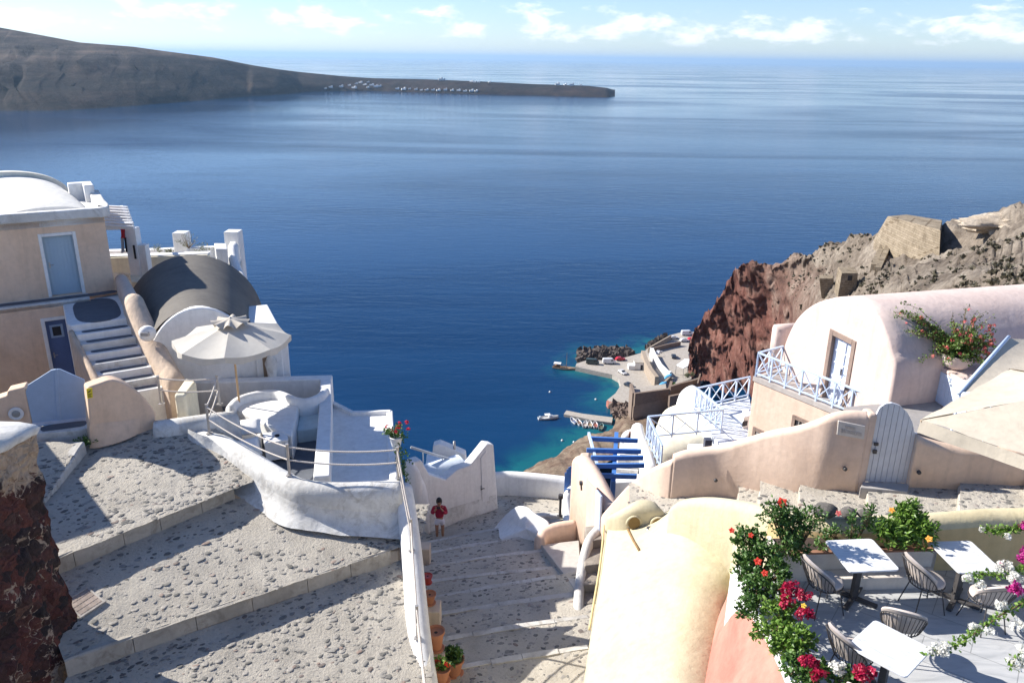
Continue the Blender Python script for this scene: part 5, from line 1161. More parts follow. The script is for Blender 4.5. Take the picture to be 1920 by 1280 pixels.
# cross vault behind
q = MB(); cc_ = Q(0, 11.2, 0); zr = max(b2 for a2, b2 in ao)
vault(q, Q(-.6, 10.6, 0), Q(12, 10.6, 0), 3.3, (zr+.15)+10.6, -10.6); q.build('cross_vault', PINK, PK, smooth=True, auto=60)
# plastered blocks right of the vault, cabinet door
F0, F1, F2 = Z(1684,752,-9.1), Z(1746,748,-9.1), Z(1836,806,-9.1)
vv = Vector((F2.x-F1.x, F2.y-F1.y, 0)).normalized(); vn = Vector((-vv.y, vv.x, 0)); vn = vn if vn.x > 0 else -vn
q = MB(); q.prism([F0, F1, F1+vn*2.5, F0+vn*2.0+V(.0,.5,0), F0-V(.2,-.6,0)], -10, -8.13); q.prism([F1+vv*.0+V(0,0,0), F2, F2+vn*2.4, F1+vn*2.4], -10.01, -8.07)
q.build('side_bench', PINK, PK, bevel=.06, seg=3)
q = MB(); q.prism([F0-pu*.0-pa*1.8, F1+vn*.2, F2+vn*.2, F2-vn*2.5, F0+pu*2.2-pa*1.8], -9.98, -9.1); q.build('side_deck', plaster('grey_weathered_deck', (.34,.32,.31), (.26,.25,.24), .6), PK)
q = MB(); cd = F1-vn*.02
for k in range(9):
    s = .06+k*.155; q.prism([cd+vv*s, cd+vv*(s+.147), cd+vv*(s+.147)+vn*.03, cd+vv*s+vn*.03], -9.07, -8.17)
q.build('cabinet_door', paint('pale_blue_white_boards', (.60,.68,.80), .55, .05), PK, bevel=.006)
BOWL = plaster('pinkish_white_bowl', (.70,.60,.54), (.62,.52,.46), .4, bs=.3)
bwl = thing('planter_bowl', 'large round pale bowl overflowing with red bougainvillea on the plastered bench', 'potted plant', Z(1790,690,-8.07))
bwl.scale = (.86,.86,.86)
q = MB(); q.lathe([(.2,0),(.36,.1),(.46,.28),(.5,.5),(.47,.5),(.43,.42),(0,.40)], seg=28); q.build('bowl', BOWL, bwl, smooth=True, auto=40)
rng = random.Random(11); q = MB(); st = MB(); fl_ = MB(); dd = MB(); org = Vector((0,0,.45))
cam_r = Vector((.80,-.35,0))
def branch(L, d, lf, nfl, fsz=.055, dry=False):
    d = Vector(d).normalized(); L *= 1.25; pts = [org+d*L*t+V(0,0,L*.25*t-L*.45*t*t)+rdir(rng,0)*.05*t for t in np.linspace(0,1,8)]
    st.tube(pts, [.014*(1-.7*t) for t in np.linspace(0,1,8)], 4)
    for a, b2 in zip(pts[1:-1], pts[2:]): spray(dd if dry else q, a, b2, rng, lf, .09, .06, .13)
    for i in range(nfl): truss(fl_, pts[rng.randint(3,7)]+rdir(rng,.2)*.1, .05, 5, fsz, rng, 3)
for i in range(95): d = rdir(rng, .9); d.z = max(d.z, .05); branch(rng.uniform(.5, 1.15), d, 8, 1 if rng.random() < .55 else 0)
for i in range(20): branch(rng.uniform(.7, 1.35), Vector((rng.uniform(.2,1), rng.uniform(-.6,.3), rng.uniform(.2,.8))), 5, 2, .06)
for i in range(24): branch(rng.uniform(1.2, 2.3), Vector((-1+rng.uniform(-.2,.3), .42+rng.uniform(-.25,.25), rng.uniform(.55,1.15))), 7, 0 if rng.random() < .7 else 1)
for i in range(8): branch(rng.uniform(.9, 1.7), Vector((rng.uniform(-.3,.6), rng.uniform(-.3,.3), 1.1)), 4, 1, .05, True)
st.build('branches', STEMM, bwl); q.build('leaves', leaf_mat('bougainvillea_leaf', (.07,.13,.02), (.13,.22,.04), (.20,.27,.07)), bwl); fl_.build('flowers', PINKP, bwl)['kind'] = 'stuff'; dd.build('dry_leaves', OLIVE, bwl)
wd = thing('white_dome_house', 'white domed roof peeking out at the right edge behind the pink house', 'house')
p = Y(1925, 570, 42); q = MB(); q.lathe([(2.1,-3),(2.1,0),(1.9,.6),(1.4,1.1),(.7,1.4),(0,1.5)], (p.x, p.y, p.z-.55), 28); q.build('dome', WHITE, wd, smooth=True, auto=50); q = MB(); q.box((p.x-.2, p.y-2.0, p.z-1.2), (1.4, .6, 1.3)); q.build('porch', WHITE, wd, bevel=.05)
# ================================================================ curved peach wall, plaque, plank gate
cwv = thing('curvy_wall', 'long pale peach garden wall with a wavy top and a carved plaque', 'wall')
tp = [(1265,857,17.03),(1285,850,17.0),(1310,846,16.95),(1355,839,16.85),(1405,825,16.6),(1450,812,16.3),(1500,803,15.95),(1535,792,15.75),(1565,780,15.6),(1600,775,15.55),(1634,777,15.5)]
q = MB(); q.ribbon(spline([Y(*p)+V(0,.15,0) for p in tp], 5), .32, -11.2, 7); q.build('front_run', PEACH2, cwv, smooth=True)
q = MB(); q.ribbon(spline([Y(1267,858,17.15), Y(1245,866,17.35), Y(1215,882,17.8), Y(1185,905,18.3), Y(1160,932,18.75), Y(1143,952,19.1), Y(1137,962,19.3)], 5), .30, -13.5, 7); q.build('side_run', PEACH2, cwv, smooth=True)
g0, g1 = Z(1622,905,-8.7), Z(1700,908,-8.7); ggu = Vector((g1.x-g0.x, g1.y-g0.y, 0)).normalized()
q = MB(); w0 = Y(1600,890,15.53); wu = (Y(1625,860,15.5)-Y(1570,860,15.58)); wu.z = 0; wu.normalize(); pl0 = Y(1600,800,15.56-.02)
q = MB(); in_wall(q, [(1572,789),(1623,799),(1620,824),(1569,815)], pl0-V(0,.05,0), wu, .06); plq = q.build('plaque', plaster('pale_marble_plaque', (.66,.60,.54), (.60,.53,.47), .5), cwv, bevel=.012)
q = MB(); po = pl0-V(0,.056,0)
def stroke(mb, pts, w_=.6):
    for a, b2 in zip(pts[:-1], pts[1:]): mb.bar(W(*a, po, wu), W(*b2, po, wu), .022, .012, up=(0,-1,0))
rng = random.Random(5)
for ln, (xa, ya, n, h) in enumerate(((1586,797.5,4,5.0), (1577,804,8,5.4))):
    for k in range(n):
        x = xa+k*4.9; y = ya+k*4.9*.21; kind = (k*3+ln*2) % 5
        if kind == 0: stroke(q, [(x,y+h),(x,y),(x+3,y+.6),(x+3,y+h+.6)])
        elif kind == 1: stroke(q, [(x,y+h),(x+1.6,y+.2),(x+3.2,y+h+.6)]); stroke(q, [(x+.8,y+h*.6),(x+2.4,y+h*.7)])
        elif kind == 2: stroke(q, [(x+3,y+.6),(x,y),(x,y+h),(x+3,y+h+.6)]); stroke(q, [(x,y+h*.5),(x+2,y+h*.55)])
        elif kind == 3: stroke(q, [(x,y+h),(x,y),(x+3,y+h+.6),(x+3,y+.6)])
        else: stroke(q, [(x,y),(x+3.2,y+h+.6)]); stroke(q, [(x+3.2,y+.6),(x,y+h)])
q.build('carved_letters', plaster('carved_grey', (.52,.46,.41), (.5,.44,.4), .3), plq)
for x, y in ((1583,877),(1341,898)):
    p = Y(x, y, 15.53 if x > 1500 else 16.72); q = MB(); q.lathe([(.045,0),(.045,.05),(.03,.07),(0,.07)], seg=10); o = q.build('spotlight', IRON, cwv, smooth=True); o.rotation_euler = (PI/2, 0, 0); o.location = p-V(0,.02,0)
pgt = thing('plank_gate', 'white arched plank gate standing between the wavy peach walls', 'gate')
go = [(1625,900),(1641,782),(1650,764),(1660,757),(1673,755),(1688,760),(1702,774),(1711,792),(1715,812),(1700,910)]
GP = paint('gate_white_boards', (.64,.65,.68), .6, .06)
P = [W(x, y, g0, ggu) for x, y in go]; s_ = [(p-g0).dot(ggu) for p in P]
Wd = (1712-1625); nb_ = 8
ss = [min(s_)+(max(s_)-min(s_))*k/nb_ for k in range(nb_+1)]
arch_s = [(p-g0).dot(ggu) for p in P[1:-1]]; arch_z = [p.z for p in P[1:-1]]; zz_ = lambda s: float(np.interp(s, arch_s, arch_z)); zb_ = -8.66
for k in range(nb_):
    a, b2 = ss[k]+.006, ss[k+1]-.006; n_ = Vector((-ggu.y, ggu.x, 0)); n_ = n_ if n_.y > 0 else -n_
    pts = [(a, zb_), (b2, zb_)]+[(s, zz_(s)) for s in np.linspace(b2, a, 5)]
    A_ = [g0+ggu*s+V(0,0,z-g0.z) for s, z in pts]; B_ = [p+n_*.05 for p in A_]; kk = len(A_); q = MB(); q.add(A_+B_, [tuple(range(kk)), tuple(range(2*kk-1,kk-1,-1))]+[(i,kk+i,kk+(i+1)%kk,(i+1)%kk) for i in range(kk)]); q.build('board', GP, pgt)
q = MB(); hp = g0+ggu*(ss[0]+.1)-Vector((0,.05,0)); q.box((hp.x, hp.y, -7.72), (.09,.05,.07)); q.box((hp.x, hp.y, -7.9), (.08,.05,.09)); q.build('lock', IRON, pgt, bevel=.008)
q = MB(); gp0 = P[1]; q.prism([g0+V(-.22,-.05,0), g0+V(.0,-.05,0), g0+V(.0,.32,0), g0+V(-.22,.32,0)], -11, -7.02); q.build('gate_pier', PEACH2, cwv, bevel=.08, seg=3)
q = MB(); q.prism([Z(1618,906,-8.69), Z(1705,909,-8.69), Z(1702,925,-8.69), Z(1612,917,-8.69)], -9.2, -8.64); o = q.build('threshold', plaster('grey_threshold', (.40,.38,.36), (.32,.30,.29), .5), None, bevel=.02); tag(o, 'grey cement threshold slab under the white arched plank gate', 'step')
rwv = thing('right_garden_wall', 'pale peach garden wall running from the plank gate under the cream canvas', 'wall')
q = MB(); q.ribbon(spline([Y(1716,812,15.52), Y(1740,822,15.5), Y(1800,835,15.4), Y(1880,838,15.3), Y(2000,842,15.15)], 5), .32, -11, 6); q.build('wall', PEACH, rwv, smooth=True)
p = Y(1722,884,15.3); q = MB(); q.lathe([(.045,0),(.045,.05),(.03,.07),(0,.07)], seg=10); o = q.build('spotlight', IRON, rwv, smooth=True); o.rotation_euler = (PI/2,0,0); o.location = p
# ================================================================ upper cobbled path
up_ = MB()
def up_patch(x0, x1, z0_, z1_, ya, yb):
    cobbles(up_, [Z(x0, ya, z0_), Z(x1, ya, z1_)], [Z(x0, yb, z0_), Z(x1, yb, z1_)], step=.06, dens=55, amp=.012, smin=.02, smax=.08)
up_patch(1628, 1800, -8.72, -8.66, 885, 1010); up_patch(1800, 1925, -8.5, -8.46, 885, 1015); up_patch(1925, 2080, -8.3, -8.26, 880, 1015)
up_patch(1500, 1640, -8.92, -8.90, 890, 1010); up_patch(1425, 1510, -9.15, -9.12, 895, 1010); up_patch(1385, 1440, -9.45, -9.4, 900, 1010); up_patch(1180, 1400, -10.2, -9.75, 905, 1020)
upo = tag(up_.build('upper_path', [PMORT, PSTONE], smooth=True, recalc=False), kind='structure')
for x, z, ya, yb in ((1628,-8.70,905,965),(1800,-8.48,900,965),(1925,-8.28,900,965),(1500,-8.90,908,965),(1425,-9.13,915,960),(1385,-9.43,918,960)):
    a, b_ = Z(x, ya, z), Z(x, yb+35, z); kerb([a-V(0,0,.05), b_-V(0,0,.05)], .12, .3, 'step_edge', upo, KERBM, 2, int(x), side=1)
# ================================================================ cream houses and pale railings below the pink house
ch = thing('cream_house', 'cream house with a rounded white roof and pale blue roof railing above the harbour', 'house')
q = MB(); fz = -13.4; q.prism([Z(1296,768,fz), Z(1405,744,fz), Z(1420,830,fz), Z(1352,835,fz)], -19, fz); q.build('roof_deck', plaster('bluish_white_deck', (.66,.69,.74), (.60,.63,.68), .4), ch)
def blob(px_outline, z_top, zb, h, name, m, parent, sc=((1,-.0),(1,.55),(.93,.8),(.75,.95),(.4,1.02),(0,1.04))):
    P = [Z(x, y, z_top-h) for x, y in px_outline]; P = spline(P, 5, True); c = sum(P, Vector())/len(P); rows = [[Vector((p.x, p.y, zb)) for p in P+[P[0]]]]
    for s, t in sc: rows.append([Vector((lerp(c.x,p.x,s), lerp(c.y,p.y,s), z_top-h+h*t)) for p in P+[P[0]]])
    q = MB(); q.grid(rows); return q.build(name, m, parent, smooth=True)
blob([(1270,792),(1270,768),(1292,752),(1318,768),(1345,795),(1310,812)], -13.35, -19, 1.0, 'round_roof', WHITE, ch)
blob([(1222,880),(1226,835),(1248,803),(1296,795),(1340,806),(1346,850),(1300,885)], -13.75, -19, 1.3, 'round_roof', CREAM, ch)
rl = thing('roof_railing', 'pale blue crossed railing enclosing the white roof deck above the harbour', 'railing')
r1, r2, r3 = Z(1302,768,fz), Z(1402,745,fz), Z(1351,810,fz); cross_rail(rl, r1, r2, 4, .95); cross_rail(rl, r1, r3, 5, .95)
r4 = Z(1212,824,fz); cross_rail(rl, r3, r4, 3, .95)
r5 = Z(1240,885,-13.9); cross_rail(rl, r4, r5+V(0,.2,0), 5, .95)
q = MB(); q.prism([Z(1390,790,fz+.02), Z(1402,786,fz+.02), Z(1404,800,fz+.02), Z(1392,803,fz+.02)], fz, fz+.5); o = q.build('roof_vent_box', WHITE, None, bevel=.03); tag(o, 'small white box with a dark opening on the railed roof deck', 'vent')
q = MB(); a_, b2 = Z(1391,801,fz+.1), Z(1400,799,fz+.1); q.bar(a_+V(0,-.02,.15), b2+V(0,-.02,.15), .03, .2); q.build('vent_opening', DARK, o)
chm = thing('chimney', 'white chimney block with pierced lattice front and a dark metal vent on top', 'chimney', Z(1318,852,-12.6))
q = MB(); q.box((0,0,-.35), (.95,.7,1.2)); q.build('stack', WHITE, chm, bevel=.05)
q = MB()
for i in range(4):
    for j in range(3): q.box((-.25+i*.11+(j%2)*.05, -.36, -.1+j*.1), (.05,.03,.05))
q.build('lattice', DARK, chm)
q = MB(); q.box((.12,0,.42), (.24,.24,.36)); q.build('vent', paint('slate_vent', (.06,.065,.09), .5), chm, bevel=.01)
# white stair wall and houses behind the blue pergola
wl = thing('white_stair_house', 'white house with a sloping stair wall seen through the blue pergola', 'house')
q = MB(); q.ribbon(spline([Z(1196,792,-14.0), Z(1202,815,-14.1), Z(1214,845,-14.2), Z(1222,875,-14.2)], 5), .5, -19, 5); q.build('stair_wall', WHITE, wl, smooth=True)
q = MB(); q.prism([Z(1150,905,-15.2), Z(1152,850,-15.2), Z(1172,826,-15.2), Z(1200,815,-15.2), Z(1230,900,-15.2)], -20, -15.2); q.build('roof', WHITE, wl, bevel=.05)
for k in range(5): q = MB(); a_ = Z(1152+k*3, 885-k*9, -15.2+.16*k); q.prism([a_, a_+V(.9,-.1,0), a_+V(1.0,.5,0), a_+V(.1,.6,0)], -17, -15.05+.16*k); q.build('step', WHITE_WORN, wl, bevel=.03)
a_ = thing('arched_ruin', 'small white arched wall with a brown opening by the harbour stairs', 'wall'); p0_ = Y(1160,822,60); q = MB(); rows = []
q = MB(); pts = [Y(x, y, 60) for x, y in ((1164,823),(1170,811),(1182,805),(1194,806),(1196,826))]; q.ribbon(spline(pts, 4), .8, pts[0].z-2.5, 4); q.build('arch_wall', WHITE, a_, smooth=True)
q = MB(); pts = [Y(x, y, 59.5) for x, y in ((1178,822),(1180,812),(1194,811),(1196,824))]; q.add(pts+[p+V(0,.3,0) for p in pts], [(0,1,2,3),(7,6,5,4),(0,4,5,1),(1,5,6,2),(2,6,7,3),(3,7,4,0)]); q.build('opening', paint('brown_brick', (.16,.07,.05), .9, .4), a_)
# ================================================================ castle ruins on the hill
def on_hill(px, py):
    h = hill_bvh.ray_cast(Vector((0,0,0)), ray(px, py).normalized()); return h[0] if h[0] is not None else Y(px, py, 150)
TANST = rock('tan_masonry', [(.20,.16,.115),(.31,.255,.185),(.39,.325,.245)], .5, .7, .35)
nt = TANST.node_tree; b = nt.nodes['Principled BSDF']; bk = nt.nodes.new('ShaderNodeTexBrick'); bk.inputs['Scale'].default_value = 1; bk.inputs['Brick Width'].default_value = 1.1; bk.inputs['Row Height'].default_value = .45; bk.inputs['Mortar Size'].default_value = .03; bk.inputs['Color1'].default_value = (1,1,1,1); bk.inputs['Color2'].default_value = (.80,.78,.75,1); bk.inputs['Mortar'].default_value = (.5,.46,.42,1)
mpb = nt.nodes.new('ShaderNodeMapping'); mpb.inputs['Rotation'].default_value = (PI/2,0,0); nt.links.new(coords(nt), mpb.inputs[0]); nt.links.new(mpb.outputs[0], bk.inputs[0]); mub = nt.nodes.new('ShaderNodeMix'); mub.data_type = 'RGBA'; mub.blend_type = 'MULTIPLY'; mub.inputs[0].default_value = .9; nt.links.new(b.inputs['Base Color'].links[0].from_socket, mub.inputs[6]); nt.links.new(bk.outputs[0], mub.inputs[7]); nt.links.new(mub.outputs[2], b.inputs['Base Color'])
A0, B0 = on_hill(1648, 474), on_hill(1764, 478)
tA, tB = Y(1664,405,A0.y), Y(1764,432,B0.y); dpt = Vector((5,13,0))
q = MB(); base = [A0+V(-.2,0,-1.2), B0+V(0,0,-1.2), B0+V(2.5,12,-4), A0+V(2,12,-4)]; top = [tA, tB, Y(1768,412,B0.y+11), Y(1700,402,A0.y+11)]
q.add(base+top, [(0,3,2,1),(4,5,6,7),(0,1,5,4),(1,2,6,5),(2,3,7,6),(3,0,4,7)])
o = q.build('castle_tower', TANST, None, bevel=.25); tag(o, 'massive square ruined tan stone castle tower on the hilltop', 'ruin')
nt = TANST.node_tree; b = nt.nodes['Principled BSDF']
def ruin(px0, px1, yt, yb2, lab, win=None, depth=4, lean=0):
    m0 = on_hill((px0+px1)/2, yb2); y_ = m0.y-1; P = [Y(px0+lean, yb2+8, y_), Y(px1+lean*.6, yb2+8, y_), Y(px1, yt, y_), Y(px0, yt, y_)]; Q_ = [p+V(1.2,depth,0) for p in P]
    q = MB(); q.add(P+Q_, [(0,1,2,3),(7,6,5,4),(0,4,5,1),(1,5,6,2),(2,6,7,3),(3,7,4,0)]); t = thing('ruined_building', lab, 'ruin'); q.build('wall', TANST, t, bevel=.12)
    if win:
        a, b2 = Y(win[0], win[1], y_-.1), Y(win[2], win[3], y_-.1); q = MB(); q.box(((a.x+b2.x)/2, y_, (a.z+b2.z)/2), (abs(b2.x-a.x), .3, abs(a.z-b2.z))); q.build('window', DARK, t)
    return t
ruin(1578, 1609, 512, 552, 'small ruined stone house with one dark square window on the castle slope', (1591,517,1597,526), 5, -8)
ruin(1536, 1562, 522, 552, 'roofless broken stone wall block left of the small ruined house on the castle slope', None, 3, 4)
for (pts, lab) in ((((1655,458),(1645,478),(1632,508)), 'steep broken ridge of ruined wall descending from the castle tower'), (((1660,470),(1650,492),(1640,514)), 'thin second line of ruined wall below the castle tower')):
    P = [on_hill(*p) for p in pts]; q = MB(); q.ribbon([p+V(0,-1,1.6) for p in P], 1.0, [p.z-3 for p in P], 0); o = q.build('ruined_wall', TANST, None); tag(o, lab, 'ruin')
PALER = rock('pale_warm_rock', [(.34,.27,.20),(.48,.40,.31),(.58,.50,.40)], .25, .8, .8)
rows = []; P = Y(1918, 424, 137)
for i in range(40):
    row = []
    for j in range(60):
        th, ph_ = PI*i/39, 2*PI*j/59; d = Vector((math.sin(th)*math.cos(ph_), math.sin(th)*math.sin(ph_), math.cos(th))); f = 1+.35*mnoise.fractal(d*1.8+Vector((4,1,2)), .8, 2, 5)
        row.append(P+Vector((d.x*9*f, d.y*5*f, d.z*2.2*f)))
    rows.append(row)
q = MB(); q.grid(rows); o = q.build('pale_crag', PALER, None, smooth=True); tag(o, 'pale warm coloured craggy rock outcrop at the top of the hill by the right edge', 'rock')

# thorny scrub dotted over the castle hill
q = MB(); rg = random.Random(8)
for _ in range(2200):
    px = rg.uniform(1400, 1925); py = rg.uniform(440, 640); h = hill_bvh.ray_cast(Vector((0,0,0)), ray(px, py).normalized())
    if h[0] is None or abs(h[1].z) < .2 or mnoise.noise(h[0]*.09) < rg.uniform(-.25, .35): continue
    s_ = .22+.6*rg.random()**2; c = h[0]
    for k in range(9):
        d = rdir(rg, .5); leaf(q, c+V(0,0,.05), Vector((d.x, d.y, abs(d.z))), rdir(rg, .5), s_*rg.uniform(.6,1.2), s_*.8, .2)
o = q.build('scrub', leaf_mat('scrub_leaf', (.085,.075,.045), (.13,.115,.075), (.19,.165,.115)), None); tag(o, kind='stuff')
# ================================================================ yellow house roof below the patio
yh = thing('yellow_house', 'pale yellow plastered house roof with a rounded edge beside the stepped alley', 'house')
c1 = spline([Z(1146,962,-9.3), Z(1140,990,-9.4), Z(1131,1060,-9.45), Z(1117,1150,-9.5), Z(1098,1280,-9.5), Z(1082,1380,-9.5)], 6)
c2 = spline([Z(1205,978,-9.15), Z(1205,1000,-9.0), Z(1190,1070,-8.95), Z(1178,1160,-8.95), Z(1165,1290,-8.95), Z(1155,1400,-8.95)], 6)
c3 = spline([Z(1282,948,-8.75), Z(1288,962,-8.42), Z(1288,1050,-8.35), Z(1276,1160,-8.45), Z(1262,1290,-8.55), Z(1255,1400,-8.55)], 6)
c4 = spline([Z(1350,968,-8.75), Z(1368,1000,-8.5), Z(1385,1060,-8.45), Z(1368,1110,-8.55), Z(1345,1290,-8.75), Z(1340,1400,-8.75)], 6)
c0 = [p+V(-.06,0,-.35) for p in c1]; c00 = [Vector((p.x-.15, p.y, -16)) for p in c1]
c5 = [Vector((p.x+.12, p.y+.02, p.z-.5)) for p in c4]
n = len(c1); cols = [c00, c0]
q = MB(); rows = []
for i in range(n):
    top = spline([c1[i], c2[i], c3[i], c4[i], c5[i]], 6); rows.append([c00[i], c0[i], c0[i].lerp(c1[i], .6)+V(-.005,0,0)]+top)
q.grid(rows); yroof = q.build('roof', YELLOW, yh, smooth=True).name
q = MB(); q.grid([[Vector((p.x, p.y+.02, p.z-z)) for p in rows[0]] for z in (0.0, .25, 1.0, 6.0)]); q.build('end_wall', YELLOW, yh, smooth=True)
q = MB(); q.tube(spline([Z(1137,985,-9.45)-V(.05,0,.0), Z(1131,1050,-9.5)-V(.05,0,0), Z(1120,1120,-9.6)-V(.05,0,0), Z(1110,1180,-9.8)-V(.05,0,.0)], 8), .022, 6); q.build('cable', paint('yellow_cable', (.62,.50,.25), .7), yh, smooth=True)
# coral flank
q = MB(); l = [(1370,1100,-8.3),(1352,1150,-8.35),(1340,1220,-8.42),(1332,1290,-8.45),(1325,1360,-8.45)]; r = [(1380,1072,-7.12),(1408,1118,-7.12),(1436,1172,-7.1),(1472,1250,-7.08),(1512,1335,-7.06)]
A_ = spline([Z(*p) for p in l], 5); B_ = spline([Z(*p) for p in r], 5); rows = []
for a, b_ in zip(A_, B_): rows.append([a.lerp(b_, t)+V(-.05*math.sin(PI*t), 0, .06*math.sin(PI*max(0,t))) for t in np.linspace(-.15, 1, 9)])
q.grid(rows); o = q.build('coral_flank', CORAL, yh, smooth=True)
# chimney of the yellow house
yc = thing('yellow_chimney', 'sculpted yellow chimney hood with two arched openings and a small metal flue', 'chimney')
q = MB(); q.ribbon(spline([Z(1143,966,-9.15), Z(1162,956,-8.9), Z(1182,946,-8.7), Z(1203,939,-8.6), Z(1222,941,-8.6), Z(1236,950,-8.7), Z(1245,966,-9.0)], 5), [.22+.16*math.sin(PI*i/30) for i in range(31)], -10.2, 7); q.build('hood', YELLOW, yc, smooth=True)
for px, py, z in ((1186,966,-8.97),(1230,968,-8.95)):
    c = Z(px, py, z)-V(0,.0,0); q = MB(); pts = [c+V(.14*math.cos(t), -.22-.02*math.sin(t), .17*math.sin(t)-.05) for t in np.linspace(-.3, PI+.3, 14)]; q.tube(pts, .028, 8); q.build('arch', YELLOW, yc, smooth=True)
    q = MB(); q.lathe([(0,0),(.12,0),(.12,.02),(0,.02)], seg=14, sy=1.25); o = q.build('opening', paint('dark_ochre', (.22,.14,.05), .9), yc); o.rotation_euler = (PI/2,0,0); o.location = c+V(0,-.25,-.02)  # flat dark ochre disc in place of each arched opening
c = Z(1214,976,-8.95); q = MB(); q.lathe([(.08,-.25),(.085,.0),(.07,.04),(.055,.0),(0,-.02)], (c.x, c.y-.32, c.z), 14); q.build('flue_pot', STEEL, yc, smooth=True)
rbv = BVHTree.FromPolygons([v.co for v in bpy.data.objects[yroof].data.vertices], [tuple(p.vertices) for p in bpy.data.objects[yroof].data.polygons])
gp_ = []
for x, y in ((1175,987),(1181,1000),(1188,1014),(1199,1032)):
    h = rbv.ray_cast(Vector((0,0,0)), ray(x, y).normalized())
    if h[0] is not None: gp_.append(h[0]+V(0,0,.004))
if len(gp_) > 1: q = MB(); q.tube(gp_, .028, 6); q.build('roof_gutter', paint('brown_gutter', (.26,.16,.07), .9, .3), yh, smooth=True)
# ================================================================ yellow patio wall
yw = thing('yellow_patio_wall', 'thick rounded yellow wall enclosing the patio, warm bounce light painted on its inner face', 'wall')
tp = [(1268,945,-8.0),(1285,935,-7.75),(1330,932,-7.4),(1385,938,-7.1),(1440,950,-6.85),(1500,964,-6.65),(1560,970,-6.55),(1640,969,-6.45),(1720,966,-6.4),(1800,960,-6.35),(1880,955,-6.3),(2050,955,-6.2),(2500,955,-6.0)]
pth = spline([Z(*p) for p in tp], 6); q = MB(); q.ribbon(pth, .34, -9.6, 7); q.build('wall', YELLOW, yw, smooth=True)
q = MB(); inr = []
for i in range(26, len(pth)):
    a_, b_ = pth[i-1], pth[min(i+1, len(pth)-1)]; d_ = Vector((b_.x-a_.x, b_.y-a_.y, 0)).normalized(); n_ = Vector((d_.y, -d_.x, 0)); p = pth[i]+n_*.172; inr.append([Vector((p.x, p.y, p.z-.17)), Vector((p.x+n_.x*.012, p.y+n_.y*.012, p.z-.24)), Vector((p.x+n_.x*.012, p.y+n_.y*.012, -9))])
q.grid(inr); q.build('bounce_tint_skin', BOUNCE_YELLOW, yw, smooth=True)  # thin skin: bounce light from the patio painted on the wall's shaded side
q = MB(); q.ribbon(spline([Z(1352,975,-7.9), Z(1385,985,-7.55), Z(1420,1015,-7.15), Z(1452,1040,-6.95)], 6), .22, -9.6, 6); q.build('inner_step', YELLOW, yw, smooth=True)
for (x, y, z, s, lab) in ((1547,957,-6.42,(.19,.15,.11),'largest dark rounded stone resting on the yellow patio wall'),(1590,962,-6.4,(.13,.11,.09),'middle sized dark stone resting on the yellow patio wall'),(1622,963,-6.38,(.11,.1,.07),'smallest brownish stone resting on the yellow patio wall')):
    rows = []; P = Z(x, y, z)
    for i in range(11):
        row = []
        for j in range(19):
            th, ph_ = PI*i/10, 2*PI*j/18; d = Vector((math.sin(th)*math.cos(ph_), math.sin(th)*math.sin(ph_), math.cos(th))); f = 1+.18*mnoise.noise(d*1.7+Vector((x,0,0))); row.append(P+Vector((d.x*s[0]*f, d.y*s[1]*f, d.z*s[2]*f+s[2]*.1)))
        rows.append(row)
    q = MB(); q.grid(rows); o = q.build('round_stone', rock('dark_pebble', [(.07,.065,.06),(.13,.12,.11),(.19,.17,.15)], 3, .4, .03), None, smooth=True); tag(o, lab, 'stone', 'stones on the yellow wall')
# ================================================================ patio floor, low wall, planter
PF = -7.25
m, nt, b = mat('grey_marble_floor'); v = coords(nt); mp = nt.nodes.new('ShaderNodeMapping'); mp.inputs['Rotation'].default_value = (0,0,.45); mp.inputs['Scale'].default_value = (.8,4,1); nt.links.new(v, mp.inputs[0])
n_ = noise(nt, 1.6, 7, .65, mp.outputs[0], 1.2); r_ = ramp(nt, n_.outputs[0], [(.3,(.36,.37,.38)),(.5,(.47,.475,.48)),(.7,(.55,.55,.545))])
br_ = nt.nodes.new('ShaderNodeTexBrick'); mp2 = nt.nodes.new('ShaderNodeMapping'); mp2.inputs['Rotation'].default_value = (0,0,.62); nt.links.new(v, mp2.inputs[0]); nt.links.new(mp2.outputs[0], br_.inputs[0]); br_.inputs['Scale'].default_value = 1; br_.inputs['Brick Width'].default_value = 1.1; br_.inputs['Row Height'].default_value = .55; br_.inputs['Mortar Size'].default_value = .006
br_.inputs['Color1'].default_value = (1,1,1,1); br_.inputs['Color2'].default_value = (.93,.93,.93,1); br_.inputs['Mortar'].default_value = (.55,.55,.55,1)
mu = nt.nodes.new('ShaderNodeMix'); mu.data_type = 'RGBA'; mu.blend_type = 'MULTIPLY'; mu.inputs[0].default_value = 1; nt.links.new(r_.outputs[0], mu.inputs[6]); nt.links.new(br_.outputs[0], mu.inputs[7]); nt.links.new(mu.outputs[2], b.inputs['Base Color']); b.inputs['Roughness'].default_value = .55
q = MB(); q.prism([Z(1378,1060,PF), Z(1470,1030,PF), V(5.0,10.6,0), V(15,10.4,0), V(14,3.5,0), V(5.5,3.5,0), Z(1560,1400,PF)], -9.6, PF); o = q.build('patio_floor', m, None); tag(o, kind='structure')
q = MB(); q.ribbon(spline([Z(1385,1062,-7.02), Z(1412,1095,-7.02), Z(1442,1150,-7.0), Z(1475,1215,-6.98), Z(1510,1290,-6.96), Z(1550,1370,-6.95)], 5), .24, -9, 4); o = q.build('patio_kerb_wall', WHITE, None, smooth=True); tag(o, 'low white wall along the patio edge hidden by the flowering bushes', 'wall')
PLW = plaster('planter_white', (.72,.66,.60), (.62,.55,.49), .5)
pln = thing('planter_box', 'long whitewashed built-in planter trough with brown rim along the patio wall', 'planter')
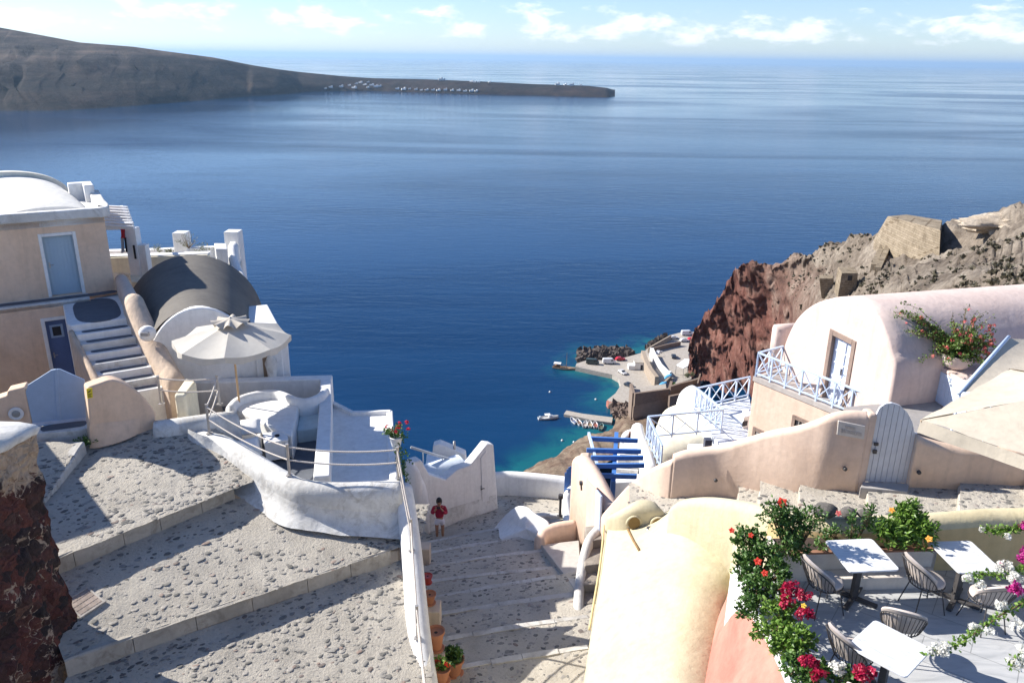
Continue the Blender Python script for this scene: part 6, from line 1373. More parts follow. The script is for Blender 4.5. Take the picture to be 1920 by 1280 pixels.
pa0, pb0 = Z(1462,1040,-6.78), Z(1758,1032,-6.78); dl = Vector((pb0.x-pa0.x, pb0.y-pa0.y, 0)).normalized(); dn_ = Vector((-dl.y, dl.x, 0))
q = MB(); q.prism([pa0, pb0, pb0+dn_*.05, pa0+dn_*.05], PF-.1, -6.78); q.prism([pa0, pa0+dl*.05, pa0+dl*.05+dn_*.5, pa0+dn_*.5], PF-.1, -6.783); q.prism([pb0-dl*.05, pb0, pb0+dn_*.5, pb0-dl*.05+dn_*.5], PF-.1, -6.783); q.build('trough', PLW, pln)
q = MB(); q.prism([pa0-dn_*.015, pb0-dn_*.015, pb0+dn_*.06, pa0+dn_*.06], -6.78, -6.745); q.build('rim', paint('brown_tile_rim', (.30,.15,.09), .8, .3), pln, bevel=.008)
q = MB(); q.prism([pa0+dn_*.04, pb0+dn_*.04, pb0+dn_*.5, pa0+dn_*.5], -7, -6.83); q.build('soil', SOIL, pln)
q = MB(); q.prism([pa0+dl*.75-dn_*.24, pb0-dl*.05-dn_*.24, pb0-dl*.05, pa0+dl*.75], PF-.1, PF+.2); o = q.build('patio_ledge', PLW, None, bevel=.02); tag(o, 'low whitewashed ledge running in front of the planter trough on the patio', 'ledge')
# ================================================================ tables and chairs
m, nt, b = mat('white_marble_top'); v = coords(nt, False, (1.2, 6, 1)); n_ = noise(nt, 2.2, 7, .65, v, 1.5); nt.links.new(ramp(nt, n_.outputs[0], [(.32,(.50,.51,.53)),(.5,(.70,.71,.72)),(.7,(.77,.775,.78))]).outputs[0], b.inputs['Base Color']); b.inputs['Roughness'].default_value = .35; MARB = m
def table(px4, lab, z=-6.5):
    P = [Z(x, y, z) for x, y in px4]; c = sum(P, Vector())/4; ex = ((P[1]-P[0])+(P[2]-P[3]))/2; ey = ((P[3]-P[0])+(P[2]-P[1]))/2; rz_ = math.atan2(ex.y, ex.x)
    t = thing('patio_table', lab, 'table', (c.x, c.y, PF), rz_, 'marble topped patio tables'); w_, d_ = ex.length, ey.length
    q = MB(); P2 = [(sx*(w_/2-.05)+.05*math.cos(a), sy*(d_/2-.05)+.05*math.sin(a)) for sx, sy, a0_ in ((1,1,0),(-1,1,PI/2),(-1,-1,PI),(1,-1,1.5*PI)) for a in (a0_, a0_+PI/4, a0_+PI/2)]
    q.prism(P2, .725, .75); q.build('tabletop', MARB, t, bevel=.005)
    q = MB(); q.box((0,0,.37), (.085,.085,.70)); q.build('column', IRON, t, bevel=.008)
    q = MB(); q.box((0,0,.71), (.3,.3,.02)); q.build('mount_plate', IRON, t)
    for a in (.785, -.785): q = MB(); q.box((0,0,.03 if a > 0 else .0345), (.66,.075,.045), rz=a); q.build('foot_bar', IRON, t, bevel=.01)
    return t
tA = table(((1547,1012),(1636,1009),(1687,1067),(1592,1072)), 'white marble patio table dappled with leaf shadow in front of the planter')
tB = table(((1748,1015),(1833,1013),(1868,1070),(1790,1073)), 'white marble patio table farthest right, partly behind the white bougainvillea')
tC = table(((1640,1160),(1747,1215),(1700,1271),(1588,1209)), 'white marble patio table nearest the viewer at the bottom of the picture')
CUS = plaster('taupe_cushion', (.55,.48,.43), (.50,.43,.38), .4, bs=.3)
def chair(name='patio_chair'):
    t = thing(name, 'x', 'chair', (0,0,0), 0, 'wire patio chairs')       # faces +x
    for a in (.7, -.7, 2.45, -2.45): q = MB(); q.tube([V(.19*math.cos(a), .19*math.sin(a), .43), V(.30*math.cos(a), .30*math.sin(a), 0)], .009, 6); q.build('leg', IRON, t)
    q = MB(); ring = [V(.23*math.cos(a), .23*math.sin(a), .44) for a in np.linspace(0, 2*PI, 33)]; q.tube(ring, .009, 6, False); ring = [V(.25*math.cos(a), .25*math.sin(a), .20) for a in np.linspace(.0, 2*PI, 33)]; q.build('seat_ring', IRON, t)
    prof = lambda f: (.46+.40*math.cos(f*PI/2)**.75) if abs(f) < 1 else .46
    def rimpt(f, k=1): a = PI-f*1.55; h = prof(f); rr = .23+.10*(h-.44)/.4; return V(lerp(.23, rr, k)*math.cos(a)-.06*k*(h-.44)/.4, lerp(.23, rr, k)*1.02*math.sin(a), lerp(.44, h, k))
    q = MB(); q.tube([rimpt(f) for f in np.linspace(-1, 1, 31)], .009, 6); q.build('back_rim', IRON, t)
    q = MB()
    for f in np.linspace(-.93, .93, 19): q.tube([rimpt(f, 0), rimpt(f, .5)+V(-.012,0,0), rimpt(f, 1)], .0055, 5)
    q.build('back_rods', IRON, t)
    q = MB(); q.lathe([(0,.0),(.2,.0),(.222,.02),(.222,.045),(.2,.062),(0,.07)], (.01,0,.45), 28); q.build('seat_cushion', CUS, t, smooth=True)
    q = MB(); A_ = []; 
    for k in np.linspace(.02, 1, 9):
        A_.append([rimpt(f*.80, .0)+ (rimpt(f*.80, 1)-rimpt(f*.80, 0))*k*1.02+V(.028,0,.02) for f in np.linspace(-1, 1, 15)])
    B_ = [[p+V(.045*(1-abs(j-7)/7*.35),0,0) for j, p in enumerate(r)] for r in A_]
    q.grid(A_); q.grid([list(reversed(r)) for r in B_]); 
    q.grid([A_[-1], B_[-1]]); q.grid([[r[0] for r in A_], [r[0] for r in B_]]); q.grid([[r[-1] for r in B_], [r[-1] for r in A_]]); q.grid([B_[0], A_[0]])
    q.build('back_cushion', CUS, t, smooth=True, auto=50)
    return t
ch0 = chair(); spots_c = [((1548,1090),.25,'wire chair with taupe cushion at the left side of the dappled marble table'),((1738,1088),.15,'wire chair between the two rear marble tables, its back to the dappled table'),((1690,1168),1.15,'wire chair showing its fanned back just behind the nearest marble table'),((1600,1222),.35,'wire chair pulled to the left side of the nearest marble table beside the red bougainvillea'),((1852,1118),1.75,'wire chair with its back to the viewer below the right hand marble table'),((1632,1318),.95,'wire chair cut off by the bottom edge, only its pale cushion top showing')]
for i, ((px, py), a, lab) in enumerate(spots_c):
    p = Z(px, py, PF+.46)
    if i == 0: ch0.location = (p.x, p.y, PF); ch0.rotation_euler = (0,0,a); ch0['label'] = lab
    else: dup(ch0, (p.x, p.y, PF), a, lab)
# ================================================================ canvas shades
sh_ = thing('patio_umbrella', 'large square cream canvas umbrella reaching in over the patio from the right edge', 'umbrella')
C = Z(1727,786,-4.7); e1 = (Z(1920,676,-4.7)-C).normalized()*3.2; e2 = (Z(1920,852,-4.7)-C).normalized()*3.2
cen = C+(e1+e2)/2; apx = cen+V(0,0,.62); cor = [C, C+e1, C+e1+e2, C+e2]
q = MB()
for k in range(4):
    a, b_ = cor[k], cor[(k+1)%4]; rows = []
    for i in range(9):
        t = i/8; rows.append([a.lerp(apx, t).lerp(b_.lerp(apx, t), s)+V(0,0,-.16*math.sin(PI*s)*math.sin(PI*(1-t)*.9+.3)*(1-t)+.015*math.sin(s*23+t*5)*(1-t)) for s in np.linspace(0,1,11)])
    q.grid(rows)
q.build('canopy', plaster('cream_canvas', (.56,.49,.39), (.52,.455,.36), .4, bs=.6), sh_, smooth=True, auto=30)
for k in range(4):
    a, b_ = cor[k], cor[(k+1)%4]; q = MB(); rows = [[a.lerp(b_, s)+V(0,0,-.06*math.sin(PI*s)*.3-h*(1+.08*math.sin(s*9)))+((a-cen).lerp(b_-cen, s)).normalized()*(.02*math.sin(s*14)*h*6) for s in np.linspace(0,1,25)] for h in (0,.09,.19)]
    q.grid(rows); q.build('valance', MATS['cream_canvas'], sh_, smooth=True)
q = MB(); q.tube([Vector((cen.x,cen.y,PF)), apx], .03, 10); q.build('pole', MATS['umbrella_wood'], sh_, smooth=True)
for c_ in cor: q = MB(); q.bar(apx-V(0,0,.05), c_-V(0,0,.03), .025, .03); q.build('rib', MATS['umbrella_wood'], sh_)
sh2 = thing('far_awning', 'cream canvas awning on a pale blue pole behind the patio umbrella', 'awning')
a, b_, c_, d_ = Y(1800,735,16.2), Y(1889,634,18.5), Y(2050,622,19.5), Y(2050,700,16.5)
rows = [[a.lerp(d_, s).lerp(b_.lerp(c_, s), t)+V(0,0,-.1*math.sin(PI*s)) for s in np.linspace(0,1,9)] for t in np.linspace(0,1,9)]
q = MB(); q.grid(rows); q.build('canvas', MATS['cream_canvas'], sh2, smooth=True)
q = MB(); q.tube([a+(a-b_)*.02, b_+(b_-a)*.03], .045, 8); q.build('edge_pole', LBLUE, sh2, smooth=True)
for p in (a, b_, c_): q = MB(); q.tube([p-V(0,0,.02), Vector((p.x, p.y, -10))], .03, 8); q.build('post', LBLUE, sh2, smooth=True)
# ================================================================ plants on the patio
rng = random.Random(21)
def bush(name, lab, cat, base, blobs, leafm, nl, L, w_, stems=None, fl=None):
    """blobs: (centre, radius xyz, sprigs); leaves ride on short sprigs around each blob"""
    t = thing(name, lab, cat, base); B = Vector(base); q = MB(); s = MB()
    for c, R_, n_ in blobs:
        c = Vector(c)-B
        for i in range(n_):
            d = rdir(rng, .25); k = rng.uniform(.25, 1)**.5; p = c+Vector((d.x*R_[0], d.y*R_[1], d.z*R_[2]))*k; o_ = p-d*min(R_)*.45; spray(q, o_, p+d*.03, rng, nl, L, w_, L*.7)
            if rng.random() < .35: s.tube([Vector((c.x*.3,c.y*.3,0)).lerp(c,.3), c.lerp(p,.5), p], [.008,.006,.003], 4)
    q.build('leaves', leafm, t); s.build('stems', STEMM, t)
    for fn, fm, lst in fl or []:
        for c, R_, n_, r, kind in lst:
            f = MB(); c = Vector(c)-B
            if kind == 'one':
                fd = (Vector((0,0,0))-(c+B)).normalized()+V(0,0,.4); flower(f, c, fd, r, rng); f.tube([c, c+fd.normalized()*r*.7], .006, 4)
            else:
                for i in range(n_): d = rdir(rng, .4); truss(f, c+Vector((d.x*R_[0], d.y*R_[1], d.z*R_[2]))*rng.uniform(.6,1), .03, 4, r, rng, 3)
            f.build('flower' if kind == 'one' else 'flower_cluster', fm, t)
    return t
def zc(px, py, z): return Z(px, py, z)
bush('hibiscus_bush', 'tall hibiscus bush with a big red bloom at the left end of the planter', 'bush', Z(1490,1050,-6.85), [(zc(1480,990,-6.25),(.28,.25,.3),70),(zc(1455,965,-6.05),(.25,.2,.2),36),(zc(1515,975,-6.1),(.25,.22,.22),40),(zc(1488,1030,-6.6),(.22,.2,.2),36)], GREEN, 12, .065, .032, fl=[('flowers', SCARLET, [(zc(1466,942,-5.9),0,0,.085,'one')])])
bush('hibiscus_bush', 'dense hibiscus bush spilling over the yellow roof edge with small orange blooms', 'bush', Z(1410,1090,-7.1), [(zc(1405,1010,-6.65),(.25,.25,.22),60),(zc(1440,1045,-6.6),(.25,.22,.25),60),(zc(1400,1060,-6.75),(.24,.24,.25),64),(zc(1425,1105,-6.75),(.28,.24,.25),70),(zc(1455,1080,-6.7),(.2,.2,.25),44),(zc(1405,1140,-6.85),(.18,.2,.16),34)], GREEN, 13, .062, .042, fl=[('flowers', SCARLET, [(zc(1372,994,-6.5),0,0,.05,'one'),(zc(1408,1003,-6.45),0,0,.045,'one'),(zc(1421,1052,-6.4),0,0,.062,'one'),(zc(1434,1074,-6.4),0,0,.052,'one')])])
bush('bougainvillea', 'crimson bougainvillea with bright green leaves in the middle of the patio edge', 'bush', Z(1470,1190,-7.0), [(zc(1465,1150,-6.75),(.25,.2,.2),46),(zc(1450,1190,-6.85),(.25,.2,.18),44),(zc(1500,1200,-6.75),(.2,.18,.18),40),(zc(1470,1215,-6.9),(.22,.2,.15),36)], GREENL, 11, .075, .045, fl=[('bracts', CRIMSON, [(zc(1483,1105,-6.5),(.13,.10,.12),26,.04,'c'),(zc(1475,1130,-6.55),(.10,.08,.07),12,.04,'c'),(zc(1508,1115,-6.5),(.08,.07,.08),10,.04,'c'),(zc(1510,1152,-6.55),(.11,.09,.07),16,.04,'c')]),('flower', paint('yellow_petal', (.7,.45,.05), .6), [(zc(1507,1135,-6.45),0,0,.04,'one')])])
bush('bougainvillea', 'lower bougainvillea with red clusters and a patch of white flowers at the bottom edge', 'bush', Z(1540,1290,-7.0), [(zc(1495,1250,-6.85),(.2,.2,.16),30),(zc(1530,1262,-6.8),(.2,.18,.15),30),(zc(1580,1270,-6.75),(.2,.16,.12),24)], GREEN, 11, .07, .05, fl=[('bracts', CRIMSON, [(zc(1515,1245,-6.6),(.15,.1,.08),20,.042,'c'),(zc(1535,1265,-6.6),(.1,.1,.06),10,.042,'c'),(zc(1620,1262,-6.5),(.14,.10,.06),24,.042,'c')]),('white_flowers', WHITEP, [(zc(1572,1252,-6.6),(.10,.08,.06),16,.032,'c')])])
bush('seedling_plant', 'thin young hibiscus shoots in the middle of the planter trough', 'plant', Z(1590,1030,-6.83), [(zc(1560,1000,-6.6),(.14,.12,.12),16),(zc(1600,985,-6.4),(.09,.08,.22),14),(zc(1628,970,-6.3),(.08,.07,.22),18),(zc(1605,1015,-6.65),(.1,.1,.08),12),(zc(1545,1020,-6.7),(.12,.1,.1),12)], GREEN, 9, .065, .035, fl=[('flower', PINKP, [(zc(1572,962,-6.2),0,0,.05,'one')])])
bush('leafy_plant', 'dense bright green leafy plant with orange blooms at the right end of the planter', 'bush', Z(1700,1030,-6.83), [(zc(1705,985,-6.35),(.26,.2,.24),64),(zc(1675,1005,-6.5),(.2,.18,.2),44),(zc(1730,1000,-6.4),(.2,.18,.22),46),(zc(1700,955,-6.15),(.16,.12,.12),24),(zc(1660,990,-6.4),(.12,.1,.12),14)], GREENL, 11, .095, .045, fl=[('flowers', paint('orange_petal', (.78,.35,.05), .5), [(zc(1672,956,-6.1),0,0,.05,'one'),(zc(1742,1010,-6.3),0,0,.055,'one')])])
# vines arching in from the right, near the viewer
def vine(name, lab, px_pts, zs, flowers, base_i=-1, leafn=10):
    P = spline([Z(x, y, z) for (x, y), z in zip(px_pts, zs)], 8); t = thing(name, lab, 'vine', P[0]); o = P[0]; s = MB(); q = MB()
    s.tube([p-o for p in P], [.012-.008*i/len(P) for i in range(len(P))], 5); s.build('stem', STEMM, t)
    for i in range(2, len(P)-1): spray(q, P[i]-o, P[i+1]-o, rng, leafn, .05, .035, .07)
    q.build('leaves', GREENL, t)
    for fn, fm, lst in flowers:
        for (x, y, z, R_, n_, r) in lst:
            f = MB(); c = Z(x, y, z)-o
            for i in range(n_): d = rdir(rng, .2); truss(f, c+d*R_*rng.uniform(.4,1), .028, 4, r, rng, 3)
            f.build('flower_cluster', fm, t)
    return t
vine('bougainvillea_vine', 'white bougainvillea spray drooping across the patio above the nearest table', [(1990,1050),(1930,1120),(1880,1150),(1830,1185),(1790,1210),(1745,1222)], [-5.4,-5.5,-5.6,-5.7,-5.8,-5.85], [('bracts', WHITEP, [(1768,1218,-5.8,.09,26,.030),(1745,1222,-5.85,.05,9,.028),(1828,1175,-5.7,.07,16,.030),(1855,1185,-5.65,.05,8,.028)])])
vine('bougainvillea_vine', 'white and magenta bougainvillea cluster hanging at the right edge', [(2010,1000),(1960,1040),(1920,1065),(1890,1080),(1850,1075),(1815,1085)], [-5.4,-5.45,-5.5,-5.55,-5.6,-5.6], [('bracts', WHITEP, [(1885,1065,-5.5,.10,30,.03),(1905,1085,-5.45,.08,20,.03),(1815,1085,-5.6,.06,12,.028),(1840,1092,-5.6,.05,10,.028),(1880,1135,-5.5,.07,14,.03),(1915,1110,-5.45,.06,12,.03)]),('magenta_bracts', MAGENTA, [(1905,1105,-5.4,.07,16,.034),(1918,1050,-5.4,.06,12,.034),(1880,1060,-5.5,.04,6,.028),(1922,1030,-5.4,.05,8,.03)])])
vine('bougainvillea_vine', 'upper vine with single white blossoms and a red tip reaching in at the right edge', [(2000,960),(1950,985),(1915,990),(1880,995),(1845,992)], [-5.3,-5.35,-5.4,-5.45,-5.5], [('bracts', WHITEP, [(1840,992,-5.5,.03,5,.028),(1889,1008,-5.45,.05,9,.03)]),('red_bracts', MAGENTA, [(1920,985,-5.35,.04,6,.03)])], leafn=16)
vine('bougainvillea_vine', 'lowest vine with white blossoms at the bottom right corner', [(2000,1200),(1950,1225),(1920,1235),(1895,1245)], [-5.3,-5.4,-5.45,-5.5], [('bracts', WHITEP, [(1905,1240,-5.45,.08,18,.03),(1918,1215,-5.4,.05,8,.03),(1912,1172,-5.4,.06,10,.03)])])
# ================================================================ harbour
QM = plaster('quay_concrete', (.44,.40,.35), (.34,.30,.25), .8, bs=.5, grime=(.28,.24,.20))
q = MB(); q.prism([Vector((p.x, p.y, 0)) for p in QUAY], SEA-3, QZ); qo = q.build('quay', QM, None); tag(qo, kind='structure')
q = MB(); P = [Z(x, y, SEA+1.0) for x, y in PIER_PX]; q.prism(P, SEA-3, SEA+1.0); po_ = q.build('pier', QM, None); tag(po_, 'low concrete pier with a row of small boats moored along its near side', 'pier')
q = MB(); P = [Z(x, y, QZ+.05) for x, y in ((1139,750),(1142,752),(1178,760),(1176,763),(1141,757),(1137,752))]; q.prism(P, SEA-2, QZ+.06); o = q.build('red_slip', paint('faded_red_paint', (.38,.14,.10), .9, .4), qo)
RUB = rock('breakwater_stone', [(.05,.04,.04),(.11,.09,.08),(.18,.15,.13)], .6, .5, .3)
rng = random.Random(4)
def rubble(name, poly, z0_, n, smin, smax, m):
    q = MB(); P = [Z(x, y, SEA+1) for x, y in poly]
    for _ in range(n):
        i = rng.randrange(len(P)-1); a = P[i].lerp(P[i+1], rng.random()); c = sum(P, Vector())/len(P); p = a.lerp(c, rng.random()**.8); s = rng.uniform(smin, smax); R_ = Matrix.Rotation(rng.random()*6, 3, rdir(rng)); vs = []
        for d in ((-1,-1,-1),(1,-1,-1),(1,1,-1),(-1,1,-1),(-1,-1,1),(1,-1,1),(1,1,1),(-1,1,1)): vs.append(R_@(Vector(d)*s*.5*Vector((1,1,1)).length/1.7*rng.uniform(.6,1.15))+Vector((p.x, p.y, z0_+rng.uniform(-.4,1.6))))
        q.add(vs, [(0,3,2,1),(4,5,6,7),(0,1,5,4),(1,2,6,5),(2,3,7,6),(3,0,4,7)])
    o = q.build(name, m, None); return tag(o, kind='stuff')
rubble('breakwater_rubble', [(1079,680),(1080,665),(1088,657),(1120,655),(1150,655),(1180,658),(1195,663),(1187,668),(1150,674),(1120,676),(1098,675),(1079,680)], SEA+1, 320, 1.2, 2.6, RUB)
rubble('shore_rubble', [(1143,757),(1160,760),(1178,762),(1200,770),(1215,790),(1190,800),(1165,795),(1152,782),(1143,757)], SEA+.6, 260, .8, 2.4, rock('shore_boulders', [(.06,.045,.04),(.15,.11,.09),(.24,.18,.15)], .6, .5, .3))
rubble('far_shore_rubble', [(1205,659),(1216,647),(1240,632),(1256,626),(1240,640),(1222,652),(1205,659)], SEA+.8, 90, 1.0, 2.0, RUB)
BM = plaster('brown_stone_walling', (.25,.19,.15), (.19,.14,.11), .7, bs=2, grime=(.16,.12,.09))
def hwall(name, px, z, zb, th, m, lab, cat='wall', parent=None, rnd=0):
    q = MB(); q.ribbon([Z(x, y, z) for x, y in px], th, zb, rnd); o = q.build(name, m, parent)
    return tag(o, lab, cat) if parent is None else o
wh = thing('warehouse', 'big roofless brown stone warehouse standing behind the quay', 'building')
WT = -106.5
a, b_, c_, d_ = Z(1190,737,WT), Z(1255,728,WT), Z(1262,703,WT+1), Z(1205,700,WT+1)
q = MB(); q.ribbon([a, b_], .9, -119, 0); q.build('front_wall', BM, wh); q = MB(); q.ribbon([b_, b_.lerp(c_, .55)], .9, -119, 0); q.build('side_wall', BM, wh); q = MB(); q.ribbon([a+V(-.2,.5,-.1), a+V(0,9,-.1)], .9, -119, 0); q.build('side_wall', BM, wh)
q = MB(); q.prism([a+V(.6,.6,0), b_+V(-.6,.6,0), b_+V(.5,9,0), a+V(0,9,0)], -119, WT-2.0); q.build('inner_floor', QM, wh)
q = MB(); q.ribbon([a.lerp(b_,-.02)-V(0,.3,4.6), b_-V(0,.3,3.4)], .5, -115.5, 0); q.build('string_course', plaster('brown_ledge', (.30,.23,.18), (.22,.17,.13), .6), wh)
hwall('upper_stone_wall', [(1256,724),(1275,718),(1300,712),(1312,708)], -105.5, -117, .9, BM, 'long brown stone retaining wall running right from the warehouse')
hwall('upper_stone_wall', [(1255,742),(1300,733)], -107, -118, .9, BM, 'lower brown stone wall below the long retaining wall beside the warehouse')
hwall('thin_pole_wall', [(1308,718),(1313,700)], -103, -116, .5, BM, 'narrow pale stone pier between the brown retaining walls')
TAN2 = plaster('tan_stone_wall', (.38,.31,.24), (.30,.24,.18), .7, bs=1.5, grime=(.24,.19,.15))
hwall('ramp_wall', [(1206,657),(1212,675),(1220,690),(1232,706)], -113.5, -119, 1.6, TAN2, 'tall tan stone ramp wall dividing the lower quay from the upper yard')
hwall('white_wall', [(1222,652),(1228,665),(1238,682),(1250,694),(1258,697)], -114.5, -119, 1.4, WHITE, 'white wall slanting across the harbour above the tan ramp wall')
hwall('road_wall', [(1216,652),(1235,641),(1258,628)], -115.8, -119, .6, TAN2, 'seaward parapet wall of the harbour road')
hwall('road_wall', [(1224,652),(1250,645),(1276,640)], -116.2, -119, .6, BM, 'inner dark parapet wall of the harbour road beside the parked cars')
q = MB(); P = [Z(x, y, -114.5) for x, y in ((1222,700),(1236,672),(1236,664),(1258,655),(1290,648),(1300,700),(1262,712),(1240,715))]; q.prism(P, -119, -116.6); o = q.build('upper_yard', QM, None); tag(o, kind='structure')
hs_ = thing('harbour_hut', 'small white flat roofed hut with one dark doorway on the quay', 'hut'); p = Z(1200,693,QZ); q = MB(); q.box((p.x, p.y+2, QZ+1.5), (4.4,4,3.0)); q.box((p.x-3.4, p.y+1.2, QZ+.9), (2.6,3,1.8)); q.build('wall', WHITE, hs_, bevel=.05); q = MB(); q.box((p.x+.6, p.y-.02, QZ+1.05), (.9,.1,2.0)); q.build('doorway', DARK, hs_)
q = MB(); q.box((p.x, p.y+2, QZ+3.1), (4.8,4.4,.2)); q.build('roof', QM, hs_)
aw_ = thing('white_canopy', 'white canopy roof at the foot of the red cliff in the upper yard', 'canopy'); P = [Z(x, y, -112.6) for x, y in ((1268,684),(1284,672),(1293,673),(1290,686),(1282,690))]; q = MB(); q.prism(P, -112.9, -112.6); q.build('roof', WHITE, aw_, bevel=.05)
for p in (P[0], P[3], P[4]): q = MB(); q.tube([p, Vector((p.x,p.y,-117))], .1, 6); q.build('post', STEEL, aw_)
for (x, y, a, lab) in ((1243,722,.9,'blue tarpaulin covered boat lying nearest the warehouse'),(1253,708,.9,'blue tarpaulin covered boat lying farther back behind the warehouse')):
    t = thing('covered_boat', lab, 'boat', Z(x, y, -115.8), a, 'covered boats behind the warehouse'); rows = []
    for i in range(13):
        u = i/12*2-1; wd_ = max(.02, (1-abs(u)**2.2)); rows.append([V(u*3.0, wd_*1.15*math.cos(k), .35+wd_**.4*.75*math.sin(k)+.08*math.sin(u*9)) for k in np.linspace(0, PI, 9)])
    q = MB(); q.grid(rows); q.build('tarpaulin', paint('blue_tarpaulin', (.10,.38,.62), .5, .15), t, smooth=True)
    rows = [[V((i/12*2-1)*3.1, max(.02, (1-abs(i/12*2-1)**2.4))*1.0*math.cos(k), .4-.8*max(.02,(1-abs(i/12*2-1)**2.4))**.5*abs(math.sin(k))) for k in np.linspace(0, PI, 9)] for i in range(13)]
    q = MB(); q.grid(rows); q.build('hull', paint('hull_white', (.70,.70,.70), .5), t, smooth=True)
q = MB(); q.ribbon([Z(1240,722,-115), Z(1258,703,-115)], .8, -118, 0); o = q.build('yard_kerb', TAN2, None); tag(o, 'pale kerb wall beside the blue covered boats', 'wall')
# cars
GLASS = paint('car_glass', (.02,.025,.03), .1); TYRE = paint('tyre_rubber', (.02,.02,.02), .8)
def car(kind, colr, name, rough=.3):
    t = thing('parked_'+kind, 'x', kind, (0,0,0), 0, 'vehicles parked on the harbour'); L, Wd, H_ = (5.4,2.0,2.3) if kind == 'van' else (4.2,1.75,1.48)
    m_ = paint(name, colr, rough, .03)
    if kind == 'van': sec = [(-2.7,.35,1.0),(-2.68,1.9,1.9),(-2.5,2.25,2.2),(.9,2.28,2.25),(1.5,2.1,2.1),(2.2,1.25,1.3),(2.65,1.05,1.05),(2.7,.4,.4)]
    else: sec = [(-2.1,.35,.7),(-2.05,.85,.85),(-1.8,.95,.95),(-1.35,1.38,1.38),(-.9,1.46,1.46),(.2,1.46,1.46),(.9,1.0,1.0),(1.7,.88,.88),(2.05,.7,.7),(2.1,.35,.35)]
    prof = [(x, z) for x, z, _ in sec]; A_ = []; 
    def wid(z): return Wd/2*(1 if z < .95 or kind == 'van' and z < 1.2 else 1-.16*min(1,(z-.95)/.6))
    q = MB(); l = [V(x, wid(z), z) for x, z in prof]; r = [V(x, -wid(z), z) for x, z in prof]; n = len(l)
    q.add(l+r, [tuple(range(n)), tuple(range(2*n-1,n-1,-1))]+[(i,n+i,n+(i+1)%n,(i+1)%n) for i in range(n)]); q.build('body', m_, t, bevel=.06)
    q = MB()
    if kind == 'van':
        for s in (1,-1): q.box((1.05, s*.88, 1.62), (.9,.12,.55))
        q.quad(V(1.58,.72,2.06), V(1.58,-.72,2.06), V(2.22,-.85,1.33), V(2.22,.85,1.33)); q.v[-4:] = [(x+.03,y,z+.03) for x,y,z in q.v[-4:]]
    else:
        for s in (1,-1): q.add([V(-1.3,s*.80,1.0), V(.75,s*.80,1.02), V(.2,s*.765,1.38), V(-1.0,s*.765,1.38)], [(0,1,2,3)])
        q.add([V(.25,.66,1.455), V(.25,-.66,1.455), V(.92,-.76,1.02), V(.92,.76,1.02), V(-1.0,.66,1.45), V(-1.0,-.66,1.45), V(-1.4,-.74,1.2), V(-1.4,.74,1.2)], [(0,1,2,3),(7,6,5,4)])
        q.v = [(x+(.03 if x > .1 else -.03 if x < -.9 and abs(y) < .77 else 0), y*1.04, z+.02) for x,y,z in q.v]
    q.build('windows', GLASS, t)
    for sx in (-L*.31, L*.31):
        for sy in (-1,1):
            q = MB(); q.tube([V(sx, sy*(Wd/2-.2), .32), V(sx, sy*(Wd/2+.01), .32)], .32, 14); q.build('wheel', TYRE, t)
    for sy in (-.6,.6): q = MB(); q.box((L/2-.02, sy, .72), (.08,.3,.14)); q.build('headlight', paint('headlamp', (.7,.7,.68), .2), t)
    return t
cars = [('car',(.62,.62,.63),'car_white',(1167,700),-1.1,QZ,'white car parked at the bend of the quay near the hut'),('van',(.66,.66,.66),'van_white',(1142,681),.05,QZ,'white van parked beside the dark breakwater rocks'),('car',(.45,.02,.03),'car_red',(1163,675),.15,QZ,'red car parked behind the white van on the quay'),('van',(.05,.07,.06),'van_green',(1111,682),-.15,QZ,'dark green van parked nearest the end of the quay'),
('car',(.03,.04,.06),'car_navy',(1179,724),-.9,QZ,'dark car parked alone on the wide pale quay'),('car',(.62,.62,.63),'car_white',(1235,663),1.0,-116.6,'white car parked close to the slanting white wall'),('car',(.03,.04,.06),'car_navy',(1263,670),1.5,-116.6,'dark car parked in the middle of the upper yard'),('car',(.62,.62,.63),'car_white',(1263,635),.25,QZ,'white car parked by the seaward road wall'),('car',(.62,.62,.63),'car_white',(1283,640),.2,QZ,'white car parked by the inner dark road wall'),('van',(.66,.66,.66),'van_white',(1288,628),.1,QZ,'white minibus parked highest on the harbour road'),('car',(.45,.02,.03),'car_red',(1297,638),.3,QZ,'red car half hidden at the foot of the cliff')]
protos = {}
for kind, colr, nm, (px, py), rz_, zz, lab in cars:
    p = Z(px, py, zz)
    if nm not in protos: protos[nm] = car(kind, colr, nm); o = protos[nm]; o.location = (p.x,p.y,zz); o.rotation_euler = (0,0,rz_); o['label'] = lab
    else: o = dup(protos[nm], (p.x,p.y,zz), rz_, lab)
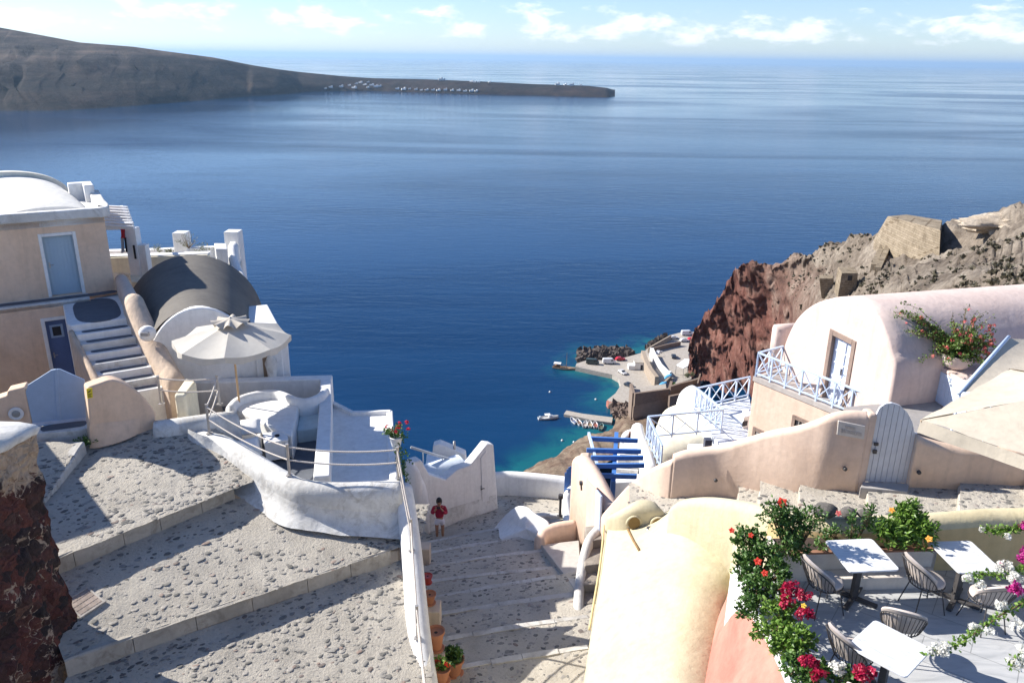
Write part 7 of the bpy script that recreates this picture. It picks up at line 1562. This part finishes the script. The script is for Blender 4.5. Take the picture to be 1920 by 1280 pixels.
# boats
def hull_mesh(mb, L, B, D, n=14, zk=-.35, sheer=.35, tr=.6):
    rows = []
    for i in range(n+1):
        t = i/n; x = -L/2+L*t; w_ = B/2*(tr+(1-tr)*min(1, t/.35)) if t < .35 else B/2*max(0.0, 1-((t-.35)/.65)**2.3); zt_ = D+sheer*max(0,(t-.4)/.6)**2
        rows.append([V(x, w_*math.cos(a)*(1 if abs(math.cos(a)) > .9 else 1), zt_ if k in (0,8) else lerp(zt_, zk, math.sin(a)**.7)) for k, a in enumerate(np.linspace(0, PI, 9))])
    mb.grid(rows); mb.add(rows[0], [tuple(range(9))]); return rows
HW = paint('boat_white', (.74,.74,.73), .35, .04); DECKW = wood('deck_wood', (.30,.17,.08), (.40,.24,.12)); INB = paint('boat_interior', (.30,.36,.42), .7, .2)
def boat(name, lab, loc, rz_, L, B, hullm, inner, group=None, canopy=None, seats=True):
    t = thing(name, lab, 'boat', loc, rz_, group); q = MB(); R_ = hull_mesh(q, L, B, .55); h_ = q.build('hull', hullm, t, smooth=True, auto=50)
    q = MB(); q.grid([[V(r[0].x, r[0].y*.86*s, .22+.0*s) for s in np.linspace(-1,1,3)] for r in R_]); q.build('inside', inner, t)
    q = MB(); rim_ = [r[0] for r in R_]+[r[8] for r in reversed(R_)]; q.tube(rim_+[rim_[0]], .06, 5, False); q.build('gunwale', hullm, t)
    if seats:
        for x in (-L*.2, L*.08): q = MB(); q.box((x,0,.42), (.3,B*.8,.06)); q.build('thwart', DECKW, t)
        q = MB(); q.box((-L/2-.12,0,.55), (.3,.28,.5)); q.box((-L/2-.15,0,0), (.14,.12,.8)); q.build('outboard_motor', DARK, t)
    return t
mb_ = boat('motor_boat', 'white motor boat lying alone on the dark water beyond the pier', Z(1028,784,SEA+.1), .22, 7.4, 2.4, HW, paint('boat_deck', (.58,.57,.55), .6), seats=False)
q = MB(); q.add([V(.2,-.85,.5),V(.2,.85,.5),V(2.2,.5,.62),V(2.2,-.5,.62),V(.5,-.75,1.15),V(.5,.75,1.15),V(1.5,.5,1.15),V(1.5,-.5,1.15)], [(0,1,5,4),(1,2,6,5),(2,3,7,6),(3,0,4,7),(4,5,6,7)]); q.build('cabin', HW, mb_, bevel=.06)
q = MB(); q.box((-.3,0,1.55), (2.0,1.7,.08)); q.build('sunshade', HW, mb_, bevel=.02)
for s in (-1,1): q = MB(); q.tube([V(-1.1,s*.75,.5),V(-1.1,s*.75,1.55)], .04, 5); q.build('shade_post', STEEL, mb_)
q = MB(); q.box((-3.0,0,.75), (.6,1.2,.5)); q.build('stern_seat', INB, mb_, bevel=.05)
sm = [((1075,790),1.9,HW,'blue and white small boat at the outer end of the pier row',(.12,.25,.5)),((1085,793),1.75,HW,'grey and red small boat second in the pier row from its outer end',(.3,.2,.2)),((1097,797),1.35,HW,'plain white small boat with covered bow in the middle of the pier row',(.7,.7,.68)),((1106,797),1.5,HW,'cream small boat moored right of the plain white one at the pier',(.55,.48,.33)),((1116,798),1.5,HW,'white small boat with a red seat fourth from the pier end',(.5,.12,.12)),((1127,802),1.3,HW,'dark green small boat nearest the shore in the pier row',(.08,.16,.14))]
for i, ((px, py), rz_, hm, lab, ic) in enumerate(sm):
    boat('small_boat', lab, Z(px, py, SEA+.1), rz_, 4.6, 1.8, hm if i < 5 else paint('green_hull', (.25,.35,.33), .5), paint('boat_inside_%s' % ('blue','grey','pale','cream','red','green')[i], ic, .7, .2), 'small boats moored along the pier')
wb = boat('wooden_boat', 'wooden excursion boat with a mast and white stern canopy moored at the quay end', Z(1058,691,SEA+.1), -.22, 9.6, 3.0, paint('cream_brown_hull', (.42,.33,.24), .6, .2), DECKW, seats=False)
q = MB(); q.box((-2.9,0,2.2), (3.0,2.3,.12)); q.build('canopy', HW, wb, bevel=.03)
for sx in (-4.2,-1.6):
    for s in (-1,1): q = MB(); q.tube([V(sx,s*1.0,.5),V(sx,s*1.0,2.2)], .05, 5); q.build('canopy_post', DECKW, wb)
q = MB(); q.box((-2.9,0,.95), (2.2,1.7,.9)); q.build('cabin', paint('brown_cabin', (.25,.13,.06), .6), wb, bevel=.05)
q = MB(); q.tube([V(.9,0,.4),V(.9,0,7.2)], [.1,.05], 6); q.build('mast', DECKW, wb); q = MB(); q.tube([V(.9,0,1.6),V(-1.4,0,2.1)], .05, 6); q.build('boom', DECKW, wb); q = MB(); q.tube([V(4.7,0,.9),V(6.2,0,1.4)], .06, 6); q.build('bowsprit', DECKW, wb)
for a_ in (V(4.7,0,.9), V(-4.5,0,2.2), V(.3,1.3,.6), V(.3,-1.3,.6)): q = MB(); q.tube([V(.9,0,7.1), a_], .015, 4); q.build('stay', DARK, wb)
for (x, y, lab) in ((1031,735,'lone white mooring buoy on dark water left of the harbour mouth'),(1117,749,'white mooring buoy in the turquoise basin near the quay'),(1054,826,'white mooring buoy near the rocky shore, farther out'),(1076,829,'white mooring buoy close in beside the rocky shore')):
    q = MB(); q.lathe([(0,-.3),(.35,-.1),(.42,.12),(.3,.38),(.08,.5),(0,.55)], seg=12); o = q.build('mooring_buoy', HW, None, smooth=True); o.location = Z(x, y, SEA); tag(o, lab, 'buoy', 'mooring buoys')
for (x, y, lab) in ((1262,723,'dark green bush nearest the retaining wall at the cliff foot'),(1289,705,'dark green bush left of the pair at the cliff foot'),(1300,703,'dark green bush highest at the cliff foot'),(1317,703,'dark green bush farthest right at the cliff foot')):
    p = Z(x, y, -112.5); t = thing('bush', lab, 'bush', p); q = MB()
    for i in range(60): d = rdir(rng, .3); spray(q, d*.4, Vector((d.x*1.2, d.y*1.2, abs(d.z)*1.1)), rng, 6, .4, .3, .3)
    q.build('leaves', OLIVE if x > 1270 else GREEN, t)
# ================================================================ person in the alley
SKIN = paint('skin', (.36,.19,.12), .55, .06); SHIRT = paint('crimson_top', (.36,.015,.045), .85, .15); SHORTS = paint('white_shorts', (.66,.64,.70), .85, .08); HAIR = paint('black_hair', (.015,.012,.012), .5, .3)
pp_ = Z(825, 1012, -15.78); pers = thing('person', 'person in crimson top and white shorts standing in the alley with head bowed', 'person', pp_, 0)
def skin(name, J, E_, m, parent, sub=2):
    me = bpy.data.meshes.new(name); me.from_pydata([j[0] for j in J], E_, []); me.materials.append(m); o = bpy.data.objects.new(name, me); COL.objects.link(o); o.parent = parent
    md = o.modifiers.new('skin', 'SKIN'); md.use_smooth_shade = True; md.branch_smoothing = .6
    sk = me.skin_vertices[0] if me.skin_vertices else None
    if sk is None:
        bm = bmesh.new(); bm.from_mesh(me); bm.verts.layers.skin.verify(); bm.to_mesh(me); bm.free(); sk = me.skin_vertices[0]
    for i, j in enumerate(J): r = j[1]; sk.data[i].radius = r if isinstance(r, tuple) else (r, r); sk.data[i].use_root = (i == 0)
    s = o.modifiers.new('sub', 'SUBSURF'); s.levels = s.render_levels = sub; return o
# faces the viewer (-y); head bowed, hands lifted to a camera at the chest
J = [((0,0,.88),(.13,.10)), ((0,.0,1.02),(.12,.09)), ((0,-.01,1.2),(.145,.10)), ((0,-.02,1.33),(.13,.085)), ((0,-.03,1.40),.05), ((0,-.06,1.45),.052), ((0,-.08,1.53),(.078,.095)), ((0,-.085,1.60),(.07,.085)),
 ((.17,-.02,1.33),.058), ((.235,-.10,1.13),.048), ((.20,-.20,1.20),.042), ((.075,-.27,1.42),.03), ((-.17,-.02,1.33),.058), ((-.235,-.10,1.13),.048), ((-.20,-.20,1.20),.042), ((-.075,-.27,1.42),.03),
 ((.09,0,.82),.092), ((.10,-.01,.48),.060), ((.10,-.01,.34),.056), ((.10,.01,.09),.036), ((.10,-.02,.04),(.04,.03)), ((.11,-.14,.025),(.036,.02)), ((-.09,0,.82),.092), ((-.10,-.01,.48),.060), ((-.10,-.01,.34),.056), ((-.10,.01,.09),.036), ((-.10,-.02,.04),(.04,.03)), ((-.11,-.14,.025),(.036,.02))]
E_ = [(0,1),(1,2),(2,3),(3,4),(4,5),(5,6),(6,7),(3,8),(8,9),(9,10),(10,11),(3,12),(12,13),(13,14),(14,15),(0,16),(16,17),(17,18),(18,19),(19,20),(20,21),(0,22),(22,23),(23,24),(24,25),(25,26),(26,27)]
skin('body', J, E_, SKIN, pers)
Jt = [((0,0,.90),(.165,.125)), ((0,.0,1.04),(.16,.118)), ((0,-.01,1.2),(.175,.12)), ((0,-.02,1.33),(.15,.10)), ((0,-.03,1.385),(.075,.07)), ((.175,-.02,1.33),.08), ((.24,-.09,1.13),.07), ((.205,-.19,1.19),.06), ((.13,-.24,1.32),.05), ((-.175,-.02,1.33),.08), ((-.24,-.09,1.13),.07), ((-.205,-.19,1.19),.06), ((-.13,-.24,1.32),.05)]
skin('top', Jt, [(0,1),(1,2),(2,3),(3,4),(3,5),(5,6),(6,7),(7,8),(3,9),(9,10),(10,11),(11,12)], SHIRT, pers)
Js = [((0,0,.93),(.15,.115)), ((0,0,.84),(.155,.12)), ((.095,0,.76),(.115,.115)), ((.105,0,.60),(.108,.108)), ((-.095,0,.76),(.115,.115)), ((-.105,0,.60),(.108,.108))]
skin('shorts', Js, [(0,1),(1,2),(2,3),(1,4),(4,5)], SHORTS, pers)
q = MB(); rows = []
for i in range(15):
    th = PI*.74*i/14; row = []
    for j in range(25):
        ph_ = 2*PI*j/24; d = Vector((math.sin(th)*math.cos(ph_), math.sin(th)*math.sin(ph_), math.cos(th))); k = 1
        if d.y < -.35 and d.z < .42: k = .72
        row.append(Vector((d.x*.102*k, -.065+d.y*.122*k, 1.595+d.z*.125*(1 if d.z > 0 else 1.35))))
    rows.append(row)
q.grid(rows); q.build('hair', HAIR, pers, smooth=True)
for s in (-1,1):                                    # face: eyes, brows; nose and mouth; five fingers a hand round the camera
    q = MB(); q.lathe([(0,-.008),(.010,-.004),(.012,.002),(.0,.008)], (s*.032,-.172,1.548), 8); q.build('eye', DARK, pers, smooth=True)
    q = MB(); q.lathe([(0,-.03),(.014,-.02),(.018,0),(.012,.025),(0,.03)], (s*.083,-.075,1.54), 8, .6, 1); q.build('ear', SKIN, pers, smooth=True)
    J = [((s*.072,-.275,1.425),(.03,.018)), ((s*.066,-.30,1.465),(.034,.016))]; E2 = [(0,1)]
    for f in range(4):
        b0_ = V(s*(.078-.012*f), -.305, 1.495-.018*f); i0 = len(J); J += [((b0_.x, b0_.y, b0_.z), .0085), ((b0_.x-s*.02, b0_.y-.028, b0_.z+.012), .0085), ((b0_.x-s*.045, b0_.y-.02, b0_.z+.016-.003*f), .0075)]; E2 += [(1,i0),(i0,i0+1),(i0+1,i0+2)]
    i0 = len(J); J += [((s*.06,-.285,1.445),.0095), ((s*.04,-.315,1.435),.009), ((s*.022,-.322,1.455),.008)]; E2 += [(0,i0),(i0,i0+1),(i0+1,i0+2)]
    skin('hand', J, E2, SKIN, pers, 1)
q = MB(); q.add([V(-.012,-.165,1.535),V(.012,-.165,1.535),V(.015,-.17,1.505),V(-.015,-.17,1.505),V(0,-.195,1.508),V(0,-.168,1.545)], [(0,4,5),(5,4,1),(1,4,2),(2,4,3),(3,4,0)]); q.build('nose', SKIN, pers, smooth=True)
q = MB(); q.box((0,-.163,1.48), (.045,.008,.012)); q.build('mouth', paint('lips', (.30,.10,.08), .5), pers, bevel=.004)
q = MB(); q.box((pp_.x,pp_.y-.315,pp_.z+1.475), (.12,.05,.075)); q.tube([V(pp_.x,pp_.y-.34,pp_.z+1.475),V(pp_.x,pp_.y-.375,pp_.z+1.475)], .028, 12); o = q.build('hand_camera', DARK, None, bevel=.006); tag(o, 'small black camera held up by the person in the crimson top', 'camera')
